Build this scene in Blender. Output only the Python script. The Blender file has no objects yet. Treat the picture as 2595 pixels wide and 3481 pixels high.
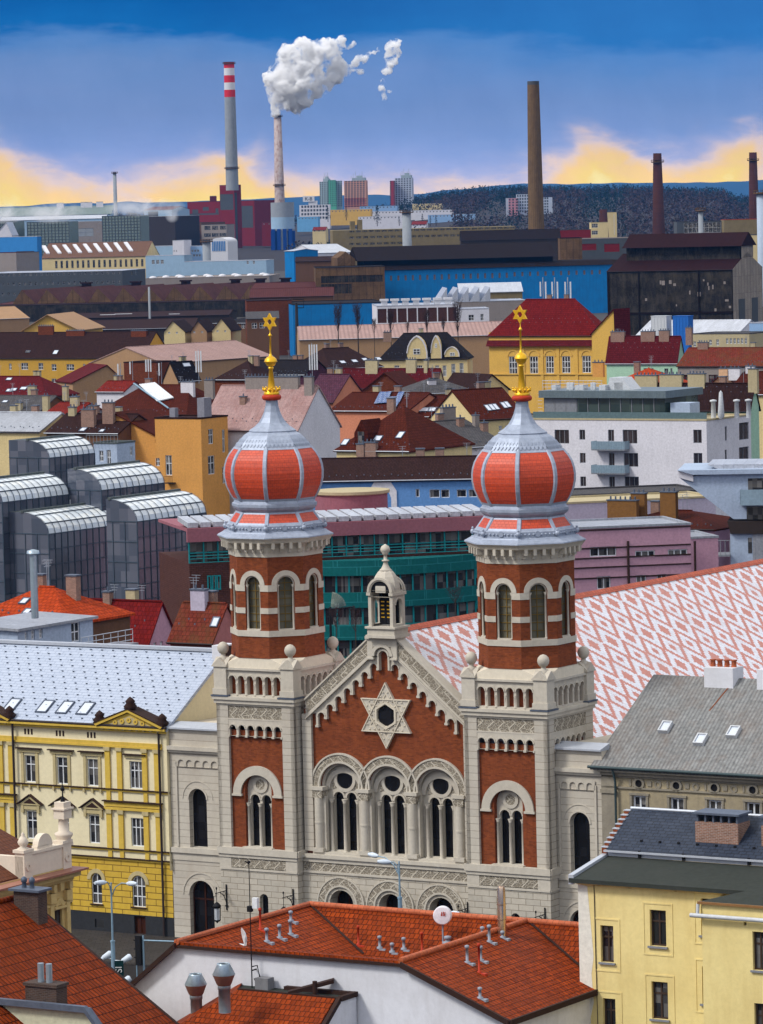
import bpy, math, random
from mathutils import Vector, Matrix
from math import radians as rad, sin, cos, tan, pi, sqrt, atan2
sc = bpy.context.scene
COL = sc.collection
random.seed(7)
# ---------------------------------------------------------------- camera
F, CH = 14450.0, 52.6                       # focal length in photo pixels, camera height in metres
PITCH, ROLL = rad(4.15), rad(1.38)
_fw = Vector((0, cos(PITCH), -sin(PITCH))); _up = Vector((0, sin(PITCH), cos(PITCH))); _rt = Vector((1, 0, 0))
CR = cos(ROLL)*_rt - sin(ROLL)*_up; CU = sin(ROLL)*_rt + cos(ROLL)*_up
CAM = Vector((0, 0, CH))
cd = bpy.data.cameras.new('camera'); cam = bpy.data.objects.new('camera', cd); COL.objects.link(cam)
cd.sensor_fit = 'VERTICAL'; cd.sensor_height = 24; cd.lens = 24*F/3481
cd.clip_start = 1; cd.clip_end = 60000
m3 = Matrix((CR, CU, -_fw)).transposed()
cam.matrix_world = Matrix.Translation(CAM) @ m3.to_4x4()
sc.camera = cam
# ---------------------------------------------------------------- world and sun
SUN_EL, SUN_AZ = rad(46), rad(-112)          # azimuth measured from +Y towards +X: high, from the left
w = bpy.data.worlds.new('World'); sc.world = w; w.use_nodes = True
nt = w.node_tree; nt.nodes.clear()
class G:
    """tiny node-graph helper"""
    def __init__(s, nt): s.nt = nt
    def n(s, t, **k):
        nd = s.nt.nodes.new(t)
        for a, b in k.items(): setattr(nd, a, b)
        return nd
    def put(s, sock, v):
        if v is None: return
        if hasattr(v, 'is_output') or isinstance(v, bpy.types.NodeSocket): s.nt.links.new(v, sock)
        else:
            if isinstance(v, tuple) and len(v) == 3 and sock.type == 'RGBA': v = v + (1,)
            sock.default_value = v
    def math(s, op, a, b=None, c=None, clamp=False):
        nd = s.n('ShaderNodeMath', operation=op); nd.use_clamp = clamp
        s.put(nd.inputs[0], a); s.put(nd.inputs[1], b)
        if c is not None: s.put(nd.inputs[2], c)
        return nd.outputs[0]
    def mix(s, f, a, b, blend='MIX'):
        nd = s.n('ShaderNodeMix', data_type='RGBA', blend_type=blend)
        s.put(nd.inputs[0], f); s.put(nd.inputs[6], a); s.put(nd.inputs[7], b)
        return nd.outputs[2]
    def ramp(s, f, stops, interp='LINEAR'):
        nd = s.n('ShaderNodeValToRGB'); cr = nd.color_ramp; cr.interpolation = interp
        while len(cr.elements) > 1: cr.elements.remove(cr.elements[0])
        cr.elements[0].position = stops[0][0]; cr.elements[0].color = stops[0][1] + (1,)
        for p, c in stops[1:]:
            e = cr.elements.new(p); e.color = c + (1,)
        s.put(nd.inputs[0], f); return nd.outputs[0]
    def mr(s, v, a, b, c=0.0, d=1.0, smooth=False):
        nd = s.n('ShaderNodeMapRange')
        if smooth: nd.interpolation_type = 'SMOOTHSTEP'
        for i, x in enumerate((v, a, b, c, d)): s.put(nd.inputs[i], x)
        return nd.outputs[0]
    def noise(s, vec, scale, detail=4, rough=.55, dist=0):
        nd = s.n('ShaderNodeTexNoise'); s.put(nd.inputs['Vector'], vec)
        nd.inputs['Scale'].default_value = scale; nd.inputs['Detail'].default_value = detail
        nd.inputs['Roughness'].default_value = rough; nd.inputs['Distortion'].default_value = dist
        return nd.outputs[0]
    def xyz(s, v):
        nd = s.n('ShaderNodeSeparateXYZ'); s.put(nd.inputs[0], v); return nd.outputs
    def comb(s, x, y, z):
        nd = s.n('ShaderNodeCombineXYZ')
        for i, a in enumerate((x, y, z)): s.put(nd.inputs[i], a)
        return nd.outputs[0]
def lin(r, g=None, b=None):
    if g is None: r, g, b = r
    f = lambda c: ((c/255+.055)/1.055)**2.4 if c > 10 else c/255/12.92
    return (f(r), f(g), f(b))
g = G(nt)
out = g.n('ShaderNodeOutputWorld'); bg = g.n('ShaderNodeBackground')
geo = g.n('ShaderNodeTexCoord').outputs['Generated']
X, Y, Z = g.xyz(geo)[:3]
az = g.math('MULTIPLY', g.math('ARCTAN2', X, Y), 180/pi)              # degrees right of straight ahead
el = g.math('MULTIPLY', g.math('ARCSINE', Z), 180/pi)                  # degrees above the horizon
vec = g.comb(g.math('MULTIPLY', az, 1.0), g.math('MULTIPLY', el, 2.2), 0.0)
n1 = g.noise(vec, .35, 5, .6)
n2 = g.noise(vec, 1.1, 6, .62, .4)
n3 = g.noise(g.comb(g.math('MULTIPLY', az, .35), g.math('MULTIPLY', el, 1.3), 3.0), 1.0, 5, .6)
# low band of snow cloud: deep blue bank high up, lavender below it
elw = g.math('ADD', el, g.math('MULTIPLY', g.math('SUBTRACT', n3, .5), 1.1))
elw = g.math('ADD', elw, g.math('MULTIPLY', az, .035))
base = g.ramp(g.mr(elw, 0, 2.85), [(0, lin(196, 190, 208)), (.14, lin(160, 170, 212)), (.34, lin(128, 152, 200)), (.62, lin(112, 146, 200)), (.74, lin(90, 138, 200)), (.81, lin(12, 106, 182)), (1, lin(0, 88, 165))])
veil = g.mix(g.mr(n1, .35, .72, 0, .55), base, lin(128, 152, 206))
low = g.mix(g.mr(el, 1.7, 2.2, 1, 0, True), base, veil)
blue = g.mix(g.mr(az, -2.5, 3.5, 0, .45), low, lin(66, 138, 212))
low = g.mix(g.mr(el, 1.0, 2.2, 0, 1), low, blue)
# sunset openings along the horizon, in places of the sky (degrees of azimuth)
def lobe(c, wd): return g.math('POWER', 2.718, g.math('MULTIPLY', g.math('POWER', g.math('DIVIDE', g.math('SUBTRACT', az, c), wd), 2), -1))
amp = g.math('ADD', g.math('ADD', g.math('MULTIPLY', lobe(-5.6, 1.5), 1.35), g.math('MULTIPLY', lobe(-1.9, .95), .85)), g.math('ADD', g.math('MULTIPLY', lobe(2.95, .75), .95), g.math('MULTIPLY', lobe(5.3, 1.25), 1.05)))
n4 = g.noise(g.comb(g.math('MULTIPLY', az, .9), g.math('MULTIPLY', el, 1.2), 9.0), 1.0, 3, .5, .5)
hgt = g.math('MULTIPLY', amp, g.mr(n4, .3, .7, .12, .72))
glow = g.math('SUBTRACT', hgt, g.math('SUBTRACT', el, .0))
gl = g.mr(g.math('ADD', glow, g.math('MULTIPLY', g.math('SUBTRACT', n2, .5), .8)), -.95, .66, 0, 1, True)
gcol = g.ramp(gl, [(0, lin(150, 162, 206)), (.28, lin(196, 186, 204)), (.48, lin(236, 206, 186)), (.68, lin(255, 208, 118)), (.86, lin(255, 216, 92)), (1, lin(255, 236, 150))])
low = g.mix(g.mr(gl, .0, .55, 0, 1, True), low, gcol)
# overhead: nishita sky behind thin bright cloud
sky = g.n('ShaderNodeTexSky', sky_type='NISHITA'); sky.sun_disc = False
sky.sun_elevation = SUN_EL; sky.sun_rotation = SUN_AZ
nv = g.noise(geo, 2.2, 5, .6)
over = g.mix(.6, sky.outputs[0], g.mix(nv, (10.0, 10.0, 10.2), (15., 14.6, 14.2)))
bg.inputs['Strength'].default_value = .107
up = g.mr(el, 5.5, 22, 0, 1, True)
stk = g.noise(g.comb(g.math('ADD', g.math('MULTIPLY', az, 1.5), g.math('MULTIPLY', el, .25)), g.math('MULTIPLY', el, .9), 5.0), 1.0, 6, .6, .3); sv = g.mr(stk, .3, .72, .93, 1.06); low = g.mix(1.0, low, g.comb(sv, g.math('POWER', sv, .85), g.math('POWER', sv, .6)), 'MULTIPLY')
bo_ = g.mr(el, .1, 1.3, 9.0, 6.8); low10 = g.mix(1.0, low, g.comb(bo_, bo_, bo_), 'MULTIPLY')
g.put(bg.inputs['Color'], g.mix(up, low10, over))
g.nt.links.new(bg.outputs[0], out.inputs[0])
sl = bpy.data.lights.new('sun', 'SUN'); so = bpy.data.objects.new('sun', sl); COL.objects.link(so)
sl.energy = 2.1; sl.angle = rad(12); sl.color = (1, .965, .91)
sd = Vector((sin(SUN_AZ)*cos(SUN_EL), cos(SUN_AZ)*cos(SUN_EL), sin(SUN_EL)))
so.rotation_euler = (-sd).to_track_quat('-Z', 'Y').to_euler(); so.location = sd*500
sc.view_settings.view_transform = 'Standard'; sc.view_settings.look = 'None'
sc.view_settings.exposure = 0.35; sc.view_settings.gamma = 1.0
try: sc.view_settings.use_curve_mapping = False
except Exception: pass
# ---------------------------------------------------------------- pixel -> world helpers (photo pixels, calibrated camera)
REG = [0, 0, 1]
def reg(ox, oy, s): REG[:] = [ox, oy, s]
def px(X, Y): return REG[0]+X*REG[2], REG[1]+Y*REG[2]
def pl(l): return l*REG[2]
def ray(x, y): return (CR*((x-1297.5)/F) - CU*((y-1740.5)/F) + _fw)
def at_z(x, y, z):
    r = ray(x, y); return CAM + r*((z-CH)/r.z)
def at_Y(x, y, Yd):
    r = ray(x, y); return CAM + r*(Yd/r.y)
# ---------------------------------------------------------------- mesh builder
class MB:
    def __init__(s, M=None): s.v = []; s.f = []; s.m = []; s.s = []; s.M = M
    def add(s, vs, fs, mi=0, sm=False):
        o = len(s.v); M = s.M
        for p in vs: s.v.append(tuple(M @ Vector(p)) if M is not None else tuple(p))
        for f in fs: s.f.append([i+o for i in f]); s.m.append(mi); s.s.append(sm)
    def poly(s, pts, mi=0, sm=False): s.add(pts, [list(range(len(pts)))], mi, sm)
    def box(s, x0, x1, y0, y1, z0, z1, mi=0):
        s.add([(x0,y0,z0),(x1,y0,z0),(x1,y1,z0),(x0,y1,z0),(x0,y0,z1),(x1,y0,z1),(x1,y1,z1),(x0,y1,z1)],
              [[3,2,1,0],[4,5,6,7],[0,1,5,4],[1,2,6,5],[2,3,7,6],[3,0,4,7]], mi)
    def prism(s, pts, d, mi=0, sm=False):
        n = len(pts); d = Vector(d); a = [Vector(p) for p in pts]; b = [p+d for p in a]
        s.add(a+b, [list(range(n))[::-1], list(range(n, 2*n))], mi)
        s.add(a+b, [[i, (i+1) % n, n+(i+1) % n, n+i] for i in range(n)], mi, sm)
    def lathe(s, prof, c=(0,0,0), n=16, a0=0., sm=True, mi=0, arc=2*pi):
        full = abs(arc-2*pi) < 1e-6; k = n if full else n+1
        vs = []
        for r, z in prof:
            for i in range(k):
                t = a0+arc*i/n; vs.append((c[0]+r*cos(t), c[1]+r*sin(t), c[2]+z))
        fs = []
        for j in range(len(prof)-1):
            for i in range(n):
                i2 = (i+1) % k
                fs.append([j*k+i, j*k+i2, (j+1)*k+i2, (j+1)*k+i])
        s.add(vs, fs, mi, sm)
        if prof[0][0] > 1e-4 and full: s.add(vs[:k], [list(range(k))[::-1]], mi)
        if prof[-1][0] > 1e-4 and full: s.add(vs[-k:], [list(range(k))], mi)
    def tube(s, path, r, n=6, mi=0, sm=True, cap=True):
        P = [Vector(p) for p in path]; rs = r if isinstance(r, (list, tuple)) else [r]*len(P)
        vs = []
        for i, p in enumerate(P):
            d = (P[min(i+1, len(P)-1)]-P[max(i-1, 0)]).normalized()
            a = d.cross(Vector((0,0,1)));  a = Vector((1,0,0)) if a.length < 1e-3 else a.normalized()
            b = d.cross(a)
            for k in range(n):
                t = 2*pi*k/n; vs.append(p+a*(rs[i]*cos(t))+b*(rs[i]*sin(t)))
        fs = [[j*n+k, (j+1)*n+k, (j+1)*n+(k+1) % n, j*n+(k+1) % n] for j in range(len(P)-1) for k in range(n)]
        s.add(vs, fs, mi, sm)
        if cap: s.add(vs[:n], [list(range(n))], mi); s.add(vs[-n:], [list(range(n))[::-1]], mi)
    def ball(s, c, r, nu=12, nv=8, mi=0, sz=1.):
        s.lathe([(max(r*sin(pi*j/nv), 1e-5), -r*sz*cos(pi*j/nv)) for j in range(nv+1)], c, nu, 0, True, mi)
    def mesh(s, name, mats):
        me = bpy.data.meshes.new(name); me.from_pydata(s.v, [], s.f)
        for m in mats: me.materials.append(m)
        me.polygons.foreach_set('material_index', s.m); me.polygons.foreach_set('use_smooth', s.s)
        uv = me.uv_layers.new(name='UVMap').data
        co = s.v; buf = [0.0]*(2*len(me.loops))
        for p in me.polygons:
            n = p.normal
            if abs(n.z) > .999: t = Vector((1,0,0)); b = Vector((0,1,0))
            else: t = Vector((-n.y, n.x, 0)).normalized(); b = n.cross(t)
            for li, vi in zip(p.loop_indices, p.vertices):
                c = co[vi]; buf[2*li] = c[0]*t.x+c[1]*t.y; buf[2*li+1] = c[0]*b.x+c[1]*b.y+c[2]*b.z
        uv.foreach_set('uv', buf); me.update(); return me
    def build(s, name, mats, parent=None, label=None):
        if not isinstance(mats, (list, tuple)): mats = [mats]
        return link(name, s.mesh(name, mats), parent, label)
def link(name, data, parent=None, label=None, M=None):
    o = bpy.data.objects.new(name, data); COL.objects.link(o)
    if parent is not None: o.parent = parent
    if label: o['label'] = label
    if M is not None: o.matrix_local = M
    return o
def tag(o, label=None, cat=None, group=None, kind=None):
    if label: o['label'] = label
    if cat: o['category'] = cat
    if group: o['group'] = group
    if kind: o['kind'] = kind
    return o
def empty(name, loc, ang=0., label=None, cat=None, group=None):
    o = bpy.data.objects.new(name, None); COL.objects.link(o); o.empty_display_size = 1
    o.location = loc; o.rotation_euler = (0, 0, -rad(ang)); return tag(o, label, cat, group)
# ---------------------------------------------------------------- materials
MATS = {}
def mat(name, col, kind='plain', rough=.8, var=.16, metal=0., spec=.10, sx=.3, sy=.3, col2=None, mortar=None, gap=.02, bump=.3, stain=.25, scol=None):
    if name in MATS: return MATS[name]
    m = bpy.data.materials.new(name); m.use_nodes = True; MATS[name] = m
    nt = m.node_tree; g = G(nt); b = nt.nodes['Principled BSDF']
    b.inputs['Roughness'].default_value = rough; b.inputs['Metallic'].default_value = metal
    b.inputs['Specular IOR Level'].default_value = spec
    tc = g.n('ShaderNodeTexCoord'); uv = tc.outputs['UV']; ob = tc.outputs['Object']
    fine = g.noise(ob, 3.5, 4, .6); big = g.noise(ob, .22, 5, .6)
    c = col; hgt = None
    if kind in ('brick', 'ashlar', 'tile', 'shingle'):
        bt = g.n('ShaderNodeTexBrick'); g.put(bt.inputs['Vector'], uv)
        c2 = col2 or tuple(x*.72 for x in col)
        bt.inputs['Color1'].default_value = col+(1,); bt.inputs['Color2'].default_value = c2+(1,)
        bt.inputs['Mortar'].default_value = (mortar or tuple(x*.45 for x in col))+(1,)
        bt.inputs['Scale'].default_value = 1; bt.inputs['Mortar Size'].default_value = gap
        bt.inputs['Brick Width'].default_value = sx; bt.inputs['Row Height'].default_value = sy
        bt.inputs['Bias'].default_value = -.2; bt.inputs['Mortar Smooth'].default_value = .3
        c = bt.outputs['Color']; hgt = g.math('SUBTRACT', 1.0, bt.outputs['Fac'])
        if kind == 'tile':
            U, V = g.xyz(uv)[:2]
            hump = g.math('ABSOLUTE', g.math('SINE', g.math('MULTIPLY', U, pi/sx)))
            saw = g.math('FRACT', g.math('DIVIDE', V, sy))
            hgt = g.math('ADD', g.math('MULTIPLY', hump, .6), g.math('SUBTRACT', 1.0, saw))
    elif kind in ('seam', 'corr'):
        U, V = g.xyz(uv)[:2]
        fr = g.math('ABSOLUTE', g.math('SUBTRACT', g.math('FRACT', g.math('DIVIDE', U, sx)), .5))
        line = g.mr(fr, .5-gap/sx, .5, 0, 1)
        if kind == 'corr': line = g.mr(fr, .1, .5, 0, 1, True)
        cl = col2 or tuple(x*.55 for x in col)
        rowl = g.mr(g.math('ABSOLUTE', g.math('SUBTRACT', g.math('FRACT', g.math('DIVIDE', V, sy)), .5)), .485, .5, 0, 1) if sy else 0.0
        line2 = g.math('MAXIMUM', line, rowl) if sy else line
        pn = g.n('ShaderNodeTexWhiteNoise', noise_dimensions='2D')
        g.put(pn.inputs['Vector'], g.comb(g.math('FLOOR', g.math('DIVIDE', U, sx)), g.math('FLOOR', g.math('DIVIDE', V, sy or 5.)), 0.0))
        cc = g.mix(g.math('MULTIPLY', pn.outputs[0], var), col, tuple(x*.5 for x in col))
        c = g.mix(g.math('MULTIPLY', line2, .8), cc, cl); hgt = line2
    v = g.mr(fine, .25, .75, 1-var, 1+var)
    c = g.mix(1.0, c, g.comb(v, v, v), 'MULTIPLY')
    if stain:
        sc_ = scol or tuple(x*.5 for x in col)
        st = g.noise(g.comb(g.math('MULTIPLY', g.xyz(ob)[0], 1.0), g.math('MULTIPLY', g.xyz(ob)[1], 1.0), g.math('MULTIPLY', g.xyz(ob)[2], .25)), .9, 5, .65)
        c = g.mix(g.math('MULTIPLY', g.mr(st, .5, .78), stain), c, sc_)
        c = g.mix(g.math('MULTIPLY', g.mr(big, .45, .75), stain*.8), c, sc_)
    g.put(b.inputs['Base Color'], c)
    if hgt is not None and bump:
        bp = g.n('ShaderNodeBump'); bp.inputs['Strength'].default_value = bump; bp.inputs['Distance'].default_value = .05
        g.put(bp.inputs['Height'], hgt); g.put(b.inputs['Normal'], bp.outputs[0])
    elif bump:
        bp = g.n('ShaderNodeBump'); bp.inputs['Strength'].default_value = bump*.4; bp.inputs['Distance'].default_value = .03
        g.put(bp.inputs['Height'], fine); g.put(b.inputs['Normal'], bp.outputs[0])
    return m
def plaster(name, r, gg, b, k=.9, **kw):
    c = tuple(min(x*k, .9) for x in lin(r, gg, b)); return mat(name, c, **{**dict(rough=.9, spec=.2), **kw})
def glassy(name, col, rough=.06, var=.5, cell=(1., 1.), col2=None, spec=.5):
    if name in MATS: return MATS[name]
    m = bpy.data.materials.new(name); m.use_nodes = True; MATS[name] = m
    g = G(m.node_tree); b = m.node_tree.nodes['Principled BSDF']
    tc = g.n('ShaderNodeTexCoord'); uv = tc.outputs['UV']; U, V = g.xyz(uv)[:2]
    wn = g.n('ShaderNodeTexWhiteNoise', noise_dimensions='3D')
    oi = g.n('ShaderNodeObjectInfo')
    g.put(wn.inputs['Vector'], g.comb(g.math('FLOOR', g.math('DIVIDE', U, cell[0])), g.math('FLOOR', g.math('DIVIDE', V, cell[1])), g.math('FLOOR', g.math('MULTIPLY', oi.outputs['Random'], 97))))
    c = g.mix(g.math('MULTIPLY', g.math('POWER', wn.outputs[0], 2.0), var), col, col2 or tuple(min(1, x*3+.03) for x in col))
    g.put(b.inputs['Base Color'], c); b.inputs['Roughness'].default_value = rough
    b.inputs['Specular IOR Level'].default_value = spec
    bp = g.n('ShaderNodeBump'); bp.inputs['Strength'].default_value = .25; bp.inputs['Distance'].default_value = .05
    g.put(bp.inputs['Height'], g.noise(g.comb(U, V, wn.outputs[0]), .6, 2, .5)); g.put(b.inputs['Normal'], bp.outputs[0])
    return m
# ---------------------------------------------------------------- walls with real openings and windows
def arcpts(c, zc, r, n=12, a0=0., a1=pi): return [(c+r*cos(a0+(a1-a0)*i/n), zc+r*sin(a0+(a1-a0)*i/n)) for i in range(n+1)]
def wall(mb, o, d, nrm, a0, a1, z0, z1, ops=(), rev=.22, mi=0, rmi=None):
    """wall sheet in the plane o + a*d + z*up (outward normal nrm), with rectangular or round-arched openings and their reveals"""
    o, d, nrm = Vector(o), Vector(d), Vector(nrm); rmi = mi if rmi is None else rmi
    P = lambda a, z, dp=0.: o+d*a+Vector((0,0,z))-nrm*dp
    flip = d.cross(Vector((0,0,1))).dot(nrm) < 0
    def q(pts, m): mb.poly(pts[::-1] if flip else pts, m)
    O = []
    for op in ops:
        b0, b1, c0, c1 = op[:4]; ar = len(op) > 4 and op[4]
        b0, b1, c0, c1 = max(b0, a0), min(b1, a1), max(c0, z0), min(c1, z1)
        if b1-b0 > .02 and c1-c0 > .02: O.append((b0, b1, c0, c1, ar))
    xs = sorted({round(v, 4) for v in [a0, a1]+[t for op in O for t in op[:2]]})
    zs = sorted({round(v, 4) for v in [z0, z1]+[t for op in O for t in op[2:4]]})
    for j in range(len(zs)-1):
        zc = (zs[j]+zs[j+1])/2; run = None
        for i in range(len(xs)):
            free = i < len(xs)-1 and not any(op[0] < (xs[i]+xs[i+1])/2 < op[1] and op[2] < zc < op[3] for op in O)
            if free and run is None: run = xs[i]
            if not free and run is not None:
                q([P(run, zs[j]), P(xs[i], zs[j]), P(xs[i], zs[j+1]), P(run, zs[j+1])], mi); run = None
    for b0, b1, c0, c1, ar in O:
        r = (b1-b0)/2; sp = c1-r if ar else c1
        q([P(b0,c0), P(b0,c0,rev), P(b0,sp,rev), P(b0,sp)][::-1], rmi); q([P(b1,c0,rev), P(b1,c0), P(b1,sp), P(b1,sp,rev)][::-1], rmi)
        q([P(b0,c0,rev), P(b0,c0), P(b1,c0), P(b1,c0,rev)][::-1], rmi)
        if not ar: q([P(b0,c1), P(b0,c1,rev), P(b1,c1,rev), P(b1,c1)][::-1], rmi)
        else:
            A = arcpts((b0+b1)/2, sp, r, 14)
            for k in range(14):
                (x1, y1), (x2, y2) = A[k], A[k+1]
                q([P(x1,y1), P(x1,y1,rev), P(x2,y2,rev), P(x2,y2)], rmi)
            for k in range(7): q([P(b1,c1), P(*A[k+1]), P(*A[k])], mi)
            for k in range(7, 14): q([P(b0,c1), P(*A[k+1]), P(*A[k])], mi)
WCACHE = {}
def basis(o, d, nrm):
    d, nrm = Vector(d), Vector(nrm); z = Vector((0,0,1)); M = Matrix((d, -nrm, z)).transposed().to_4x4(); M.translation = Vector(o); return M
def window(parent, o, d, nrm, op, frame, glass, nx=2, nz=2, fr=.07, rev=.22, split=None, name='window', pane=False, sill=None, inset=.06):
    """window object set into an opening; local x along the wall, y inwards"""
    b0, b1, c0, c1 = op[:4]; ar = len(op) > 4 and op[4]
    wd, h = round(b1-b0, 2), round(c1-c0, 2)
    key = (wd, h, ar, frame.name, glass.name, nx, nz, fr, rev, split, pane, sill and sill.name, inset)
    if key not in WCACHE:
        mb = MB(); gb = MB(); r = wd/2; sp = h-r if ar else h; y0 = rev-inset
        if ar:
            outer = [(0,0), (wd,0)]+arcpts(r, sp, r, 14)
            ri = r-fr; inner = [(fr,fr), (wd-fr,fr)]+arcpts(r, sp, ri, 14)
            k = len(outer)
            for i in range(k):
                a, b2, c2, d2 = outer[i], outer[(i+1) % k], inner[(i+1) % k], inner[i]
                mb.poly([(a[0],y0,a[1]), (b2[0],y0,b2[1]), (c2[0],y0,c2[1]), (d2[0],y0,d2[1])])
            gb.poly([(p[0], rev, p[1]) for p in outer])
        else:
            mb.box(0, fr, y0, rev-.005, 0, h); mb.box(wd-fr, wd, y0, rev-.005, 0, h)
            mb.box(fr, wd-fr, y0, rev-.005, 0, fr); mb.box(fr, wd-fr, y0, rev-.005, h-fr, h)
            gb.poly([(0,rev,0), (wd,rev,0), (wd,rev,h), (0,rev,h)])
        for i in range(1, nx): x = wd*i/nx; mb.box(x-fr*.5, x+fr*.5, y0+.004, rev-.005, fr, (sp+sqrt(max(0, r*r-(x-r)**2)) if ar else h)-fr)
        zz = [h*split] if split else [h*i/nz for i in range(1, nz)]
        for zt in zz:
            hw = r if (not ar or zt <= sp) else sqrt(max(.01, r*r-(zt-sp)**2))
            mb.box(r-hw+fr*.5, r+hw-fr*.5, y0+.008, rev-.005, zt-fr*.5, zt+fr*.5)
        if sill: mb.box(-.1, wd+.1, -.12, rev-.01, -.1, -.002, 1 if pane else 2)
        if pane: a = mb.mesh(name, [frame]+([sill] if sill else [])); bb = gb.mesh('pane', [glass])
        else:
            mb.add(gb.v, gb.f, 1); a = mb.mesh(name, [frame, glass]+([sill] if sill else [])); bb = None
        WCACHE[key] = (a, bb)
    a, bb = WCACHE[key]
    O = Vector(o)+Vector(d)*b0+Vector((0,0,c0))
    w_ = link(name, a, parent, M=basis(O, d, nrm))
    if bb: link('pane', bb, w_)
    return w_
# ---------------------------------------------------------------- materials used by several buildings
STONE = mat('pale_stone', (.48,.44,.365), 'ashlar', rough=.85, sx=1.15, sy=.42, gap=.022, col2=(.41,.38,.32), mortar=(.20,.17,.13), bump=.35, stain=.38, scol=(.30,.25,.19), var=.1)
STONEH = mat('coursed_stone', (.50,.46,.385), 'ashlar', rough=.85, sx=60., sy=.5, gap=.02, col2=(.43,.395,.335), mortar=(.25,.215,.17), bump=.3, stain=.35, scol=(.32,.26,.2), var=.08)
STONEP = mat('plain_stone', (.50,.46,.385), rough=.85, var=.1, stain=.35, scol=(.30,.25,.19), bump=.2)
BRICK = mat('red_brick', (.225,.055,.018), 'brick', rough=.9, sx=.3, sy=.09, gap=.007, col2=(.125,.033,.014), mortar=(.16,.065,.035), bump=.15, stain=.5, scol=(.11,.028,.013), var=.22)
CREAM = mat('cream_render', (.60,.54,.43), rough=.9, var=.08, stain=.3, scol=(.36,.30,.22), bump=.15)
LEAD = mat('lead_sheet', (.34,.385,.47), rough=.5, var=.16, metal=.25, stain=.5, scol=(.17,.20,.27), bump=.2)
LEADD = mat('dark_lead', (.10,.12,.16), rough=.5, var=.2, metal=.2, stain=.3)
ZINC = mat('zinc_sheet', (.46,.49,.54), rough=.45, var=.1, metal=.3, stain=.25, scol=(.28,.31,.36))
REDT = mat('red_dome_tiles', (.56,.062,.018), 'brick', rough=.5, spec=.4, sx=.30, sy=.22, gap=.014, col2=(.47,.05,.016), mortar=(.30,.03,.012), bump=.35, stain=.35, scol=(.34,.05,.025), var=.16)
GOLD = mat('gilding', (.80,.46,.03), rough=.32, metal=.55, var=.1, stain=.1, scol=(.5,.22,.03), bump=.05)
REDP = mat('red_paint', (.42,.045,.02), rough=.5, var=.1, stain=.2)
GLASS = glassy('dark_glass', (.006,.006,.008), .15, .25, (.5,.6), (.03,.03,.035), spec=.3)
LEADGL = glassy('leaded_glass', (.085,.078,.05), .3, .8, (.5,.6), (.16,.15,.11), spec=.3)
IRON = mat('black_iron', (.012,.012,.014), rough=.6, stain=0, bump=0)
BRONZE = mat('bronze_bars', (.16,.10,.02), rough=.5, stain=0, bump=0)
WOOD = mat('brown_door', (.045,.014,.008), 'brick', rough=.6, sx=.28, sy=3., gap=.02, bump=.3, stain=.1)
def relief_mat():
    m = bpy.data.materials.new('carved_relief'); m.use_nodes = True; g = G(m.node_tree); b = m.node_tree.nodes['Principled BSDF']
    uv = g.n('ShaderNodeTexCoord').outputs['UV']; U, V = g.xyz(uv)[:2]
    zig = g.math('PINGPONG', g.math('ADD', U, g.math('MULTIPLY', g.math('PINGPONG', V, .45), 1.1)), .42)
    vo = g.n('ShaderNodeTexVoronoi', feature='DISTANCE_TO_EDGE'); g.put(vo.inputs['Vector'], uv); vo.inputs['Scale'].default_value = 4.2
    h = g.math('MAXIMUM', g.mr(zig, .09, .03), g.mr(vo.outputs['Distance'], .10, .02, 0, .8))
    c = g.mix(h, (.205,.175,.13), (.50,.45,.36))
    g.put(b.inputs['Base Color'], c); b.inputs['Roughness'].default_value = .9
    bp = g.n('ShaderNodeBump'); bp.inputs['Strength'].default_value = .6; bp.inputs['Distance'].default_value = .08
    g.put(bp.inputs['Height'], h); g.put(b.inputs['Normal'], bp.outputs[0]); return m
RELIEF = relief_mat()
def diamond_mat():
    m = bpy.data.materials.new('patterned_roof_tiles'); m.use_nodes = True; g = G(m.node_tree); b = m.node_tree.nodes['Principled BSDF']
    tc = g.n('ShaderNodeTexCoord'); U, V = g.xyz(tc.outputs['UV'])[:2]
    row = g.math('FLOOR', g.math('DIVIDE', V, .2)); Vq = g.math('MULTIPLY', row, .2); Uq = g.math('MULTIPLY', g.math('FLOOR', g.math('DIVIDE', U, .1)), .1)
    p = g.math('PINGPONG', g.math('DIVIDE', Uq, 2.8), .5); q = g.math('PINGPONG', g.math('DIVIDE', Vq, 3.6), .5)
    d = g.math('ADD', p, q)
    red = g.ramp(d, [(0, (1,1,1)), (.14, (0,0,0)), (.35, (1,1,1)), (.53, (0,0,0)), (.78, (1,1,1))], 'CONSTANT')
    wn = g.n('ShaderNodeTexWhiteNoise', noise_dimensions='2D'); g.put(wn.inputs['Vector'], g.comb(Uq, Vq, 0.0))
    k = g.mr(wn.outputs[0], 0, 1, .82, 1.08)
    c = g.mix(red, (.68,.68,.73), (.50,.155,.10))
    c = g.mix(1.0, c, g.comb(k, k, k), 'MULTIPLY')
    fr = g.math('FRACT', g.math('DIVIDE', V, .16)); c = g.mix(g.mr(fr, .86, .97, 0, .35), c, (.2,.12,.11))
    st = g.noise(tc.outputs['Object'], .35, 5, .6); c = g.mix(g.mr(st, .5, .75, 0, .25), c, (.42,.30,.28))
    g.put(b.inputs['Base Color'], c); b.inputs['Roughness'].default_value = .35
    bp = g.n('ShaderNodeBump'); bp.inputs['Strength'].default_value = .25; bp.inputs['Distance'].default_value = .04
    g.put(bp.inputs['Height'], g.math('SUBTRACT', 1.0, fr)); g.put(b.inputs['Normal'], bp.outputs[0]); return m
DIAM = diamond_mat()
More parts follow.
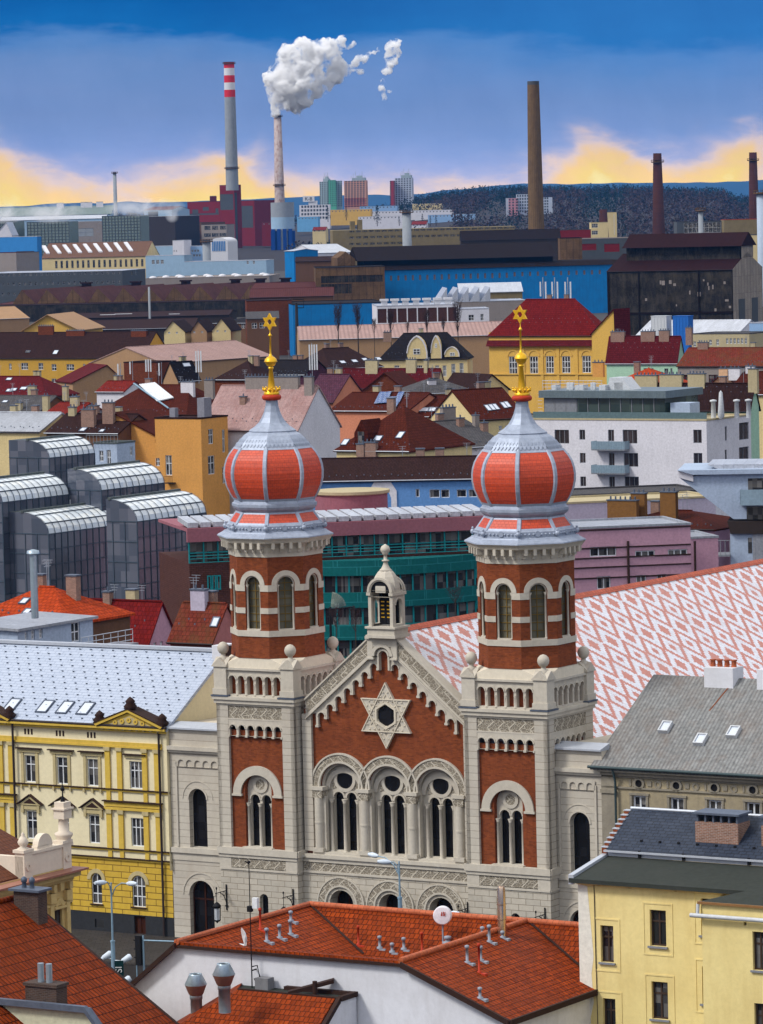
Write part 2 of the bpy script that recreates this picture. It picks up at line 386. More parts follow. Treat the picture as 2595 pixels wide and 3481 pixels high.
# ---------------------------------------------------------------- shape helpers on a wall plane
class Pl:
    """a vertical plane: a along it, z up, p outwards"""
    def __init__(s, o, d, n): s.o, s.d, s.n = Vector(o), Vector(d), Vector(n)
    def P(s, a, z, p=0.): return s.o+s.d*a+Vector((0,0,z))+s.n*p
    def slab(s, mb, a0, a1, z0, z1, p0, p1, mi=0):
        q = [s.P(a, z, p) for p in (p1, p0) for z in (z0, z1) for a in (a0, a1)]
        mb.add(q, [[0,1,3,2], [5,4,6,7], [2,3,7,6], [1,0,4,5], [0,2,6,4], [3,1,5,7]], mi)
    def band(s, mb, c, zc, r0, r1, p0, p1, a0=0., a1=pi, n=16, mi=0):
        for i in range(n):
            t, u = a0+(a1-a0)*i/n, a0+(a1-a0)*(i+1)/n
            A = [s.P(c+r*cos(x), zc+r*sin(x), p) for p in (p1, p0) for x in (t, u) for r in (r0, r1)]
            mb.add(A, [[0,1,3,2], [1,5,7,3], [4,0,2,6]], mi)
            if i == 0: mb.add(A, [[0,4,5,1]], mi)
            if i == n-1: mb.add(A, [[2,3,7,6]], mi)
    def prism(s, mb, pts, p0, p1, mi=0): mb.prism([s.P(a, z, p1) for a, z in pts], -s.n*(p1-p0), mi)
    def col(s, mb, a, p, z0, z1, r, mi=0, n=10, cap=True):
        c = s.P(a, 0, p)
        pr = [(r*1.5,z0), (r*1.5,z0+r*.5), (r*1.05,z0+r), (r,z0+r*1.2), (r*.9,z1-r*2.2), (r*1.15,z1-r*2), (r*1.0,z1-r*1.7), (r*1.6,z1-r*.3), (r*1.6,z1)] if cap else [(r,z0), (r,z1)]
        mb.lathe([(a_, b_) for a_, b_ in pr], (c.x, c.y, 0), n, 0, True, mi)
# ---------------------------------------------------------------- the synagogue
SO = Vector((-.6, 293.4, 0)); SANG = 31.5
syn = empty('great_synagogue', SO, SANG, 'brick and stone synagogue with two red onion domes and a star on its gable', 'synagogue')
XN, YN = Vector((1,0,0)), Vector((0,1,0))
FR = lambda v: Pl((0,v,0), XN, -YN)
def tower(s, k_spire):
    c = 10.2*s; h = 3.25
    def nm(o): return o
    body = MB()
    P0 = FR(0.)
    sides = [Pl((c,0,0), XN, -YN), Pl((c+h,h,0), YN, XN), Pl((c,2*h,0), -XN, YN), Pl((c-h,h,0), -YN, -XN)]
    # ground floor
    wall(body, (c,0,0), XN, -YN, -h, h, 0, 5.75, [(.0,.72,1.9,4.0,True)] if s < 0 else [(.1,.82,1.9,4.0,True)], .4)
    wall(body, (c+h,h,0), YN, XN, -h, h, 0, 5.75); wall(body, (c-h,h,0), -YN, -XN, -h, h, 0, 5.75); wall(body, (c,2*h,0), -XN, YN, -h, h, 0, 20)
    body_o = None
    stone = MB(); plain = MB(); rel = MB(); lead = MB(); brick = MB()
    for k, S in enumerate(sides[:2]+[sides[3]]):
        fr = k == 0
        # pilasters
        for a0, a1 in ((-h, -h+.98), (h-1.0, h)): S.slab(stone, a0, a1, 7.2, 17.4, -.3, 0)
        S.slab(plain, -h-.12, h+.12, 6.75, 7.22, -.2, .22); S.slab(plain, -h-.05, h+.05, 6.5, 6.75, -.2, .12)
        S.slab(rel, -h+.95, h-.95, 5.8, 6.5, -.2, .03); S.slab(plain, -h-.02, -h+.95, 5.75, 6.5, -.2, .05); S.slab(plain, h-.95, h+.02, 5.75, 6.5, -.2, .05)
        S.slab(plain, -h, h, 5.6, 5.75, -.2, .07)
        # corbel table, frieze, cornice
        n = 6; w_ = (2*h-1.98)/n
        ops = [(-h+.98+i*w_+.09, -h+.98+(i+1)*w_-.09, 15.2, 16.0, True) for i in range(n)]
        wall(plain, S.P(0,0,-.02), S.d, S.n, -h+.98, h-1., 15.2, 16.42, ops, .2)
        for i in range(n+1):
            x = -h+.98+i*w_; S.slab(plain, max(x-.11,-h+.98), min(x+.11,h-1.), 15.12, 15.28, -.2, .05)
            if i < n: S.band(plain, x+w_/2, 15.2+.8-(w_/2-.09), w_/2-.1, w_/2-.01, -.02, .04, n=8)
        S.slab(rel, -h+.98, h-1., 16.42, 17.36, -.2, -.06)
        S.slab(plain, -h+.98, h-1., 16.36, 16.46, -.2, .0); S.slab(plain, -h, h, 17.36, 17.5, -.2, .02)
        S.slab(plain, -h-.12, h+.12, 17.5, 17.78, -.2, .14); S.slab(plain, -h-.2, h+.2, 17.78, 18.0, -.2, .26)
        for a0, a1 in ((-h-.25, -h+1.15), (h-1.15, h+.25)): S.slab(lead, a0, a1, 18.0, 18.1, -.4, .3)
        # gallery
        ops = [(-h+.98+i*w_+.1, -h+.98+(i+1)*w_-.1, 18.15, 19.5, True) for i in range(n)]
        wall(plain, S.P(0,0,-.1), S.d, S.n, -h+.9, h-.9, 18.0, 19.95, ops, .5)
        S.poly = None
        brick.poly([S.P(-h+.9,18.0,-.5), S.P(h-.9,18.0,-.5), S.P(h-.9,19.8,-.5), S.P(-h+.9,19.8,-.5)])
        for i in range(n+1):
            x = -h+.98+i*w_
            if 0 < i < n: S.col(plain, x, -.16, 18.12, 18.95, .085, n=8)
            if i < n: S.band(plain, x+w_/2, 19.5-(w_/2-.1), w_/2-.1, w_/2-.01, -.1, -.03, n=8)
        S.slab(plain, -h+.9, h-.9, 19.9, 20.06, -.4, .06)
        # brick panel with the twin window
        if fr:
            wall(brick, S.P(0,0,-.25), S.d, S.n, -h+.95, h-.95, 7.2, 15.6, [(-1.12-.05, 1.12-.05, 7.25, 12.55, True)], .5)
            S.band(plain, -.05, 11.05, 1.4, 2.05, -.25, -.1, n=22)
            for sg in (-1, 1): S.slab(plain, -.05+sg*1.72-.42, -.05+sg*1.72+.42, 10.9, 11.05, -.25, -.05)
            T = Pl(S.P(-.05,0,-.62), S.d, S.n)
            wall(stone and plain, T.o, T.d, T.n, -1.15, 1.15, 7.1, 12.6, [(-.86,-.1,7.3,11.0,True), (.1,.86,7.3,11.0,True)], .3)
            T.band(plain, 0, 11.72, .38, .62, 0, .09, 0, 2*pi, 20); T.band(rel, 0, 11.72, .02, .38, 0, .03, 0, 2*pi, 14)
            for x in (-.98, 0, .98): T.col(plain, x, .12, 7.2, 10.4, .12)
            for x in (-.48, .48): T.band(plain, x, 10.62, .38, .48, 0, .07)
            S.slab(plain, -1.3, 1.2, 7.18, 7.3, -.6, .1)
        else:
            brick.poly([S.P(-h+.95,7.2,-.25), S.P(h-.95,7.2,-.25), S.P(h-.95,15.6,-.25), S.P(-h+.95,15.6,-.25)])
            S.slab(stone, -h+.95, h-.95, 7.2, 15.3, -.3, -.2)
    # corner piers of the gallery
    fin = []
    for ax in (-1, 1):
        for ay in (-1, 1):
            x, y = c+ax*(h-.42), h+ay*(h-.42)
            plain.box(x-.52, x+.52, y-.52, y+.52, 18.1, 20.1); plain.box(x-.6, x+.6, y-.6, y+.6, 18.12, 18.55)
            fin.append((x, y))
    # weathering from the square to the octagon
    R = 3.36; z0, z1 = 20.04, 20.78; hh = h-.02; ap = R*cos(pi/8)
    oc = [(c+(R+.02)*cos(pi/8+i*pi/4), h+(R+.02)*sin(pi/8+i*pi/4)) for i in range(8)]
    sq = [(c+hh, h+hh), (c-hh, h+hh), (c-hh, h-hh), (c+hh, h-hh)]
    cr = MB()
    for i in range(4):
        a, b2 = oc[2*i], oc[2*i+1]; q = sq[i]; q2 = sq[(i+1) % 4]; nx = oc[(2*i+2) % 8]
        cr.poly([q+(z0,), b2+(z1,), a+(z1,)][::-1]); cr.poly([q+(z0,), q2+(z0,), nx+(z1,), b2+(z1,)])
    walls = link('tower_base', None, syn) if False else None
    t = body.build('tower_wall', [STONE], syn)
    if s < 0: window(t, (c,0,0), XN, -YN, (0,.72,1.9,4.0,True), STONEP, GLASS, 1, 1, .05, .4)
    else: window(t, (c,0,0), XN, -YN, (.1,.82,1.9,4.0,True), STONEP, GLASS, 1, 1, .05, .4)
    brick.build('brick_panel', [BRICK], t); stone.build('pilasters', [STONEH], t); plain.build('stone_trim', [STONEP], t)
    rel.build('carved_frieze', [RELIEF], t); lead.build('lead_ledge', [LEADD], t); cr.build('weathering', [CREAM], t)
    for x in (-.86, .1): window(t, (c-.05,.62,0), XN, -YN, (x,x+.76,7.3,11.0,True), IRON, GLASS, 1, 1, .04, .3)
    fb = MB()
    fb.box(-.62,.62,-.62,.62,20.1,20.2)
    for ang in range(4):
        M = Matrix.Rotation(ang*pi/2, 4, 'Z')
        fb.add([M @ Vector(p) for p in [(-.6,-.6,20.2), (.6,-.6,20.2), (0,-.6,20.75), (0,0,20.75)]], [[0,1,2], [1,3,2], [0,2,3]])
    fb.lathe([(.34,20.5), (.3,20.75), (.17,20.85), (.17,21.0), (.26,21.02), (.38,21.2), (.42,21.4), (.36,21.62), (.2,21.78), (.001,21.84)], (0,0,0), 12)
    fmesh = fb.mesh('stone_finial', [STONEP])
    for x, y in fin: link('stone_finial', fmesh, t, M=Matrix.Translation((x, y, 0)))
    # octagonal drum
    bm = MB(); tr = MB(); gl_ops = (-.62,.62,22.8,26.62,True)
    dr = None; L = R*sin(pi/8)
    facets = []
    for i in range(8):
        an = i*pi/4; n = Vector((cos(an), sin(an), 0)); d = Vector((-sin(an), cos(an), 0))
        S = Pl(Vector((c,h,0))+n*ap, d, n); facets.append(S)
        vis = i in (3,4,5,6,7,0,1)
        wall(bm, S.o, d, n, -L, L, 21.6, 28.0, [gl_ops] if vis else [], .42)
        bm.poly([S.P(-L*1.02,20.78,.06), S.P(L*1.02,20.78,.06), S.P(L,21.6,0), S.P(-L,21.6,0)])
        if not vis: continue
        k = 1.012
        for z0_, z1_ in ((25.52,25.97), (23.95,24.35)):
            S.slab(tr, -L*k, -.64, z0_, z1_, -.1, .05); S.slab(tr, .64, L*k, z0_, z1_, -.1, .05)
        S.slab(tr, -L*1.02, L*1.02, 22.32, 22.74, -.1, .07); S.slab(tr, -.55, .55, 22.74, 22.84, -.4, .02)
        S.band(tr, 0, 25.97, .66, 1.02, -.1, .06, n=18); S.band(tr, 0, 25.97, .56, .66, -.25, -.06, n=14)
        for x in (-.55, .55): S.col(tr, x, -.16, 22.8, 25.97, .085, n=8)
    # cornice with consoles
    for r0, z0_, r1, z1_ in ((3.42,27.95,3.42,28.3), (3.46,28.3,3.5,28.62), (3.95,28.95,4.05,29.12), (4.05,29.12,4.22,29.3)):
        tr.lathe([(r0,z0_), (r1,z1_)], (c,h,0), 8, pi/8, False)
    tr.lathe([(3.5,28.62), (3.62,28.8), (3.9,28.95), (3.96,28.96)], (c,h,0), 8, pi/8, False)
    for S in facets:
        for j in range(4):
            x = -L+L*2*(j+.5)/4; S.slab(tr, x-.11, x+.11, 28.55, 28.97, -.05, .62); S.slab(tr, x-.09, x+.09, 28.3, 28.6, -.05, .28)
    dr = bm.build('tower_drum', [BRICK], syn); tr.build('stone_trim', [STONEP], dr)
    for i, S in enumerate(facets):
        if i in (3,4,5,6,7,0,1): window(dr, S.o, S.d, S.n, gl_ops, BRONZE, LEADGL, 2, 7, .05, .42)
    # dome
    ld = MB()
    ld.lathe([(4.22,29.3), (4.2,29.38), (3.75,29.62), (3.72,29.68), (3.52,29.74), (3.52,30.12), (3.42,30.2)], (c,h,0), 8, pi/8, False)
    ld.lathe([(2.74,31.06), (2.98,31.25), (3.08,31.42), (3.08,31.6), (2.95,31.68), (2.9,31.85)], (c,h,0), 8, pi/8, False)
    ld.lathe([(2.74,35.62), (2.45,36.02), (2.06,36.44), (1.68,36.66), (1.72,36.72), (1.62,36.8), (1.28,37.02), (.98,37.3), (.76,37.65), (.58,38.05), (.46,38.5), (.43,38.9)], (c,h,0), 8, pi/8, False)
    pts = [(3.36,30.2), (2.74,31.06)]
    prof = [(2.9,31.85), (3.18,32.3), (3.42,32.85), (3.54,33.4), (3.56,33.85), (3.5,34.3), (3.36,34.75), (3.15,35.12), (2.74,35.62)]
    dm = MB()
    dm.lathe(prof, (c,h,0), 8, pi/8, False); dm.lathe(pts, (c,h,0), 8, pi/8, False)
    rb = MB()
    for i in range(8):
        an = pi/8+i*pi/4; er = Vector((cos(an), sin(an), 0)); et = Vector((-sin(an), cos(an), 0))
        for pf in (prof, pts):
            for (r0, z0_), (r1, z1_) in zip(pf, pf[1:]):
                q = []
                for r, z in ((r0,z0_), (r1,z1_)):
                    for tt, e in ((-.17, -.1), (-.11, .05), (.11, .05), (.17, -.1)): q.append(Vector((c,h,z))+er*(r+e)+et*tt)
                rb.add(q, [[0,1,5,4], [1,2,6,5], [2,3,7,6]])
        # panel borders
        n = Vector((cos(i*pi/4), sin(i*pi/4), 0)); d = Vector((-sin(i*pi/4), cos(i*pi/4), 0)); kf = cos(pi/8)
        def strip(ra, za, rb_, zb):
            A = Vector((c,h,0)); la, lb = ra*sin(pi/8), rb_*sin(pi/8)
            rb.poly([A+n*(ra*kf+.02)-d*la+Vector((0,0,za)), A+n*(ra*kf+.02)+d*la+Vector((0,0,za)), A+n*(rb_*kf+.02)+d*lb+Vector((0,0,zb)), A+n*(rb_*kf+.02)-d*lb+Vector((0,0,zb))])
        strip(3.36,30.2,3.27,30.33); strip(2.82,30.93,2.74,31.06); strip(2.9,31.85,2.99,32.0); strip(2.86,35.48,2.74,35.62)
        # scallops and beads
        S = Pl(Vector((c,h,0)), d, n)
        m = 7
        for j in range(m):
            for (r, z, sz) in ((2.62*kf, 35.82, .13), (2.38*kf, 36.1, .05)):
                x = (-1+2*(j+.5)/m)*r/kf*sin(pi/8); e = Vector((c,h,0))+n*(r+.05)+d*x
                ld.add([e+d*(-sz)+Vector((0,0,z+.1))-n*.07, e+d*sz+Vector((0,0,z+.1))-n*.07, e+d*sz*.6+Vector((0,0,z-.08))+n*.05, e+Vector((0,0,z-.16))+n*.11, e-d*sz*.6+Vector((0,0,z-.08))+n*.05], [[4,3,2,1,0]])
        Q = Pl(Vector((c,h,0))+n*(3.52*kf), d, n)
        for j in range(9):
            if j == 4: Q.band(ld, 0, 29.98, .0, .2, 0, .08, 0, 2*pi, 10)
            else:
                e = Q.P((-1+2*(j+.5)/9)*1.3, 29.95, .03); ld.ball((e.x, e.y, e.z), .085, 6, 4)
        e = Vector((c,h,0))+Vector((cos(an), sin(an), 0))*3.6; ld.ball((e.x, e.y, 29.98), .2, 6, 5); ld.ball((e.x, e.y, 30.22), .1, 6, 4)
    dome = dm.build('onion_dome', [REDT], syn); rb.build('dome_rib', [LEAD], dome); ld.build('lead_cladding', [LEAD], dome)
    # spire
    f = lambda z: 38.95+(z-38.95)*k_spire
    sp = MB(); sp.lathe([(.45,38.86), (.62,38.9), (.7,39.02), (.7,39.14), (.62,39.26), (.4,39.28)], (c,h,0), 16)
    gd = MB()
    gd.lathe([(.55,39.27), (.58,39.42), (.52,39.44), (.54,39.6), (.44,39.6), (.3,39.6)], (c,h,0), 16)
    for i in range(10):
        t = 2*pi*i/10; gd.ball((c+.56*cos(t), h+.56*sin(t), 39.64), .12, 6, 5); gd.ball((c+.62*cos(t+.3), h+.62*sin(t+.3), 39.78), .06, 5, 4)
    gd.lathe([(.3,39.5), (.27,39.8), (.13,f(41.05)), (.2,f(41.1)), (.2,f(41.2)), (.12,f(41.22)), (.3,f(41.34)), (.38,f(41.5)), (.38,f(41.56)), (.48,f(41.58)), (.47,f(41.62)), (.42,f(41.78)), (.28,f(41.92)), (.12,f(42.0)), (.07,f(42.2)), (.06,f(43.4)), (.16,f(43.42)), (.1,f(43.52)), (.03,f(43.62)), (.03,f(43.9))], (c,h,0), 12)
    S = Pl((c,h,0), XN, -YN); Rs = .62
    for tri in (0, 1):
        for j in range(3):
            a0 = pi/2+pi*tri+2*pi*j/3; a1 = a0+2*pi/3; zc = f(44.42)
            A0 = [(r*cos(a0), zc+r*sin(a0)) for r in (Rs, Rs-.26)]; A1 = [(r*cos(a1), zc+r*sin(a1)) for r in (Rs, Rs-.26)]
            S.prism(gd, [A0[0], A0[1], A1[1], A1[0]], -.07-.004*tri, .07+.004*tri)
    sp.build('red_ring', [REDP], dome); gd.build('gilded_finial', [GOLD], dome)
tower(-1, 1.0); tower(1, 1.07)
# ---------------------------------------------------------------- central gable
G0 = Pl((.15,1.0,0), XN, -YN)
CA = (-3.9, .02, 3.94)
gb = MB(); gs = MB(); gp = MB(); gr = MB(); gash = MB()
wall(gb, G0.o, XN, -YN, -6.85, 6.85, 7.0, 14.4, [(c-1.75, c+1.75, 7.05, 13.55, True) for c in CA], .55)
gb.poly([G0.P(-6.85,14.4), G0.P(6.85,14.4), G0.P(6.85,17.2), G0.P(.05,22.4), G0.P(-6.85,17.2)])
# narrow piers beside the towers
for a0, a1 in ((-6.9,-6.15), (6.25,6.9)): G0.slab(gash, a0, a1, 7.2, 16.9, -.2, .25)
for c in CA:
    G0.band(gr, c, 11.8, 1.86, 2.32, 0, .14, 0, pi, 26); G0.band(gp, c, 11.8, 2.32, 2.44, 0, .2, 0, pi, 26); G0.band(gp, c, 11.8, 1.72, 1.86, 0, .19, 0, pi, 26)
    G0.band(gp, c, 11.8, 1.56, 1.75, -.5, -.2, 0, pi, 22); 
    T = Pl(G0.P(c,0,-.55), XN, -YN)
    T.band(gp, 0, 11.55, 1.22, 1.56, 0, .18, 0, pi, 20)
    wall(gp, T.o, XN, -YN, -1.75, 1.75, 7.0, 13.6, [(-.93,-.13,7.25,11.4,True), (.13,.93,7.25,11.4,True)], .3)
    T.band(gp, 0, 12.3, .66, .9, 0, .12, 0, 2*pi, 24)
    for x in (-.53,.53): T.band(gp, x, 11.0, .4, .53, 0, .1)
    for x in (-1.08,0,1.08): T.col(gp, x, .14, 7.1, 10.9, .14)
    for x in (-1.62,1.62): T.slab(gp, x-.14, x+.14, 7.1, 11.7, 0, .35)
    for sg in (-1,1):
        T.prism(gr, [(sg*.62,11.75), (sg*1.05,11.55), (sg*1.12,11.95), (sg*.9,12.1)], 0, .03)
G0.slab(gp, -6.2, 6.2, 7.0, 7.16, -.6, .3)
for x in (-5.72,-1.94,1.98,5.78):
    G0.slab(gp, x-.42, x+.42, 7.16, 7.45, -.3, .42); G0.slab(gp, x-.5, x+.5, 11.55, 11.8, -.3, .42)
    G0.slab(gr, x-.4, x+.4, 11.0, 11.55, -.3, .36); G0.col(gp, x, .1, 7.4, 11.0, .33, n=14, cap=False)
    G0.col(gp, x, .1, 9.2, 9.34, .36, n=14, cap=False)
    for dx in (-.42,.42): G0.slab(gp, x+dx-.1, x+dx+.1, 7.2, 11.1, -.3, .08)
# stepped corbel table under the gable slope
zl = lambda a: 21.15-.835*max(0, abs(a)-1.15)                       # underside of the carved band
tips = [(.5+.735*i, 20.27-.6*i) for i in range(8)]
for sg in (-1, 1):
    for i, (a, z) in enumerate(tips):
        a0, a1 = a-.09, a+.09
        pts = [(a0,z), (a1,z), (a1,zl(a1)), (a0,zl(a0))]
        G0.prism(gp, [(sg*x, y) for x, y in pts][::sg], 0, .22); G0.slab(gp, sg*a-.13, sg*a+.13, z-.06, z+.1, 0, .28)
        if i < 7:
            b0, b1 = a+.09, tips[i+1][0]-.09; r = (b1-b0)/2; cc = (b0+b1)/2; spz = z+.12
            for j in range(8):
                x0, x1 = b0+(b1-b0)*j/8, b0+(b1-b0)*(j+1)/8
                y0, y1 = [spz+sqrt(max(0, r*r-(x-cc)**2)) for x in (x0, x1)]
                G0.prism(gp, [(sg*x, y) for x, y in [(x0,y0), (x1,y1), (x1,zl(x1)), (x0,zl(x0))]][::sg], 0, .22)
            G0.band(gp, sg*cc, spz, r, r+.09, 0, .27, n=8)
    # from the last tip to the tower
    G0.prism(gp, [(sg*x, y) for x, y in [(5.73,17.0), (6.3,16.9), (6.3,zl(6.3)+.02), (5.73,zl(5.73))]][::sg], 0, .22)
    # raking carved band and coping
    q = [(1.15,21.15), (6.5,21.15-.835*5.35), (6.5,22.42-.835*5.35), (1.15,22.42)]
    G0.prism(gp, [(sg*x, y) for x, y in q][::sg], -.5, .34)
    e = .17; q2 = [(1.2,21.15+e), (6.42,21.15+e-.835*5.22), (6.42,22.42-e-.835*5.22), (1.2,22.42-e)]
    G0.prism(gr, [(sg*x, y) for x, y in q2][::sg], .3, .352)
    q3 = [(1.1,22.42), (6.52,22.42-.835*5.42), (6.52,22.56-.835*5.42), (1.1,22.56)]
    G0.prism(gp, [(sg*x, y) for x, y in q3][::sg], -.55, .46)
    q4 = [(1.1,21.07), (6.52,21.07-.835*5.42), (6.52,21.17-.835*5.42), (1.1,21.17)]
    G0.prism(gp, [(sg*x, y) for x, y in q4][::sg], -.2, .42)
# apex block with a small brick niche
G0.slab(gp, -1.2, -.75, 21.0, 22.42, -.5, .5); G0.slab(gp, .75, 1.2, 21.0, 22.42, -.5, .5); G0.slab(gp, -.75, .75, 21.9, 22.42, -.5, .48)
G0.slab(gp, -1.3, 1.3, 22.42, 22.62, -.6, .62); G0.band(gp, 0, 21.25, .62, .86, .2, .56, n=14); G0.band(gp, 0, 21.25, .36, .5, .0, .4, n=12)
G0.band(gr, 0, 21.25, .5, .62, 0, .3, n=12)
for sg in (-1,1):
    G0.prism(gr, [(sg*.75,21.35), (sg*.75,21.9), (sg*.1,21.9), (sg*.5,21.75)][::sg], 0, .44)
    G0.slab(gp, sg*.43-.07, sg*.43+.07, 20.25, 21.25, 0, .36); G0.slab(gp, sg*.95-.28, sg*.95+.28, 21.0, 21.12, .3, .58)
gable = gb.build('gable_wall', [BRICK], syn)
gp.build('stone_trim', [STONEP], gable); gr.build('carved_frieze', [RELIEF], gable); gash.build('pier', [STONEH], gable)
for c in CA:
    for x in (-.93,.13): window(gable, G0.P(c,0,-.55), XN, -YN, (x,x+.8,7.25,11.4,True), IRON, GLASS, 1, 1, .04, .3)
    ro = MB(); Pl(G0.P(c,0,-.55), XN, -YN).band(ro, 0, 12.3, .01, .66, -.02, .02, 0, 2*pi, 24); ro.build('rose_window', [GLASS], gable)
# star of the gable
sm = MB(); sg_ = MB(); si = MB()
zc, Rs = 17.05, 2.33
def star_tri(R, k): return [(R*cos(pi/2+pi*k+2*pi*j/3), zc+R*sin(pi/2+pi*k+2*pi*j/3)) for j in range(3)]
for k in (0, 1):
    To, Ti = star_tri(Rs, k), star_tri(Rs-.86, k); Tm, Tn = star_tri(Rs-.2, k), star_tri(Rs-.66, k)
    for j in range(3):
        j2 = (j+1) % 3
        G0.prism(sm, [To[j], To[j2], Ti[j2], Ti[j]][::-1], 0, .16+.003*k)
        G0.prism(si, [Tm[j], Tm[j2], Tn[j2], Tn[j]][::-1], .16, .172+.004*k)
        G0.prism(sm, [[p[0]*.0+q[0] for q in [p]][0:1] and p for p in (To[j], To[j2], star_tri(Rs-.14,k)[j2], star_tri(Rs-.14,k)[j])][::-1], .16, .24+.003*k)
        for q in range(1, 9):
            x = To[j][0]+(To[j2][0]-To[j][0])*q/9; y = To[j][1]+(To[j2][1]-To[j][1])*q/9
            x, y = x*.84, zc+(y-zc)*.84; e = G0.P(x, y, .18); sm.ball((e.x,e.y,e.z), .07, 6, 4)
hx = [(1.06*cos(pi/6+pi/3*i+pi/6), zc+1.06*sin(pi/6+pi/3*i+pi/6)) for i in range(6)]
hexp = [(.98*cos(pi/2+pi/3*i), zc+.98*sin(pi/2+pi/3*i)) for i in range(6)]
hi = [(.82*cos(pi/2+pi/3*i), zc+.82*sin(pi/2+pi/3*i)) for i in range(6)]
for i in range(6):
    G0.prism(sm, [hexp[i], hexp[(i+1) % 6], hi[(i+1) % 6], hi[i]][::-1], 0, .26)
    a = pi/2+pi/3*i
    G0.prism(si, [(x*.62, zc+(y-zc)*.62) for x, y in [(Rs*cos(a)*1.18, zc+Rs*sin(a)*1.18), (Rs*.62*cos(a+.5), zc+Rs*.62*sin(a+.5)), (Rs*.62*cos(a-.5), zc+Rs*.62*sin(a-.5))]], 0, .1)
star = sm.build('star_ornament', [CREAM], gable)
G0.prism(sg_, hi, 0, .03); sg_.build('glass_pane', [GLASS], gable); si.build('star_inlay', [STONEP], gable)
# ground floor of the gable part: three portals
gf = MB(); gt = MB(); gr2 = MB(); P5 = Pl((.15,.7,0), XN, -YN); PC = (-3.95, .1, 4.2)
wall(gf, P5.o, XN, -YN, -7.1, 7.1, 0, 5.75, [(c-.98,c+.98,0,4.55,True) for c in PC], 1.1)
for c in PC:
    P5.band(gr2, c, 3.57, 1.35, 1.85, 0, .1, 0, pi, 24); P5.band(gt, c, 3.57, 1.85, 1.95, 0, .14, 0, pi, 24); P5.band(gt, c, 3.57, 1.22, 1.35, -.2, .12, 0, pi, 22); P5.band(gt, c, 3.57, .98, 1.12, -.6, -.3, 0, pi, 20)
    for sg in (-1,1): P5.slab(gt, c+sg*1.55-.4, c+sg*1.55+.4, 0, 3.57, 0, .08)
P5.slab(gr2, -7.0, 7.0, 5.82, 6.45, -.1, .04); P5.slab(gt, -7.0, 7.0, 5.66, 5.82, -.1, .1); P5.slab(gt, -7.05, 7.05, 6.45, 6.75, -.3, .12); P5.slab(gt, -7.0, 7.0, 6.75, 7.0, -.9, .25)
gfo = gf.build('portal_wall', [STONE], syn); gt.build('stone_trim', [STONEP], gfo); gr2.build('carved_frieze', [RELIEF], gfo)
for c in PC: window(gfo, P5.o, XN, -YN, (c-.98,c+.98,0,4.55,True), WOOD, GLASS, 2, 1, .1, 1.1, name='door')
# wings
for sg in (-1, 1):
    a0, a1 = (-18.4, -13.3) if sg < 0 else (13.3, 16.95); S = Pl((0,1.2,0), XN, -YN)
    wb = MB(); wt = MB(); wc = (-16.08, 15.17)[sg > 0]; hw = .76
    dc = (-15.95, 15.3)[sg > 0]
    wall(wb, S.o, XN, -YN, a0, a1, 0, 15.3, [(wc-hw, wc+hw, 6.75, 11.05, True), (dc-1.05, dc+1.05, 0, 4.4, True)], .5)
    S.band(wt, wc, 11.05-hw, hw, hw+.12, 0, .06); S.band(wt, wc, 11.05-hw, hw+.5, hw+.56, 0, .04, n=18)
    S.band(wt, dc, 3.35, 1.05, 1.2, -.2, .06); S.band(wt, dc, 3.35, 1.55, 1.65, 0, .05, n=18)
    S.slab(wt, a0, a1, 6.35, 6.72, -.1, .2); S.slab(wt, a0, a1, 5.8, 6.35, -.1, .06); S.slab(wt, a0-.05, a1+.05, 13.62, 13.8, -.1, .18); S.slab(wt, a0-.05, a1+.05, 13.8, 14.08, -.1, .32)
    m0, m1 = (-17.75, -13.45) if sg < 0 else (13.75, 16.35); n = 6 if sg < 0 else 4; w_ = (m1-m0)/n
    for x in (m0-.1, m1+.1): S.slab(wt, x-.08, x+.08, 6.8, 12.95, 0, .1)
    ops = [(m0+i*w_+.08, m0+(i+1)*w_-.08, 12.6, 13.1, True) for i in range(n)]
    wall(wt, S.P(0,0,.1), XN, -YN, m0-.1, m1+.1, 12.6, 13.3, ops, .1)
    wo = wb.build('wing_wall', [STONEH], syn); wt.build('stone_trim', [STONEP], wo)
    cp = MB(); cp.prism([(a0-.15,.95,15.3), (a0-.15,.95,15.42), (a0-.15,2.3,15.72), (a0-.15,2.3,15.3)][::-1], (a1-a0+.2, 0, 0)); cp.build('coping', [ZINC], wo)
    window(wo, S.o, XN, -YN, (wc-hw, wc+hw, 6.75, 11.05, True), STONEP, GLASS, 1, 1, .05, .5)
    window(wo, S.o, XN, -YN, (dc-1.05, dc+1.05, 0, 4.4, True), WOOD, GLASS, 2, 1, .12, .5, split=.68, name='door')
    sw = MB(); x = a0 if sg < 0 else a1; sw.poly([(x,1.2,0), (x,20,0), (x,20,15), (x,1.2,15.3)] if sg > 0 else [(x,20,0), (x,1.2,0), (x,1.2,15.3), (x,20,15)]); sw.poly([(a0,2.2,15.5), (a1,2.2,15.5), (a1,20,15.0), (a0,20,15.0)]); sw.build('side_wall', [CREAM, ], wo)
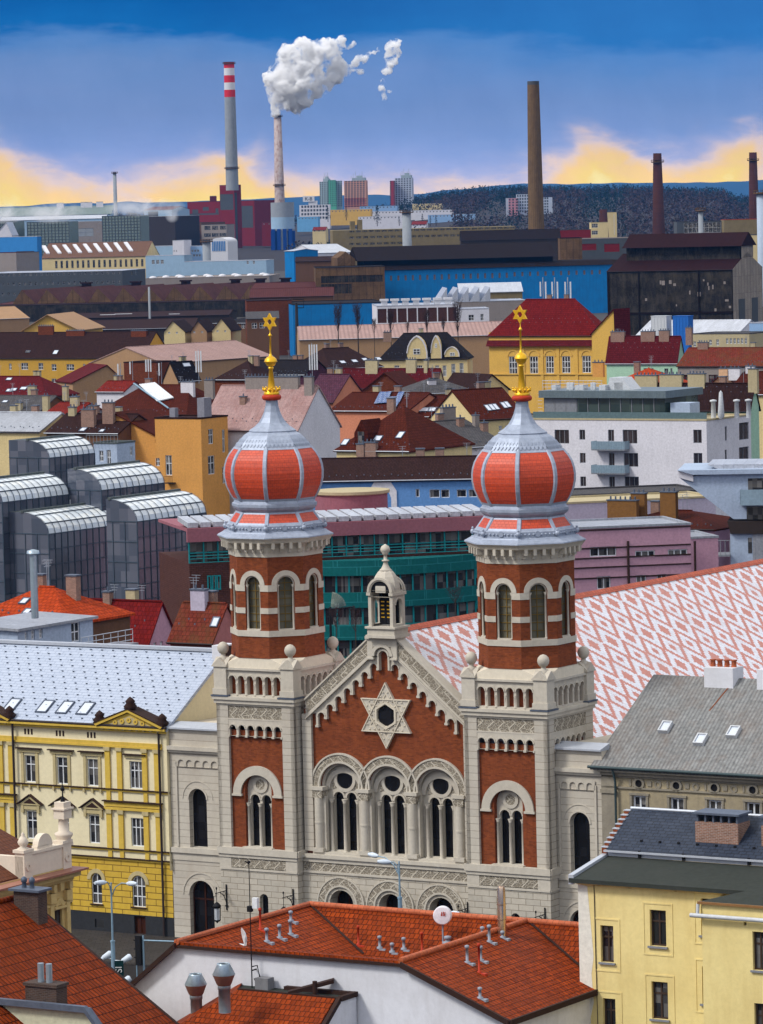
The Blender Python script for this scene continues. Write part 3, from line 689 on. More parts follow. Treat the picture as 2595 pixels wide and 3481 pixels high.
# belfry on the apex
bx = .35; bv = .95; bf = MB(); bh = .95
bf.box(bx-1.1, bx+1.1, bv-.85, bv+1.0, 22.6, 23.2); bf.box(bx-1.22, bx+1.22, bv-.98, bv+1.1, 23.2, 23.34); bf.box(bx-1.2, bx+1.2, bv-.95, bv+1.08, 22.55, 22.75)
for ax in (-1,1):
    for ay in (-1,1): bf.box(bx+ax*.87-.12, bx+ax*.87+.12, bv+ay*.68-.14, bv+ay*.68+.14, 23.34, 25.6)
for (o, d, n, hw, rr) in (((bx,bv-.82,0), XN, -YN, .98, .77), ((bx+.98,bv,0), YN, XN, .82, .5), ((bx-.98,bv,0), -YN, -XN, .82, .5), ((bx,bv+.82,0), -XN, YN, .98, .77)):
    S = Pl(o, d, n); fr_ = abs(n.y) > .5
    if fr_: wall(bf, o, d, n, -hw, hw, 25.4, 25.85, [(-rr,rr,25.4,25.85)], .3); S.band(bf, 0, 25.75, rr, .98, -.3, .04, n=18); S.band(bf, 0, 25.75, .86, 1.02, -.1, .1, n=18)
    else: wall(bf, o, d, n, -hw, hw, 23.34, 25.85, [(-rr+.08,rr-.08,23.5,25.3,True)], .3); S.band(bf, 0, 24.85, rr-.08, rr+.06, 0, .06, n=12)
    S.slab(bf, -hw-.06, -rr+.02, 25.5, 25.72, -.3, .12) if fr_ else S.slab(bf, -hw-.1, hw+.1, 25.5, 25.7, -.1, .1)
    if fr_: S.slab(bf, rr-.02, hw+.06, 25.5, 25.72, -.3, .12)
bf.M = Matrix.Translation((bx,bv,0)) @ Matrix.Scale(.82, 4, (0,1,0)); bf.lathe([(1.03,25.7), (1.03,26.05), (.95,26.42), (.8,26.78), (.6,27.06), (.4,27.25)], (0,0,0), 8, pi/8, False); bf.M = None
bel = bf.build('belfry', [STONEP], syn)
dk_ = MB(); Pl((bx,bv-.82,0), XN, -YN).band(dk_, 0, 25.72, .0, .77, -.2, -.06, n=16); Pl((bx,bv+.3,0), XN, -YN).slab(dk_, -.77, .77, 23.4, 25.74, -.1, 0); dk_.build('painted_recess_shade', [GLASS], bel)  # dark sheets painted in for the shade inside the open arch
fn = MB(); fn.lathe([(.44,27.22), (.3,27.36), (.18,27.6), (.14,27.82), (.26,27.84), (.26,27.92), (.13,27.94), (.12,28.28), (.2,28.3), (.2,28.38), (.33,28.55), (.34,28.68), (.26,28.88), (.1,28.98), (.02,29.04)], (bx,bv,0), 12); fn.build('belfry_finial', [STONEP], bel)
tb = MB()
for x in (-.24,.24):
    tb.box(bx+x-.21, bx+x+.21, bv-.1, bv+.02, 23.5, 25.2)
    Pl((bx+x,bv-.1,0), XN, -YN).band(tb, 0, 25.2, .0, .21, -.1, 0, n=8)
    for q in range(5): tb.box(bx+x-.15, bx+x+.13-.03*(q % 2), bv-.115, bv-.1, 23.9+.27*q, 23.98+.27*q, 1)
tb.build('tablet', [IRON, GOLD], bel)
# nave roof
rf = MB(); hr = MB(); zr, ze, ur = 22.95, 14.3, 10.85
A = lambda u, v, z: (.2+u, v, z)
rf.poly([A(0,1.5,zr), A(ur,1.5,ze), A(ur,66,ze), A(0,66,zr)][::1]); rf.poly([A(0,66,zr), A(-ur,66,ze), A(-ur,1.5,ze), A(0,1.5,zr)])
rf.poly([A(ur,1.5,ze-.2), A(ur,1.5,ze), A(0,1.5,zr), A(-ur,1.5,ze), A(-ur,1.5,ze-.2)][::-1])
nv = rf.build('nave_roof', [DIAM], syn)
RIDGE = mat('ridge_tiles', (.50,.115,.06), 'tile', rough=.5, sx=.4, sy=.4, var=.2, stain=.2)
hr.prism([A(-.35,1.5,zr-.22), A(0,1.5,zr+.12), A(.35,1.5,zr-.22)], (0,64.6,0))
for x0, z0 in ((ur,ze),): hr.box(.2+ur-.1, .2+ur+.25, 1.5, 66, ze-.25, ze+.02)
hr.build('ridge', [RIDGE], nv)
for v, z in ((17.4,20.0), (54.5,18.7), (20.5,14.9)):
    hh = MB(); u = (zr-z)/(zr-ze)*ur; hh.prism([A(u-.55,v,z+.42), A(u+.5,v,z+.0), A(u+.5,v,z-.4), A(u-.55,v,z+.3)], (0,.9,0)); hh.build('roof_hatch', [RIDGE], nv)
nw = MB()
for sgn in (1,-1): nw.box(*( (.2+ur-.6,.2+ur-.5) if sgn > 0 else (.2-ur+.5,.2-ur+.6)), 1.5, 66, 0, ze-.05)
nw.poly([A(ur-.5,66,0), A(-ur+.5,66,0), A(-ur+.5,66,ze-.1), A(0,66,zr-.1), A(ur-.5,66,ze-.1)]); nw.build('nave_wall', [STONE], syn)
# wall lanterns
def lantern(a, z, v=0.):
    lb = MB(); o = Vector((a, v, 0))
    lb.box(a-.04, a+.04, v-.08, v, z-1.4, z+.35); lb.box(a-.12, a+.12, v-.08, v-.02, z-1.15, z-1.05); lb.ball((a, v-.05, z+.4), .06, 6, 4)
    lb.tube([(a, v-.04, z), (a, v-1.45, z)], .03); lb.tube([(a, v-.05, z-.9), (a, v-.35, z-.3), (a, v-.85, z-.03)], .03)
    for t in range(8): lb.tube([(a, v-.35+.16*cos(t*pi/4), z-.2+.16*sin(t*pi/4)), (a, v-.35+.16*cos((t+1)*pi/4), z-.2+.16*sin((t+1)*pi/4))], .02, 4)
    lb.tube([(a, v-1.3, z+.3), (a, v-1.3, z-.75)], .025); lb.ball((a, v-1.3, z+.34), .07, 6, 4, 0, 1.6)
    lb.lathe([(.03,-.62), (.16,-.72), (.3,-.88), (.33,-.95), (.26,-1.0), (.26,-1.05)], (a, v-1.3, z), 8)
    lb.lathe([(.2,-2.0), (.27,-1.95), (.27,-1.9)], (a, v-1.3, z), 8); lb.lathe([(.02,-2.15), (.1,-2.05), (.2,-2.0)], (a, v-1.3, z), 8)
    for t in range(8): lb.tube([(a+.27*cos(t*pi/4), v-1.3+.27*sin(t*pi/4), z-1.0), (a+.25*cos(t*pi/4), v-1.3+.25*sin(t*pi/4), z-1.95)], .018, 4)
    l = lb.build('wall_lantern', [IRON], syn)
    gg = MB(); gg.lathe([(.19,-1.92), (.2,-1.03)], (a, v-1.3, z), 8); gg.build('lamp_glass', [LAMPGL], l)
LAMPGL = mat('milk_glass', (.62,.66,.70), rough=.3, stain=0, bump=0)
lantern(-13.0, 4.05, 0); lantern(-7.35, 4.1, 0); lantern(6.9, 4.1, 0); lantern(13.0, 4.1, 0)
# ================================================================ neighbours of the synagogue (same street grid)
SU = Vector((cos(rad(SANG)), -sin(rad(SANG)), 0)); SV = Vector((sin(rad(SANG)), cos(rad(SANG)), 0))
def grid(u, v, z=0.): return SO+SU*u+SV*v+Vector((0,0,z))
def thing(name, u, v, label, cat, group=None, ang=SANG): return empty(name, grid(u, v), ang, label, cat, group)
WHITEF = mat('white_frame', (.62,.64,.66), rough=.5, stain=0, bump=0)
BROWNF = mat('brown_frame', (.055,.035,.025), rough=.5, stain=0, bump=0)
GREYF = mat('grey_frame', (.20,.21,.23), rough=.5, stain=0, bump=0)
WIN = glassy('window_glass', (.010,.011,.015), .08, .8, (.55,.8), (.20,.19,.18))
YEL = mat('yellow_render', (.58,.40,.07), rough=.9, var=.12, stain=.3, scol=(.34,.20,.03), bump=.15)
YELR = mat('yellow_rustication', (.56,.37,.05), 'ashlar', rough=.9, sx=1.5, sy=.46, gap=.035, col2=(.52,.34,.05), mortar=(.19,.12,.025), bump=.5, stain=.3, scol=(.34,.19,.03), var=.1)
CREY = mat('pale_yellow_render', (.72,.64,.42), rough=.9, var=.08, stain=.25, scol=(.46,.38,.2), bump=.12)
BGREY = mat('grey_plinth', (.03,.032,.036), rough=.9, stain=.3)
DOWN = mat('dark_pipe', (.04,.03,.03), rough=.5, stain=.2, bump=0)
def slate_dots():
    m = mat('pale_slate', (.40,.45,.54), 'shingle', rough=.33, sx=.7, sy=.32, gap=.02, col2=(.36,.41,.50), mortar=(.20,.24,.32), bump=.25, stain=.12, scol=(.3,.34,.42), var=.06); return m
SLATE = slate_dots()
TILER = mat('orange_red_tiles', (.27,.042,.006), 'tile', spec=.03, rough=.55, sx=.30, sy=.36, gap=.03, col2=(.13,.020,.004), mortar=(.045,.008,.003), bump=.9, stain=.6, scol=(.13,.028,.010), var=.32)
TILEB = mat('burnt_red_tiles', (.21,.034,.006), 'tile', spec=.03, rough=.6, sx=.30, sy=.60, gap=.035, col2=(.115,.02,.005), mortar=(.03,.006,.003), bump=.6, stain=.6, scol=(.11,.025,.009), var=.32)
RIDGER = mat('red_ridge', (.46,.12,.05), 'tile', rough=.5, sx=.36, sy=.36, var=.2, stain=.2)
WHITER = mat('white_render', (.64,.65,.69), rough=.9, var=.07, stain=.5, scol=(.44,.43,.44), bump=.12)
DARKTRIM = mat('dark_brown_trim', (.035,.018,.014), rough=.7, stain=.2)
def bar(mb, a, b, w_=.16, h_=.3):
    a, b = Vector(a), Vector(b); d = (b-a).normalized(); s_ = d.cross(Vector((0,0,1))).normalized()*w_/2; u_ = Vector((0,0,h_))
    mb.add([a-s_-u_, a+s_-u_, a+s_, a-s_, b-s_-u_, b+s_-u_, b+s_, b-s_], [[0,1,2,3], [7,6,5,4], [0,4,5,1], [1,5,6,2], [2,6,7,3], [3,7,4,0]])
# ---- yellow corner house with pale slate roof (left)
yh = thing('yellow_house', -18.45, 1.2, 'yellow and cream townhouse with pale slate roof left of the synagogue', 'house')
S = Pl((0,0,0), XN, -YN); yb = MB(); yg = MB(); yt = MB(); yl = MB(); dk = MB()
K = 18.45; a_ = lambda u: u+K
wins = [(-31.35,-30.4), (-28.45,-27.5), (-25.72,-24.77), (-21.98,-20.86)]
opsU = [(a_(x0),a_(x1),10.76,12.76) for x0,x1 in wins]; opsM = [(a_(x0),a_(x1),6.55,8.62) for x0,x1 in wins]
opsG = [(a_(-31.3),a_(-30.35),2.1,4.35,True), (a_(-28.5),a_(-27.55),2.1,4.35,True), (a_(-25.65),a_(-24.72),2.1,4.35,True), (a_(-22.05),a_(-20.86),2.1,4.4,True)]
more = [(-35.3,-34.2)]; opsU += [(a_(x0),a_(x1),10.76,12.76) for x0,x1 in more]; opsM += [(a_(x0),a_(x1),6.55,8.62) for x0,x1 in more]
wall(yb, (0,0,0), XN, -YN, -19, 0, 5.6, 15.0, opsU+opsM, .18)
wall(yg, (0,0,0), XN, -YN, -19, 0, 1.5, 5.6, opsG, .18)
wall(dk, (0,-.05,0), XN, -YN, -19, 0, 0, 1.5, [(a_(-25.4),a_(-24.6),.35,1.0), (a_(-21.9),a_(-20.9),0,1.45)], .2); S.slab(dk, -19, 0, 1.47, 1.52, -.1, .06)
wh = yb.build('wall', [CREY], yh); yg.build('rusticated_ground_floor', [YELR], wh); dk.build('plinth', [BGREY], wh)
for op in opsU+opsM: window(yh, (0,0,0), XN, -YN, op, WHITEF, WIN, 3 if op[1]-op[0] > 1.05 else 2, 2, .07, .18, split=.66, pane=True)
for op in opsG: window(yh, (0,0,0), XN, -YN, op, WHITEF, WIN, 3 if op[1]-op[0] > 1.05 else 2, 3, .07, .18, pane=True)
window(yh, (0,-.05,0), XN, -YN, (a_(-21.9),a_(-20.9),0,1.45), WOOD, WOOD, 2, 1, .06, .2, name='door')
ye = MB()
for u0 in (-24.05,-23.0,-20.78,-19.72,-32.75,-33.7): 
    S.slab(ye, a_(u0), a_(u0)+.42, 10.7, 13.72, -.05, .14); S.slab(ye, a_(u0), a_(u0)+.42, 6.3, 9.15, -.05, .14); S.slab(ye, a_(u0)+.04, a_(u0)+.38, 9.75, 10.62, -.05, .1); S.slab(ye, a_(u0)+.04, a_(u0)+.38, 5.6, 6.22, -.05, .1)
    S.slab(yt, a_(u0)-.06, a_(u0)+.48, 13.45, 13.72, 0, .22); S.slab(yt, a_(u0)-.06, a_(u0)+.48, 8.85, 9.15, 0, .22)
for (u0,u1) in ((-33.9,-32.2), (-24.2,-19.2)):
    S.slab(ye, a_(u0), a_(u1), 9.15, 9.35, -.05, .2); S.slab(ye, a_(u0), a_(u1), 9.4, 9.75, -.05, .18); S.slab(dk := MB(), a_(u0)-.1, a_(u1)+.1, 9.75, 9.83, -.05, .34); dk.build('dark_ledge', [DARKTRIM], wh)
S.slab(ye, -19, -.6, 13.72, 13.86, -.05, .18); S.slab(ye, -19, -.6, 13.86, 14.12, -.05, .1)
S.slab(ye, -19, -.05, 14.92, 15.12, -.05, .28); S.slab(ye, -19, -.02, 15.12, 15.3, -.1, .5); 
dl = MB()
for z in (10.62, 6.25, 5.58): S.slab(dl, -19, 0, z, z+.07, -.05, .2); S.slab(ye, -19, 0, z-.12, z, -.05, .12)
# hoods
for x0,x1 in wins[:3]:
    S.slab(yt, a_(x0)-.5, a_(x1)+.5, 13.0, 13.25, 0, .14); S.slab(dl, a_(x0)-.65, a_(x1)+.65, 13.25, 13.33, 0, .3); S.slab(yt, a_(x0)-.3, a_(x0)-.06, 10.7, 13.0, 0, .08); S.slab(yt, a_(x1)+.06, a_(x1)+.3, 10.7, 13.0, 0, .08)
    m_ = (a_(x0)+a_(x1))/2
    S.prism(yt, [(m_-1.0,9.1), (m_+1.0,9.1), (m_,9.75)], 0, .2); S.prism(dl, [(m_-.6,9.2), (m_+.6,9.2), (m_,9.58)], .2, .212)
    S.prism(dl, [(m_-1.12,9.1), (m_,9.82), (m_,9.9), (m_-1.18,9.16)][::-1], 0, .32); S.prism(dl, [(m_+1.12,9.1), (m_,9.82), (m_,9.9), (m_+1.18,9.16)], 0, .32)
    S.slab(yt, m_-.75, m_+.75, 8.75, 9.05, 0, .12)
    for dx in (-.82,.6): S.slab(yt, m_+dx, m_+dx+.22, 8.5, 9.1, 0, .16)
    for dx in (-.75,0,.75): S.slab(yt, m_+dx-.08, m_+dx+.08, 10.3, 10.62, 0, .16)
x0,x1 = wins[3]; S.slab(yt, a_(x0)-.35, a_(x1)+.35, 13.0, 13.22, 0, .12); S.slab(dl, a_(x0)-.45, a_(x1)+.45, 13.22, 13.3, 0, .26)
for u in (-31.4,-28.55,-25.75):
    for k in range(3): S.slab(dl, a_(u)+.3*k+.1, a_(u)+.3*k+.26, 14.3, 14.72, 0, .012)
for op in opsG: S.band(yt, (op[0]+op[1])/2, op[3]-(op[1]-op[0])/2, (op[1]-op[0])/2+.04, (op[1]-op[0])/2+.34, 0, .06); S.slab(dl, op[0]-.1, op[1]+.1, 2.02, 2.1, 0, .12)
# pediments
for c, hw in ((a_(-21.6), 2.75), (a_(-35.2), 2.75)):
    S.prism(ye, [(c-hw,15.3), (c+hw,15.3), (c,16.35)], -.6, .42); S.prism(yt, [(c-hw*.68,15.42), (c+hw*.68,15.42), (c,16.1)], .42, .43)
    S.prism(ye, [(c-hw-.1,15.3), (c,16.4), (c,16.58), (c-hw-.25,15.46)][::-1], -.6, .62); S.prism(ye, [(c+hw+.1,15.3), (c,16.4), (c,16.58), (c+hw+.25,15.46)], -.6, .62)
    S.prism(dl, [(c-hw-.25,15.47), (c,16.59), (c,16.66), (c-hw-.32,15.54)][::-1], -.8, .66); S.prism(dl, [(c+hw+.25,15.47), (c,16.59), (c,16.66), (c+hw+.32,15.54)], -.8, .66)
    for x, z in ((c-hw,15.5), (c,16.6), (c+hw,15.5)):
        e = S.P(x, z, .2); dl.lathe([(.42,0), (.5,.2), (.3,.42), (.38,.55), (.2,.75), (.01,.9)], (e.x,e.y,e.z), 8)
    for k in range(9): S.slab(yt, c-hw+.3+k*(2*hw-.6)/8-.09, c-hw+.3+k*(2*hw-.6)/8+.09, 15.02, 15.14, .2, .4)
    for k in range(5): S.band(ye, c-1.2+.6*k, 15.6+.1*(2-abs(k-2)), .08, .2, .43, .5, 0, 2*pi, 8)
ye.build('yellow_mouldings', [YEL], wh); yt.build('relief_ornament', [mat('ochre_ornament', (.46,.38,.2), stain=.3)], wh); dl.build('dark_ledge', [DARKTRIM], wh)
rf = MB(); r0, r1 = (.05,-.55,15.42), (.05,7.7,20.15)
rf.poly([(-22,-.35,15.35), (.12,-.35,15.35), (.12,7.6,20.1), (-22,7.6,20.1)]); rf.poly([(-22,7.6,20.1), (.12,7.6,20.1), (.12,15.5,15.4), (-22,15.5,15.4)])
rf.poly([(.12,-.35,15.35), (.12,-.35,15.1), (.12,7.6,19.8), (.12,7.6,20.1)]); rf.poly([(-22,-.35,15.1), (.12,-.35,15.1), (.12,-.35,15.35), (-22,-.35,15.35)])
yr = rf.build('roof', [SLATE], yh)
sl_ = MB(); slope = Vector((0,7.95,4.75)).normalized(); nn = Vector((0,-4.75,7.95)).normalized(); kk = 0
base = Vector((0,-.35,15.35))
for i in range(13):
    for j in range(22):
        d_ = .55+i*.68; x = -21.7+j*1.0+(.5 if i % 2 else 0)
        if x > -.3: continue
        p = base+slope*d_+Vector((x,0,0))
        sl_.add([p-Vector((.06,0,0)), p+Vector((.06,0,0)), p+Vector((.06,0,0))+nn*.12, p-Vector((.06,0,0))+nn*.12, p+slope*.12-Vector((.06,0,0)), p+slope*.12+Vector((.06,0,0))], [[0,1,2,3], [3,2,5,4], [0,3,4], [1,5,2]])
tag(sl_.build('snow_guards', [LEADD], yr), kind='stuff')
def skylight(parent, o, sdir, ndir, wx, hs, frame=None, glass=None, thick=.12, label=None):
    """roof window: o = lower left corner on the roof plane; x along eave, sdir up the slope, ndir roof normal"""
    m = MB(); o = Vector(o); ux = sdir.cross(ndir).normalized()
    if ux.x < 0: ux = -ux
    def q(a, b, c): return o+ux*a+sdir*b+ndir*c
    f_ = .09
    for a0,a1,b0,b1 in ((0,wx,0,f_), (0,wx,hs-f_,hs), (0,f_,f_,hs-f_), (wx-f_,wx,f_,hs-f_)):
        m.add([q(a,b,c) for c in (-.02,thick) for b in (b0,b1) for a in (a0,a1)], [[4,5,7,6], [0,4,6,2], [1,3,7,5], [0,1,5,4], [2,6,7,3]])
    m.poly([q(f_,f_,thick*.7), q(wx-f_,f_,thick*.7), q(wx-f_,hs-f_,thick*.7), q(f_,hs-f_,thick*.7)], 1)
    return m.build('skylight', [frame or LEADD, glass or SKYGL], parent)
SKYGL = mat('skylight_glass', (.55,.60,.68), rough=.08, spec=.9, stain=0, bump=0, var=.05)
for x in (-15.2,-12.2,-10.4,-8.55): skylight(yr, base+slope*1.0+Vector((x,0,0)), slope, nn, 1.0, 1.45)
rc = MB(); rc.box(-22,.2,7.3,7.9,20.05,20.28); rc.build('ridge_cap', [ZINC], yr)
pw = MB(); pw.poly([(.0,-.3,5), (.0,15.5,5), (.0,15.5,15.1), (.0,7.6,19.85), (.0,-.3,15.1)]); pw.build('party_wall', [CREY], yh)
ch = MB(); ch.box(-.55,.3,6.7,8.6,18.6,20.6); ch.build('chimney', [WHITER], yr); ch = MB(); ch.box(.3,.34,6.75,8.55,18.6,20.5); ch.build('chimney_side', [DARKTRIM], yr)
gu = MB(); gu.tube([(-22,-.45,15.36), (.1,-.45,15.36)], .1); gu.tube([(-.75,-.3,15.3), (-.75,-.2,14.9), (-.75,-.2,.2)], .09); gu.tube([(-13.7,-.3,15.3), (-13.7,-.25,.2)], .09); gu.build('gutter', [DOWN], yh)
# ---- grey corrugated roof house (right of the synagogue)
GREYW = mat('weathered_ochre_render', (.36,.30,.19), rough=.95, var=.18, stain=.55, scol=(.16,.14,.11), bump=.25)
ASB = mat('grey_corrugated_roof', (.22,.225,.22), 'corr', rough=.5, sx=.28, sy=1.25, gap=.03, col2=(.13,.13,.13), var=.35, bump=.4, stain=.45, scol=(.17,.12,.09))
gh = thing('grey_roofed_house', 16.95, 1.2, 'weathered ochre house with grey corrugated roof right of the synagogue', 'house')
gw = MB(); S = Pl((0,0,0), XN, -YN); L_ = 18
gops = [(2.33+2.84*i, 3.36+2.84*i, 10.2, 12.42) for i in range(5)]
wall(gw, (0,0,0), XN, -YN, 0, L_, 0, 14.2, gops, .2); gw.poly([(0,0,0), (0,15,0), (0,15,14), (0,7.3,19), (0,0,14)][::-1])
gm_ = MB()
S.slab(gm_, -.1, L_, 14.0, 14.3, -.1, .55); S.slab(gm_, -.05, L_, 13.75, 14.0, -.1, .3); S.slab(gm_, 0, L_, 12.86, 12.98, 0, .12); S.slab(gm_, 0, L_, 13.6, 13.75, 0, .12)
S.slab(gm_, 0, 1.0, 0, 13.7, 0, .12); S.slab(gm_, -.05, 1.1, 12.5, 12.75, 0, .22)
for i in range(5):
    c = 2.85+2.84*i; S.band(gm_, c, 13.25, .26, .42, 0, .12, 0, 2*pi, 16); S.slab(gm_, c-.75, c+.75, 12.45, 12.6, 0, .12)
    for d_ in (-.72,.52): S.slab(gm_, c+d_, c+d_+.16, 10.1, 12.45, 0, .08)
    S.band(gm_, c+1.42, 13.25, .14, .28, 0, .05, 0, 2*pi, 10); S.slab(gm_, c+.62, c+.95, 13.1, 13.45, 0, .07)
    for d_ in (-.75,-.5): S.slab(gm_, c+d_, c+d_+.15, 13.05, 13.5, 0, .06)
g_ = gw.build('wall', [GREYW], gh); gm_.build('mouldings', [mat('grey_stone_trim', (.27,.24,.185), stain=.5, scol=(.13,.115,.095))], g_)
for i in range(5):
    oc_ = MB(); S.band(oc_, 2.85+2.84*i, 13.25, .01, .27, -.05, .02, 0, 2*pi, 14); oc_.build('round_window', [IRON], gh)
for op in gops: window(gh, (0,0,0), XN, -YN, op, WHITEF, WIN, 2, 2, .12, .2, pane=True, split=.55)
rf = MB(); e0, e1 = Vector((-.6,-.55,14.32)), Vector((-.3,7.3,19.75))
rf.poly([(-.6,-.55,14.32), (L_,-.55,14.32), (L_,7.3,19.75), (.25,7.3,19.75)]); rf.poly([(.25,7.3,19.75), (L_,7.3,19.75), (L_,15,14.3), (-.6,15,14.3)])
rf.poly([(-.6,-.55,14.32), (.25,7.3,19.75), (-.6,15,14.3)][::-1]); rf.poly([(-.6,-.55,14.1), (L_,-.55,14.1), (L_,-.55,14.32), (-.6,-.55,14.32)])
gr_ = rf.build('roof', [ASB], gh)
sl2 = Vector((0,7.85,5.43)).normalized(); n2_ = Vector((0,-5.43,7.85)).normalized(); b2_ = Vector((0,-.55,14.32))
PALEB = mat('pale_grey_metal', (.5,.52,.54), rough=.4, stain=.2)
for x, s_ in ((3.1,3.6), (6.2,2.55), (8.3,3.45)): skylight(gr_, b2_+sl2*s_+Vector((x,0,0)), sl2, n2_, .75, 1.0, PALEB, SKYGL, .3)
rs = MB()
for x0, x1, d0, d1 in ((6.35,6.6,6.1,9.2), ):
    rs.poly([b2_+sl2*d0+Vector((x0-.45,0,0))+n2_*.012, b2_+sl2*d0+Vector((x0-.35,0,0))+n2_*.012, b2_+sl2*d1+Vector((x1,0,0))+n2_*.012, b2_+sl2*d1+Vector((x1-.12,0,0))+n2_*.012])
rs.build('rust_strip', [mat('rust', (.16,.05,.02), rough=.9)], gr_)
for x in (4.6,8.6):
    cb = MB(); cb.box(x,x+2.2,6.4,8.0,18.6,20.5)
    for k in range(4): cb.lathe([(.2,20.5), (.17,20.9), (.24,20.92), (.24,21.0)], (x+.3+.53*k,7.2,0), 8, 0, True, 1)
    cb.build('chimney', [WHITER, RIDGER], gr_)
gu = MB(); gu.tube([(-.7,-.68,14.3), (L_,-.68,14.3)], .11); gu.tube([(1.15,-.6,14.2), (1.15,-.25,13.3), (1.15,-.25,.2)], .09); gu.build('gutter', [mat('green_black_gutter', (.05,.075,.08), rough=.4, stain=.2)], gh)
# ---- yellow house, lower right
YP = mat('primrose_render', (.74,.61,.27), rough=.9, var=.08, stain=.55, scol=(.54,.40,.15), bump=.12)
yl2 = thing('primrose_house', 47.4, -57.5, 'plain pale yellow house with dark slate roof at the lower right', 'house')
YD = mat('faded_white_paint', (.70,.68,.60), rough=.9, stain=.2)
def at_plane(x, y, u0, v0):                               # photo pixel -> (a, z) on the street-grid plane v = v0
    r = ray(x, y); o = grid(0, v0); t = (o-CAM).dot(SV)/r.dot(SV); p = CAM+r*t; return (p-SO).dot(SU)-u0, p.z
reg(1895, 2700, .4237)
def W4(X0, Y0, X1, Y1, u0, v0):
    a0, z1 = at_plane(*px(X0, Y0), u0, v0); a1, _ = at_plane(*px(X1, Y0), u0, v0); _, z0 = at_plane(*px(X0, Y1), u0, v0); return (a0, a1, z0, z1)
S = Pl((0,0,0), XN, -YN); yw = MB()
yops = [W4(345,1050,448,1345,47.4,-57.5), W4(740,925,870,1215,47.4,-57.5), W4(365,1635,465,1935,47.4,-57.5), W4(755,1500,885,1800,47.4,-57.5), W4(1150,835,1260,1130,47.4,-57.5), W4(1160,1380,1260,1680,47.4,-57.5)]
z_ = yops[1]; yops.append((z_[0], z_[1], z_[2]-6.9, z_[3]-6.9))
vents = [W4(318,708,342,735,47.4,-57.5), W4(572,727,597,754,47.4,-57.5), W4(938,750,962,780,47.4,-57.5), W4(1336,778,1360,806,47.4,-57.5)]
wall(yw, (0,0,0), XN, -YN, 0, 18, 0, 17.3, yops+vents, .25); yw.poly([(0,0,0), (0,12,0), (0,12,17), (0,6,20), (0,3.5,17.9), (0,0,17.3)][::-1])
yo = yw.build('wall', [YP], yl2)
tr = MB(); S.slab(tr, -.05, 18, 17.0, 17.12, 0, .1); S.slab(tr, -.05, 18, 17.12, 17.3, 0, .25)
for op in yops:
    for a0,a1,z0,z1 in ((op[0]-.4,op[0]-.32,op[2]-.4,op[3]+.3), (op[1]+.32,op[1]+.4,op[2]-.4,op[3]+.3), (op[0]-.4,op[1]+.4,op[3]+.3,op[3]+.38), (op[0]-.4,op[1]+.4,op[2]-.48,op[2]-.4)): S.slab(tr, a0,a1,z0,z1,0,.03)
tr.build('mouldings', [YP], yo)
dp = MB(); S.prism(dp, [(.0,17.0), (.55,16.9), (.75,14.5), (.85,13.2), (.7,12.3), (.8,10.8), (.5,9.6), (.35,8.2), (0,6.5)][::-1], 0, .012); dp.build('bare_plaster_patch', [YD], yo)
wi = MB(); S.prism(wi, [(.95,17.0), (.98,17.0), (1.1,2), (1.07,2)], .02, .05); wi.build('lightning_wire', [DOWN], yo)
for op in yops: window(yl2, (0,0,0), XN, -YN, op, BROWNF, WIN, 2, 2, .09, .25, split=.68, pane=True, sill=GREYF)
for op in vents: window(yl2, (0,0,0), XN, -YN, op, DARKTRIM, DARKTRIM, 1, 1, .04, .25, name='vent')
GRF = mat('greenish_felt_roof', (.034,.039,.034), rough=.9, var=.15, stain=.4, scol=(.05,.05,.045)); BSL = mat('blue_black_slate', (.022,.031,.052), 'shingle', rough=.45, spec=.2, sx=.42, sy=.24, gap=.02, col2=(.036,.047,.072), mortar=(.008,.01,.016), bump=.5, stain=.2)
rf = MB(); rf.poly([(-.3,-.45,17.32), (18,-.45,17.32), (18,3.45,17.95), (-.3,3.45,17.95)]); rf.poly([(-.3,-.45,17.1), (18,-.45,17.1), (18,-.45,17.32), (-.3,-.45,17.32)])
yrf = rf.build('lower_roof', [GRF], yl2)
rf = MB(); rf.poly([(-.1,3.3,18.32), (18,3.3,18.32), (18,6.2,20.1), (-.1,6.2,20.1)]); rf.poly([(-.1,6.2,20.1), (18,6.2,20.1), (18,11,17), (-.1,11,17)]); yup = rf.build('upper_roof', [BSL], yl2)
gt_ = MB(); gt_.box(-.2,18,3.42,3.52,17.97,18.2); gt_.box(-.2,18,3.2,3.5,18.2,18.3); gt_.build('box_gutter', [ZINC], yl2)
rr_ = MB(); rr_.tube([(-.1,6.2,20.14), (18,6.2,20.14)], .09); rr_.build('ridge_cap', [ZINC], yup)
pp = MB()
bar(pp, (-.22,-.35,17.5), (-.22,3.5,18.1), .3, .5)
pp.build('parapet', [ZINC], yl2); pp = MB()
for k in range(9):
    y0 = 3.4+.32*k; pp.box(-.40,-.06,y0,y0+.32,17.2,18.4+.2*k); pp.box(-.44,-.02,y0-.02,y0+.34,18.4+.2*k,18.45+.2*k,1)
pp.build('stepped_brick_parapet', [BRICK, ZINC], yl2)
for x in (4.75,8.6):
    cb = MB(); cb.box(x,x+2.5,4.2,5.6,18.5,19.95); cb.box(x-.12,x+2.6,4.1,5.7,20.35,20.46,1)
    for k in range(6): cb.box(x+.06+.46*k,x+.16+.46*k,4.25,5.5,19.95,20.35,1)
    cb.build('chimney', [mat('old_chimney_brick', (.26,.13,.09), 'brick', sx=.26, sy=.085, gap=.014, col2=(.15,.07,.05), mortar=(.32,.27,.23), bump=.3, stain=.3), LEADD], yup)
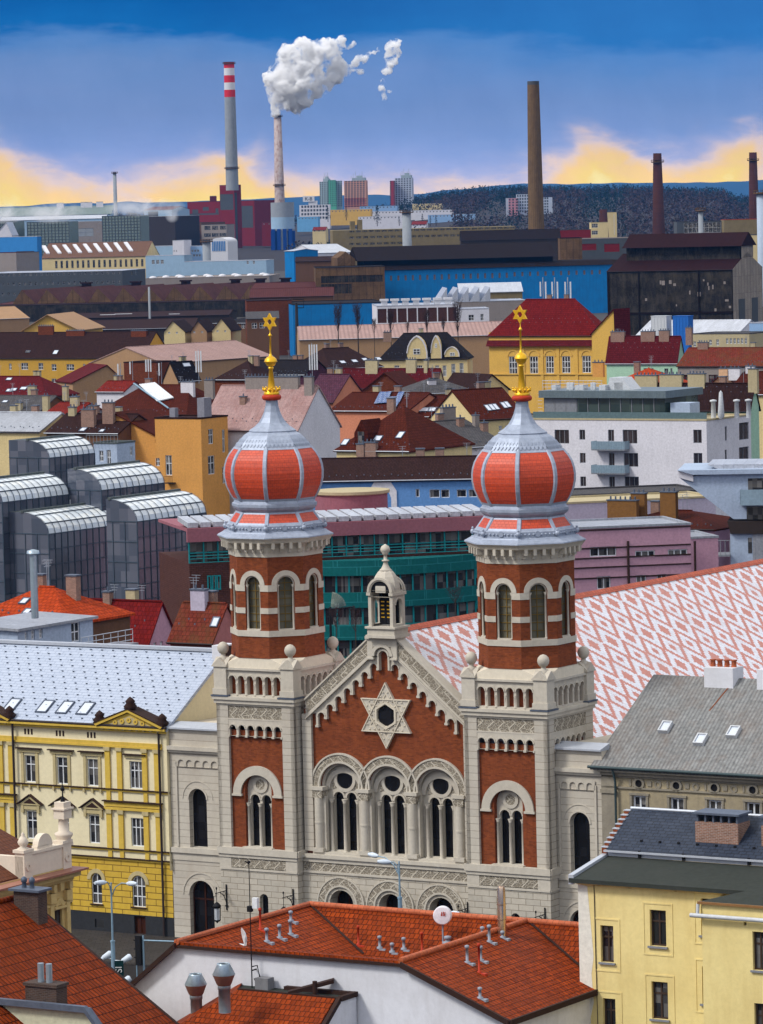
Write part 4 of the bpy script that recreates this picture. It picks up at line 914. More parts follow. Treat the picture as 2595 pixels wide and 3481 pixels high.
for k in range(3): 
    hb = MB(); hb.box(1.8+2.6*k+1.2*(k>1),1.95+2.6*k+1.2*(k>1),3.3,3.5,17.98,18.36); hb.build('gutter_bracket', [IRON], yl2)
sg = MB()
for k in range(12): sg.box(1.6+1.1*k,1.72+1.1*k,3.95,4.05,18.66,18.84)
tag(sg.build('snow_guards', [IRON], yup), kind='stuff')
# annex
an = thing('primrose_annex', 55.9, -60.0, 'pale yellow annex with white gutter cut by the right edge', 'house')
am = MB(); aops = [W4(1565,1100,1670,1410,55.9,-60), W4(1580,1675,1680,1990,55.9,-60)]; av = W4(1495,1025,1517,1053,55.9,-60)
wall(am, (0,0,0), XN, -YN, 0, 9, 0, 16.9, aops+[av], .25); am.poly([(0,0,0), (0,2.5,0), (0,2.5,17), (0,0,16.9)][::-1])
ao = am.build('wall', [YP], an); 
for op in aops: window(an, (0,0,0), XN, -YN, op, BROWNF, WIN, 2, 2, .09, .25, split=.68, pane=True, sill=GREYF)
window(an, (0,0,0), XN, -YN, av, DARKTRIM, DARKTRIM, 1, 1, .04, .25, name='vent')
g2 = MB(); g2.tube([(-.5,-.3,16.32), (9,-.3,16.32)], .12); g2.tube([(-.15,-.2,16.3), (-.15,-.1,16.9)], .1); g2.build('gutter', [PALEB], an)
ar = MB(); ar.poly([(-.15,-.15,17.0), (9,-.15,17.0), (9,2.6,17.9), (2.6,2.6,17.6)]); ar.build('roof', [GRF], an)
cp = MB(); cp.box(-.15,9,-.2,.12,16.9,17.02); cp.build('coping', [mat('copper_edge', (.42,.22,.09), rough=.3, metal=.6, stain=.2)], an)
# ---- red tiled house in the foreground, centre
rh = thing('red_roofed_house', 28.2, -66.3, 'white walled house with orange red pantile roofs in the centre foreground', 'house')
q = lambda u, v, z: (u-28.2, v+66.3, z)
w1 = MB(); w1.poly([q(20,-66.3,0), q(48,-66.3,0), q(48,-66.3,11.5), q(42,-66.3,13.9), q(28.2,-66.3,13.9), q(20,-66.3,7.4)])
w1.poly([q(48,-66.3,0), q(48,-57,0), q(48,-57,11.5), q(48,-66.3,11.5)]); w1.poly([q(20,-66.3,0), q(20,-66.3,7.4), q(20,-50,7.4), q(20,-50,0)]); w1.poly([q(20,-50,0), q(60,-50,0), q(60,-50,11), q(20,-50,11)][::-1])
ww = w1.build('wall', [WHITER], rh)
def slab_roof(pts, name, m, parent, th=.16):
    b = MB(); n = len(pts); P_ = [Vector(p) for p in pts]; nv = (P_[1]-P_[0]).cross(P_[2]-P_[0]).normalized()
    if nv.z < 0: P_ = P_[::-1]; nv = -nv
    b.poly(P_); low = [p-Vector((0,0,th)) for p in P_]
    for i in range(n): b.poly([P_[(i+1) % n], P_[i], low[i], low[(i+1) % n]])
    b.poly(low[::-1]); return b.build(name, m, parent)
r1_ = slab_roof([q(28.2,-66.2,14), q(28.2,-53.5,14), q(36.2,-53.5,10.8), q(36.2,-66.2,10.8)], 'left_wing_roof', [TILER], rh)
slab_roof([q(28.2,-66.6,14), q(20,-66.6,7.44), q(20,-53.5,7.44), q(28.2,-53.5,14)], 'left_wing_roof', [TILER], rh)
r2_ = slab_roof([q(28.2,-53.5,14), q(47.8,-53.5,14), q(47.8,-60,8.8), q(28.2,-60,8.8)], 'main_roof', [TILER], rh)
slab_roof([q(28.2,-53.5,14), q(60,-53.5,14), q(60,-49,10.4), q(28.2,-49,10.4)], 'main_roof', [TILER], rh)
r3_ = slab_roof([q(42,-66.6,14.02), q(42,-53.5,14.02), q(48.3,-53.5,11.48), q(48.3,-66.6,11.48)], 'right_wing_roof', [TILER], rh)
slab_roof([q(42,-66.2,14.02), q(42,-53.5,14.02), q(36,-53.5,11.6), q(36,-66.2,11.6)], 'right_wing_roof', [TILER], rh)
rd = MB()
for a, b in ((q(28.2,-66.6,14.04), q(28.2,-53.5,14.04)), (q(28.2,-53.5,14.04), q(60,-53.5,14.04)), (q(42,-66.6,14.06), q(42,-53.5,14.06))): rd.tube([a,b], .17, 8)
rd.build('ridge_tiles', [RIDGER], rh)
cp = MB(); cp.box(0,13.8,-.22,.12,13.88,14.02); cp.build('wall_coping', [TILER], rh)
vb = MB()

bar(vb, q(28.15,-66.66,14), q(20,-66.66,7.45)); bar(vb, q(42.05,-66.66,14.0), q(48.35,-66.66,11.5)); bar(vb, q(48.38,-66.66,11.5), q(48.38,-57,11.5)); bar(vb, q(28.2,-66.55,13.86), q(42,-66.55,13.86), .1, .14)
vb.build('verge_board', [DARKTRIM], rh)
vl = MB(); bar(vl, q(28.2,-53.5,14.06), q(33.2,-56.0,12.06), .16, .03); bar(vl, q(42.1,-53.5,14.06), q(47.6,-56.3,11.85), .16, .03); vl.build('valley_flashing', [DARKTRIM], rh)
# vents on the red roofs, located on the roof planes seen in the photo
def on_grid_plane(x, y, n, c):                             # n.(u,v,z) = c
    r = ray(x, y); N = SU*n[0]+SV*n[1]+Vector((0,0,n[2])); t = (c+SO.dot(SU)*n[0]+SO.dot(SV)*n[1]-CAM.dot(N))/r.dot(N); p = CAM+r*t; d = p-SO; return d.dot(SU), d.dot(SV), p.z
p1 = ((.4,0,1), 14+.4*28.2); p2 = ((0,-.8,1), 14+.8*53.5); p3 = ((.4,0,1), 14+.4*42)
VENTM = mat('grey_vent_plastic', (.27,.30,.35), rough=.4, stain=.1, bump=0)
def vent(x, y, pln, h=.7, r=.075, parent=None, m=None, bent=True):
    h *= .68
    e = q(*on_grid_plane(x, y, *pln)); v = MB()
    v.lathe([(r*2.2,-.04), (r*2.2,.06), (r,.08), (r,h), (r*1.55,h), (r*1.55,h+.14), (r*.5,h+.17)], e, 10)
    v.box(e[0]+.02,e[0]+.42,e[1]-.14,e[1]+.14,e[2]-.2,e[2]-.02); v.build('roof_vent', [m or VENTM], parent or rh)
reg(450, 2950, .5448)
for X, Y, h in ((840,460,.85), (920,437,.85), (988,415,.95), (990,332,.6)): vent(*px(X, Y), p1, h)
for X, Y, h in ((1545,500,.75), (1622,525,.5)): vent(*px(X, Y), p2, h)
vent(*px(800,385), p1, 1.5, .06, m=REDP); vent(*px(1412,478), p2, 1.3, .05, m=REDP)
reg(1250, 2950, .4843)
vent(*px(255,570), p2, .7); vent(*px(383,585), p2, 1.3, .05, m=REDP); vent(*px(563,525), p2, .3, .13)
for X, Y, h in ((700,665,1.1), (795,650,.9), (855,520,1.1), (948,490,.3), (806,460,.3), (790,915,.6)): vent(*px(X, Y), p3, h)
vent(*px(785,735), p3, 2.0, .06, m=REDP)
e = q(*on_grid_plane(*px(945,470), *p3)); cc = MB(); cc.lathe([(.24,-.3), (.22,2.35), (.2,2.4), (.2,2.5), (.15,2.6)], e, 12); cc.lathe([(.26,1.6), (.26,1.66)], e, 12); cc.lathe([(.26,.8), (.26,.86)], e, 12)
cc.build('flue', [mat('polished_steel_flue', (.62,.45,.32), rough=.18, metal=.9, stain=.1, bump=0)], rh)
# satellite dish, mast, drum antenna
reg(450, 2950, .5448)
e = q(*on_grid_plane(*px(700,485), *p1)); dsh = MB()
dsh.M = Matrix.Translation(Vector(e)+Vector((.1,0,.5))) @ Matrix.Rotation(rad(46), 4, 'Z') @ Matrix.Rotation(rad(-100), 4, 'Y') @ Matrix.Scale(.72, 4)
dsh.lathe([(.02,0), (.35,.03), (.68,.15), (.70,.15), (.36,.0), (.02,-.04)], (0,0,0), 18); dsh.M = Matrix.Translation(Vector(e)); dsh.tube([(0,0,-.3), (.05,0,.5)], .05); dsh.tube([(0,0,.0), (-.9,-.25,.15)], .07)
dsh.build('satellite_dish', [WHITEF], rh)
mst = thing('antenna_mast', 33.0, -66.75, 'thin dark antenna mast bracketed to the white wall', 'antenna')
mm = MB(); mm.tube([(0,0,10.4), (0,0,18.6)], [.04,.025], 6); mm.ball((0,0,18.6), .09, 8, 6); mm.tube([(0,0,18.5), (-.25,0,18.65)], .03); mm.tube([(0,0,16.2), (.35,0,16.3)], .03); mm.box(.2,.5,-.1,.1,16.2,16.75,1); mm.tube([(.0,0,13.1), (.35,.0,13.2), (.5,0,12.6), (.3,0,12.2), (.15,0,12.5)], .04); mm.tube([(0,0,12.9), (0,.5,12.9)], .04); mm.tube([(0,0,11), (0,.5,11)], .04)
mm.box(-.12,.12,-.12,.12,16.0,16.3); mm.build('pole', [IRON, WHITEF], mst)
reg(1250, 2950, .4843)
e = on_grid_plane(*px(530,530), *p2); da = thing('drum_antenna', e[0], e[1], 'round white drum antenna with a red triangle on a pole above the red roof', 'antenna')
dm_ = MB(); dm_.tube([(0,0,e[2]-.3), (0,0,e[2]+1.2)], .05); dm_.build('pole', [VENTM], da)
dm_ = MB(); dm_.M = Matrix.Translation((.08,-.12,e[2]+1.55)) @ Matrix.Rotation(rad(20), 4, 'Z') @ Matrix.Rotation(rad(90), 4, 'X'); dm_.lathe([(.44,-.2), (.5,-.15), (.5,.12), (.46,.16), (.02,.2)], (0,0,0), 22, 0, False); dr_ = dm_.build('drum', [mat('white_plastic', (.72,.70,.74), rough=.5, stain=.1, bump=0)], da)
tm = MB(); tm.M = Matrix(dm_.M)
for x0, x1 in ((-.06,.02), (.05,.10), (.13,.18)): tm.prism([(x0,-.0,.205), (x1,-.0,.205), ((x0+x1)/2+.04,.24-.3*abs(x0-.02),.205), ((x0+x1)/2,.24-.3*abs(x0-.02),.205)], (0,0,.01))
tm.build('emblem', [REDP], dr_)
# ---- low tiled roof and flat roof in front of the white wall
lr = thing('low_red_roofed_house', 30, -70, 'low house at the bottom edge with red pantile roof and dark flat roof behind', 'house')
q2 = lambda u, v, z: (u-30, v+70, z)
TOP = 12.1; v0 = -68.5
def lg(x, y, z):
    p = at_z(x, y, z)-SO; return p.dot(SU), p.dot(SV)
T1 = lg(782,3372,TOP); T2 = lg(1164,3386,TOP); vv = (T1[1]+T2[1])/2
B2 = (T2[0]+.1, vv-6.5, TOP-4.6); B1 = (T1[0]-6.2, vv-6.5, TOP-4.6)
slab_roof([q2(T1[0],vv,TOP), q2(T2[0],vv,TOP), q2(*B2), q2(*B1)], 'roof', [TILER], lr)
slab_roof([q2(T1[0],vv,TOP), q2(T1[0]-6.2,vv-6.5,TOP-4.6), q2(T1[0]-9,vv+2,TOP-4.6), q2(T1[0]-1,vv+2,TOP)], 'roof', [TILER], lr)
fr_ = MB(); fr_.poly([q2(T1[0],vv+.03,TOP-.1), q2(T2[0]+.2,vv+.03,TOP-.1), q2(T2[0]+.2,-66.35,TOP-.1), q2(T1[0]-1,-66.35,TOP-.1)]); fr_.build('flat_roof', [GRF], lr)
pz = MB(); bar(pz, q2(T1[0],vv+.1,TOP+.06), q2(T2[0]+.3,vv+.1,TOP+.06), .2, .2); bar(pz, q2(T2[0]+.3,vv,TOP+.12), q2(T2[0]+.3,-66.4,TOP+.12), .25, .25); bar(pz, q2(T1[0]+3,vv+.2,TOP+.12), q2(T1[0]+5,-66.5,TOP+.7), .5, .2); bar(pz, q2(T1[0]+2,-66.5,TOP+.1), q2(T2[0]+.3,-66.5,TOP+.1), .3, .2); pz.tube([q2(T2[0]-1.5,-67.5,TOP-.1), q2(T2[0]-1.5,-67.5,TOP+.7)], .14); bar(pz, q2(T2[0]+.25,vv,TOP+.1), q2(B2[0]+.25,B2[1],B2[2]+.1), .22, .3)
pz.build('roof_edge', [DARKTRIM], lr)
lw = MB(); x = T2[0]+.3; lw.poly([q2(x,B2[1],0), q2(x,-66.4,0), q2(x,-66.4,TOP-.1), q2(x,vv,TOP-.1), q2(x,B2[1],B2[2])]); lw.poly([q2(B1[0],B2[1]+.3,0), q2(x,B2[1]+.3,0), q2(x,B2[1]+.3,B2[2]-.1), q2(B1[0],B2[1]+.3,B2[2]-.1)]); lw.build('wall', [WHITER], lr)
cb = MB(); cb.box(*[c for c in (T1[0]-30+.5, T1[0]-30+1.3, vv+70+.9, vv+70+1.5)], TOP-.1, TOP+.5); cb.build('soot_stained_chimney', [mat('sooty_render', (.2,.2,.21), stain=.6)], lr)
GALV = mat('galvanised_steel', (.36,.44,.50), rough=.35, metal=.6, stain=.3, scol=(.25,.27,.3), bump=0)
RUSTV = mat('rusty_steel', (.24,.11,.08), rough=.5, metal=.3, stain=.3, bump=0)
for (X, Y), lb in (((400,850), 'galvanised mushroom roof ventilator, nearer the left of the two'), ((575,790), 'galvanised mushroom roof ventilator, taller one beside the flat roof')):
    reg(450, 2950, .5448); p = at_z(*px(X, Y), TOP-.9 if X < 500 else TOP+.35); vo_ = empty('roof_ventilator', p, SANG, lb, 'ventilator', 'ventilators on the low red roof')
    vo_.scale = (.78,.78,.78); b = MB(); b.lathe([(.4,-1.2), (.4,.35), (.44,.35), (.44,.6)], (0,0,0), 16); b.build('duct', [GALV], vo_)
    b = MB(); b.lathe([(.42,.6), (.5,.7), (.74,1.3)], (0,0,0), 18); b.build('rusty_cone', [RUSTV], vo_)
    b = MB(); b.lathe([(.74,1.3), (.76,1.34), (.44,1.98), (.44,2.05), (.38,2.05), (.36,1.9)], (0,0,0), 18); b.build('hood', [GALV], vo_); b = MB(); b.lathe([(.37,2.0), (.01,2.0)], (0,0,0), 16); b.build('opening', [IRON], vo_)
# ---- large red roof bottom left
bl = thing('burnt_red_roofed_house', 22.5, -72.2, 'house with big burnt red tiled roof filling the bottom left corner', 'house')
q3 = lambda u, v, z: (u-22.5, v+72.2, z)
slab_roof([q3(22.5,-72.2,17), q3(33.5,-72.2,9.96), q3(33.5,-100,9.96), q3(22.5,-100,17)], 'roof', [TILEB], bl); slab_roof([q3(22.5,-72.2,17), q3(22.5,-100,17), q3(12,-100,10.3), q3(12,-72.2,10.3)], 'roof', [TILEB], bl)
b = MB(); b.tube([q3(22.5,-72.2,17.02), q3(22.5,-100,17.02)], .16, 8); b.build('ridge_tiles', [TILEB], bl)
b = MB(); bar(b, q3(22.4,-72.15,17.05), q3(33.5,-72.15,10.0), .2, .35); b.build('verge_board', [DARKTRIM], bl)
b = MB(); b.poly([q3(12.5,-72.4,0), q3(33,-72.4,0), q3(33,-72.4,10.2), q3(22.5,-72.4,16.8), q3(12.5,-72.4,10.5)][::-1]); b.poly([q3(33,-72.4,0), q3(33,-72.4,10.2), q3(33,-100,10.2), q3(33,-100,0)][::-1]); b.build('wall', [CREY], bl)
OLDB = MATS['old_chimney_brick']; SOOT = mat('sooty_brick', (.075,.045,.035), 'brick', sx=.26, sy=.085, gap=.012, col2=(.045,.03,.026), mortar=(.10,.085,.075), bump=.3, stain=.3)
b = MB(); b.box(.35,1.9,-1.4,-.6,14.3,17.5); b.box(.15,2.1,-1.6,-.4,17.5,17.62,1)
for k in range(2): b.lathe([(.14,17.62), (.11,17.9), (.16,17.92), (.16,18.1), (.05,18.2)], (.75+.5*k,-1.0,0), 8, 0, True, 1)
b.build('chimney', [SOOT, LEADD], bl)
pf = thing('pale_green_house', 33.3, -82, 'pale green rendered wall with dark coping at the bottom left corner', 'house')
b = MB(); b.poly([(-22,0,0), (3,0,0), (3,0,10.2), (0,0,13.6), (-22,0,13.6)]); b.poly([(3,0,0), (3,3,0), (3,3,10.2), (3,0,10.2)]); b.build('wall', [mat('pale_green_render', (.50,.50,.36), stain=.2)], pf)
b = MB(); b.poly([(-22,-.2,13.62), (.1,-.2,13.62), (.1,.25,13.62), (-22,.25,13.62)]); b.poly([(.1,-.2,13.62), (3.2,-.2,10.1), (3.2,.25,10.1), (.1,.25,13.62)]); bar(b, (-22,-.2,13.75), (.1,-.2,13.75), .3, .3); bar(b, (.1,-.2,13.75), (3.2,-.2,10.2), .3, .3); pr_ = b.build('roof', [LEADD], pf)
b = MB(); b.box(-3.9,-2.0,.3,1.2,12.4,14.5); b.box(-3.98,-1.92,.22,1.28,14.4,14.56,1)
for k in range(2): b.lathe([(.16,14.5), (.16,15.5)], (-3.2+.5*k,.7,0), 10, 0, True, 2)
b.build('chimney', [OLDB if False else SOOT, SOOT, GALV], pr_)
# ---- ornate ochre house at the left edge
oh = thing('ornate_house', 7.6, -47.6, 'ornate ochre house with white attic parapet and brown roof at left', 'house', None, SANG-90)
# local x runs back along +v here: facade faces +u
OCH = mat('ochre_render', (.54,.40,.17), stain=.35, scol=(.34,.22,.08), var=.12); WST = mat('white_attic_stone', (.66,.58,.47), stain=.25, scol=(.45,.36,.27), var=.06)
OS = Pl((0,0,0), XN, -YN)
b = MB(); oops = [(-1.55-3.2*k, -.75-3.2*k, 9.2, 11.6) for k in range(4)]+[(-1.55-3.2*k, -.75-3.2*k, 5.4, 8.0) for k in range(4)]
wall(b, (0,0,0), XN, -YN, -20, 0, 0, 14, oops, .2); b.poly([(0,0,0), (0,9,0), (0,9,14), (0,0,14)]); ow = b.build('wall', [OCH], oh)
for op in oops: window(oh, (0,0,0), XN, -YN, op, BROWNF, WIN, 2, 2, .08, .2, split=.68)
b = MB(); OS.slab(b, -20, .2, 13.2, 13.45, -.1, .2); OS.slab(b, -20, .5, 13.45, 13.8, -.1, .55); OS.slab(b, -20, .15, 11.9, 12.05, 0, .15)
for k in range(24): OS.slab(b, -.35-.8*k, -.05-.8*k, 12.75, 13.2, 0, .35-.1*(k % 2))
for k in range(9): OS.slab(b, -.5-1.6*k, -.15-1.6*k, 9, 12.7, 0, .18); OS.slab(b, -.6-1.6*k, -.05-1.6*k, 12.1, 12.7, 0, .3)
for k in range(4): OS.slab(b, -1.75-3.2*k, -.55-3.2*k, 11.7, 11.85, 0, .25); OS.band(b, -1.15-3.2*k, 11.85, .2, .45, 0, .18, n=10)
b.build('mouldings', [OCH], ow)
b = MB(); OS.slab(b, -20, .75, 13.8, 13.92, -.8, .95); b.build('cornice_sheet', [mat('reddish_sheet', (.30,.13,.09), rough=.4, stain=.3)], oh)
b = MB(); OS.slab(b, -4.1, .4, 13.9, 15.25, -.55, -.05); OS.slab(b, -4.25, .5, 15.25, 15.42, -.65, .05)
for x in (-4.0,-.1): OS.slab(b, x-.4, x+.4, 13.9, 15.42, -.62, .04); OS.slab(b, x-.5, x+.5, 15.42, 15.6, -.7, .1)
OS.slab(b, -2.9, -1.4, 15.42, 15.6, -.5, -.1); OS.band(b, -2.1, 15.55, .0, .72, -.5, -.1, n=14); OS.slab(b, -4.4, -4.0, 13.9, 15.2, -2.0, -.05)
for x in (-4.0,-.1): OS.band(b, x, 14.6, .1, .28, .04, .1, 0, 2*pi, 10)
b.lathe([(.32,15.55), (.35,15.65), (.17,15.75), (.28,15.87), (.33,16.02), (.2,16.28), (.1,16.4), (.12,16.47), (.02,16.6)], (-4.0,.3,0), 12)
b.lathe([(.44,15.5), (.44,15.7), (.54,15.85), (.54,15.98), (.32,16.1), (.29,16.8), (.36,16.86)], (.05,.3,0), 12); b.box(-.36,.44,-.05,.7,16.86,17.4); b.box(-.46,.54,-.15,.8,17.4,17.5); b.box(-.32,.4,-.02,.66,17.5,17.85)
att = b.build('attic_parapet', [WST], oh); b = MB(); b.tube([(.05,.3,17.85), (.05,.3,19.5)], [.05,.02]); b.ball((.05,.3,18.6), .14, 8, 6); b.lathe([(.14,17.85), (.09,18.1)], (.05,.3,0), 8); b.build('spike', [IRON], att)
BRT = mat('brown_tile_roof', (.13,.045,.022), 'tile', rough=.65, sx=.3, sy=.34, col2=(.10,.035,.02), bump=.5, stain=.3)
slab_roof([(-20,.45,14.0), (.3,.45,14.0), (-1.0,6.2,17.0), (-20,6.2,17.0)], 'roof', [BRT], oh); slab_roof([(.3,.45,14.0), (.3,12,14.0), (-1.0,6.2,17.0)], 'roof', [BRT], oh)
slab_roof([(-1.0,6.2,17.0), (.3,12,14.0), (-20,12,14.0), (-20,6.2,17.0)], 'roof', [BRT], oh)
# ---- street
rd_ = MB(); rd_.poly([grid(-60,-34,.004), grid(60,-34,.004), grid(60,-9,.004), grid(-60,-9,.004)]); tag(rd_.build('road', [mat('asphalt', (.022,.02,.02), rough=.9, stain=.3)]), kind='structure')
pv_ = MB(); A_ = [grid(-60,-9,0), grid(60,-9,0), grid(60,1.4,0), grid(-60,1.4,0)]; pv_.prism(A_, (0,0,.13)); tag(pv_.build('pavement', [mat('paving', (.05,.045,.042), 'ashlar', sx=.6, sy=.6, gap=.02, stain=.3)]), kind='structure')
BLUEG = mat('blue_grey_pole', (.22,.33,.42), rough=.45, metal=.2, stain=.2, bump=0)
LAMPW = mat('lamp_housing', (.55,.62,.70), rough=.35, stain=.1, bump=0)
def lamp_head(mb, a, b):
    a, b = Vector(a), Vector(b); d = (b-a).normalized(); mb.tube([a, a+(b-a)*.25, a+(b-a)*.6, b], [.07,.15,.17,.1], 8)
def street_lamp(x, ytop, Yd, label, heads, hthick=.55, floods=False):
    p = at_Y(x, ytop, Yd); o = empty('street_lamp', (p.x, p.y, 0), SANG, label, 'street lamp'); h = p.z
    b = MB(); b.tube([(0,0,0), (0,0,h*hthick)], [.17,.13], 10); b.tube([(0,0,h*hthick), (0,0,h)], [.07,.05], 8); b.lathe([(.16,h*hthick-.05), (.16,h*hthick+.05)], (0,0,0), 10); b.build('pole', [BLUEG], o)
    for dx, dy, dz in heads:
        b = MB(); v = Vector((dx,dy,0)); n = v.normalized(); b.tube([(0,0,h-.9), n*(v.length*.25)+Vector((0,0,h-.25)), v*.6+Vector((0,0,h+dz*.8)), v+Vector((0,0,h+dz))], .035, 6); b.build('arm', [BLUEG], o)
        b = MB(); lamp_head(b, v*.9+Vector((0,0,h+dz)), v*.9+n*.85+Vector((0,0,h+dz+.05))); b.build('lamp_head', [LAMPW], o)
    if floods:
        for dx, dz in ((-.55,h-4.8), (.95,h-4.9), (-.5,h-6.1), (.85,h-6.3)):
            b = MB(); b.tube([(0,0,dz-.1), (dx*.7,0,dz-.1)], .04); b.tube([(dx-.3,-.2,dz-.25), (dx-.1,-.1,dz-.05), (dx+.3,.05,dz+.2), (dx+.38,.1,dz+.25)], [.08,.16,.22,.15], 8); b.build('floodlight', [LAMPW], o)
    return o
street_lamp(378, 3000, 268, 'tall blue grey street lamp with floodlights before the yellow townhouse', [(-.15,-.35,.05), (1.5,-.2,.05)], .62, True)
street_lamp(1357, 2928, 264, 'blue grey street lamp standing before the middle portal of the synagogue', [(-2.0,.5,.15), (-.5,-.25,-.05)], .8)
street_lamp(1475, 3110, 262, 'street lamp whose heads peep over the red ridge', [(-.5,-.4,.1), (.9,.2,.1)], .8)
p = at_Y(478, 3180, 268); tl = empty('traffic_light', (p.x, p.y, 0), SANG, 'black traffic light with a long grey arm beside the yellow townhouse', 'traffic light'); b = MB(); h = p.z
b.tube([(.2,0,0), (.2,0,h)], .07); b.tube([(-.35,0,0), (-.35,0,h-.3)], .05); b.tube([(.2,0,h-.3), (3.9,0,h-.15)], .05, 6); b.build('pole', [BLUEG], tl)
b = MB(); b.box(-.3,.12,-.2,.25,h-1.9,h); 
for k in range(3): b.lathe([(.13,0), (.15,.18)], (-.1,-.28,0), 8) if False else b.box(-.42,-.3,-.18,.1,h-.35-.55*k,h-.28-.55*k)
b.build('signal_head', [IRON], tl)
p = at_Y(405, 3290, 262); sgn = empty('shop_sign', (p.x, p.y, 0), 0, 'small dark green sign with white letters below the street lamp', 'sign'); h = p.z
b = MB(); b.box(-.27,.29,-.05,.05,h-.5,h+.45); b.tube([(0,.1,0), (0,.1,h)], .05); bd = b.build('board', [mat('dark_green_board', (.006,.03,.033), rough=.4, stain=0, bump=0)], sgn)
def text(s, size, name, m, parent, M, ext=.01):
    cu = bpy.data.curves.new('letters', 'FONT'); cu.body = s; cu.size = size; cu.extrude = ext; cu.align_x = 'CENTER'; cu.align_y = 'CENTER'
    t = bpy.data.objects.new('letters', cu); COL.objects.link(t); dg = bpy.context.evaluated_depsgraph_get(); me = bpy.data.meshes.new_from_object(t.evaluated_get(dg)); bpy.data.objects.remove(t)
    me.materials.clear(); me.materials.append(m); return link(name, me, parent, M=M)
text('SI', .6, 'lettering', WHITEF, bd, Matrix.Translation((0,-.07,h-.1)) @ Matrix.Rotation(pi/2, 4, 'X') @ Matrix.Rotation(pi/2, 4, 'Z'))
# ================================================================ generic house builder for the town behind
PAL = {}
def W_(n, r, g, b, **k): PAL[n] = plaster(n, r, g, b, k.pop('k', .78), **k)
for n, c in dict(ochre_wall=(200,156,62), orange_wall=(222,160,84), tan_wall=(176,140,104), grey_wall=(140,140,150), cream_wall=(226,204,150), white_wall=(226,224,230), lilac_wall=(206,160,178), pink_wall=(190,122,118), salmon_wall=(216,140,108), mint_wall=(176,214,186), yellow_wall=(228,182,88), lavender_wall=(196,188,206), blue_wall=(104,152,210), peach_wall=(234,190,150), pale_blue_wall=(150,184,222), beige_wall=(190,176,140), brownish_wall=(110,78,58), dark_wall=(58,48,44), stucco_grey_wall=(150,140,134), light_blue_wall=(120,180,224), bluish_wall=(176,192,214)).items(): W_(n, *c)
def R_(n, r, g, b, kind='tile', **k):
    c = tuple(x*.82 for x in lin(r, g, b)); PAL[n] = mat(n, c, kind, **{**dict(rough=.75, spec=.03, sx=.45, sy=.5, gap=.04, bump=.6, stain=.4, var=.25, col2=tuple(x*.65 for x in c), scol=tuple(x*.55 for x in c)), **k})
R_('dark_brown_roof', 58,38,36); R_('brown_roof', 84,36,24); R_('maroon_roof', 100,30,34); R_('red_roof', 128,42,34); R_('orange_roof', 184,70,32); R_('black_roof', 40,36,40); R_('grey_roof', 92,90,92); R_('purple_roof', 92,56,72); R_('rusty_red_roof', 120,52,40, stain=.8, scol=(.09,.05,.02)); R_('dark_red_roof', 120,30,28)
R_('pale_seam_roof', 178,182,190, 'seam', sx=.8, sy=0, rough=.35, metal=.3); R_('pink_seam_roof', 172,142,138, 'seam', sx=.7, sy=3., rough=.45, stain=.5, scol=(.16,.05,.04)); R_('pink_corr_roof', 178,146,138, 'corr', sx=1.2, sy=0, rough=.6); R_('silver_roof', 206,210,218, 'seam', sx=1.2, sy=0, rough=.3, metal=.3); R_('green_grey_roof', 96,104,104, 'seam', sx=.7, sy=0, rough=.5); R_('rust_corr_roof', 92,52,50, 'corr', sx=.9, sy=4., rough=.8, stain=.5)
R_('old_brick_wall', 128,70,48, 'brick', sx=.5, sy=.2, gap=.03, stain=.6)
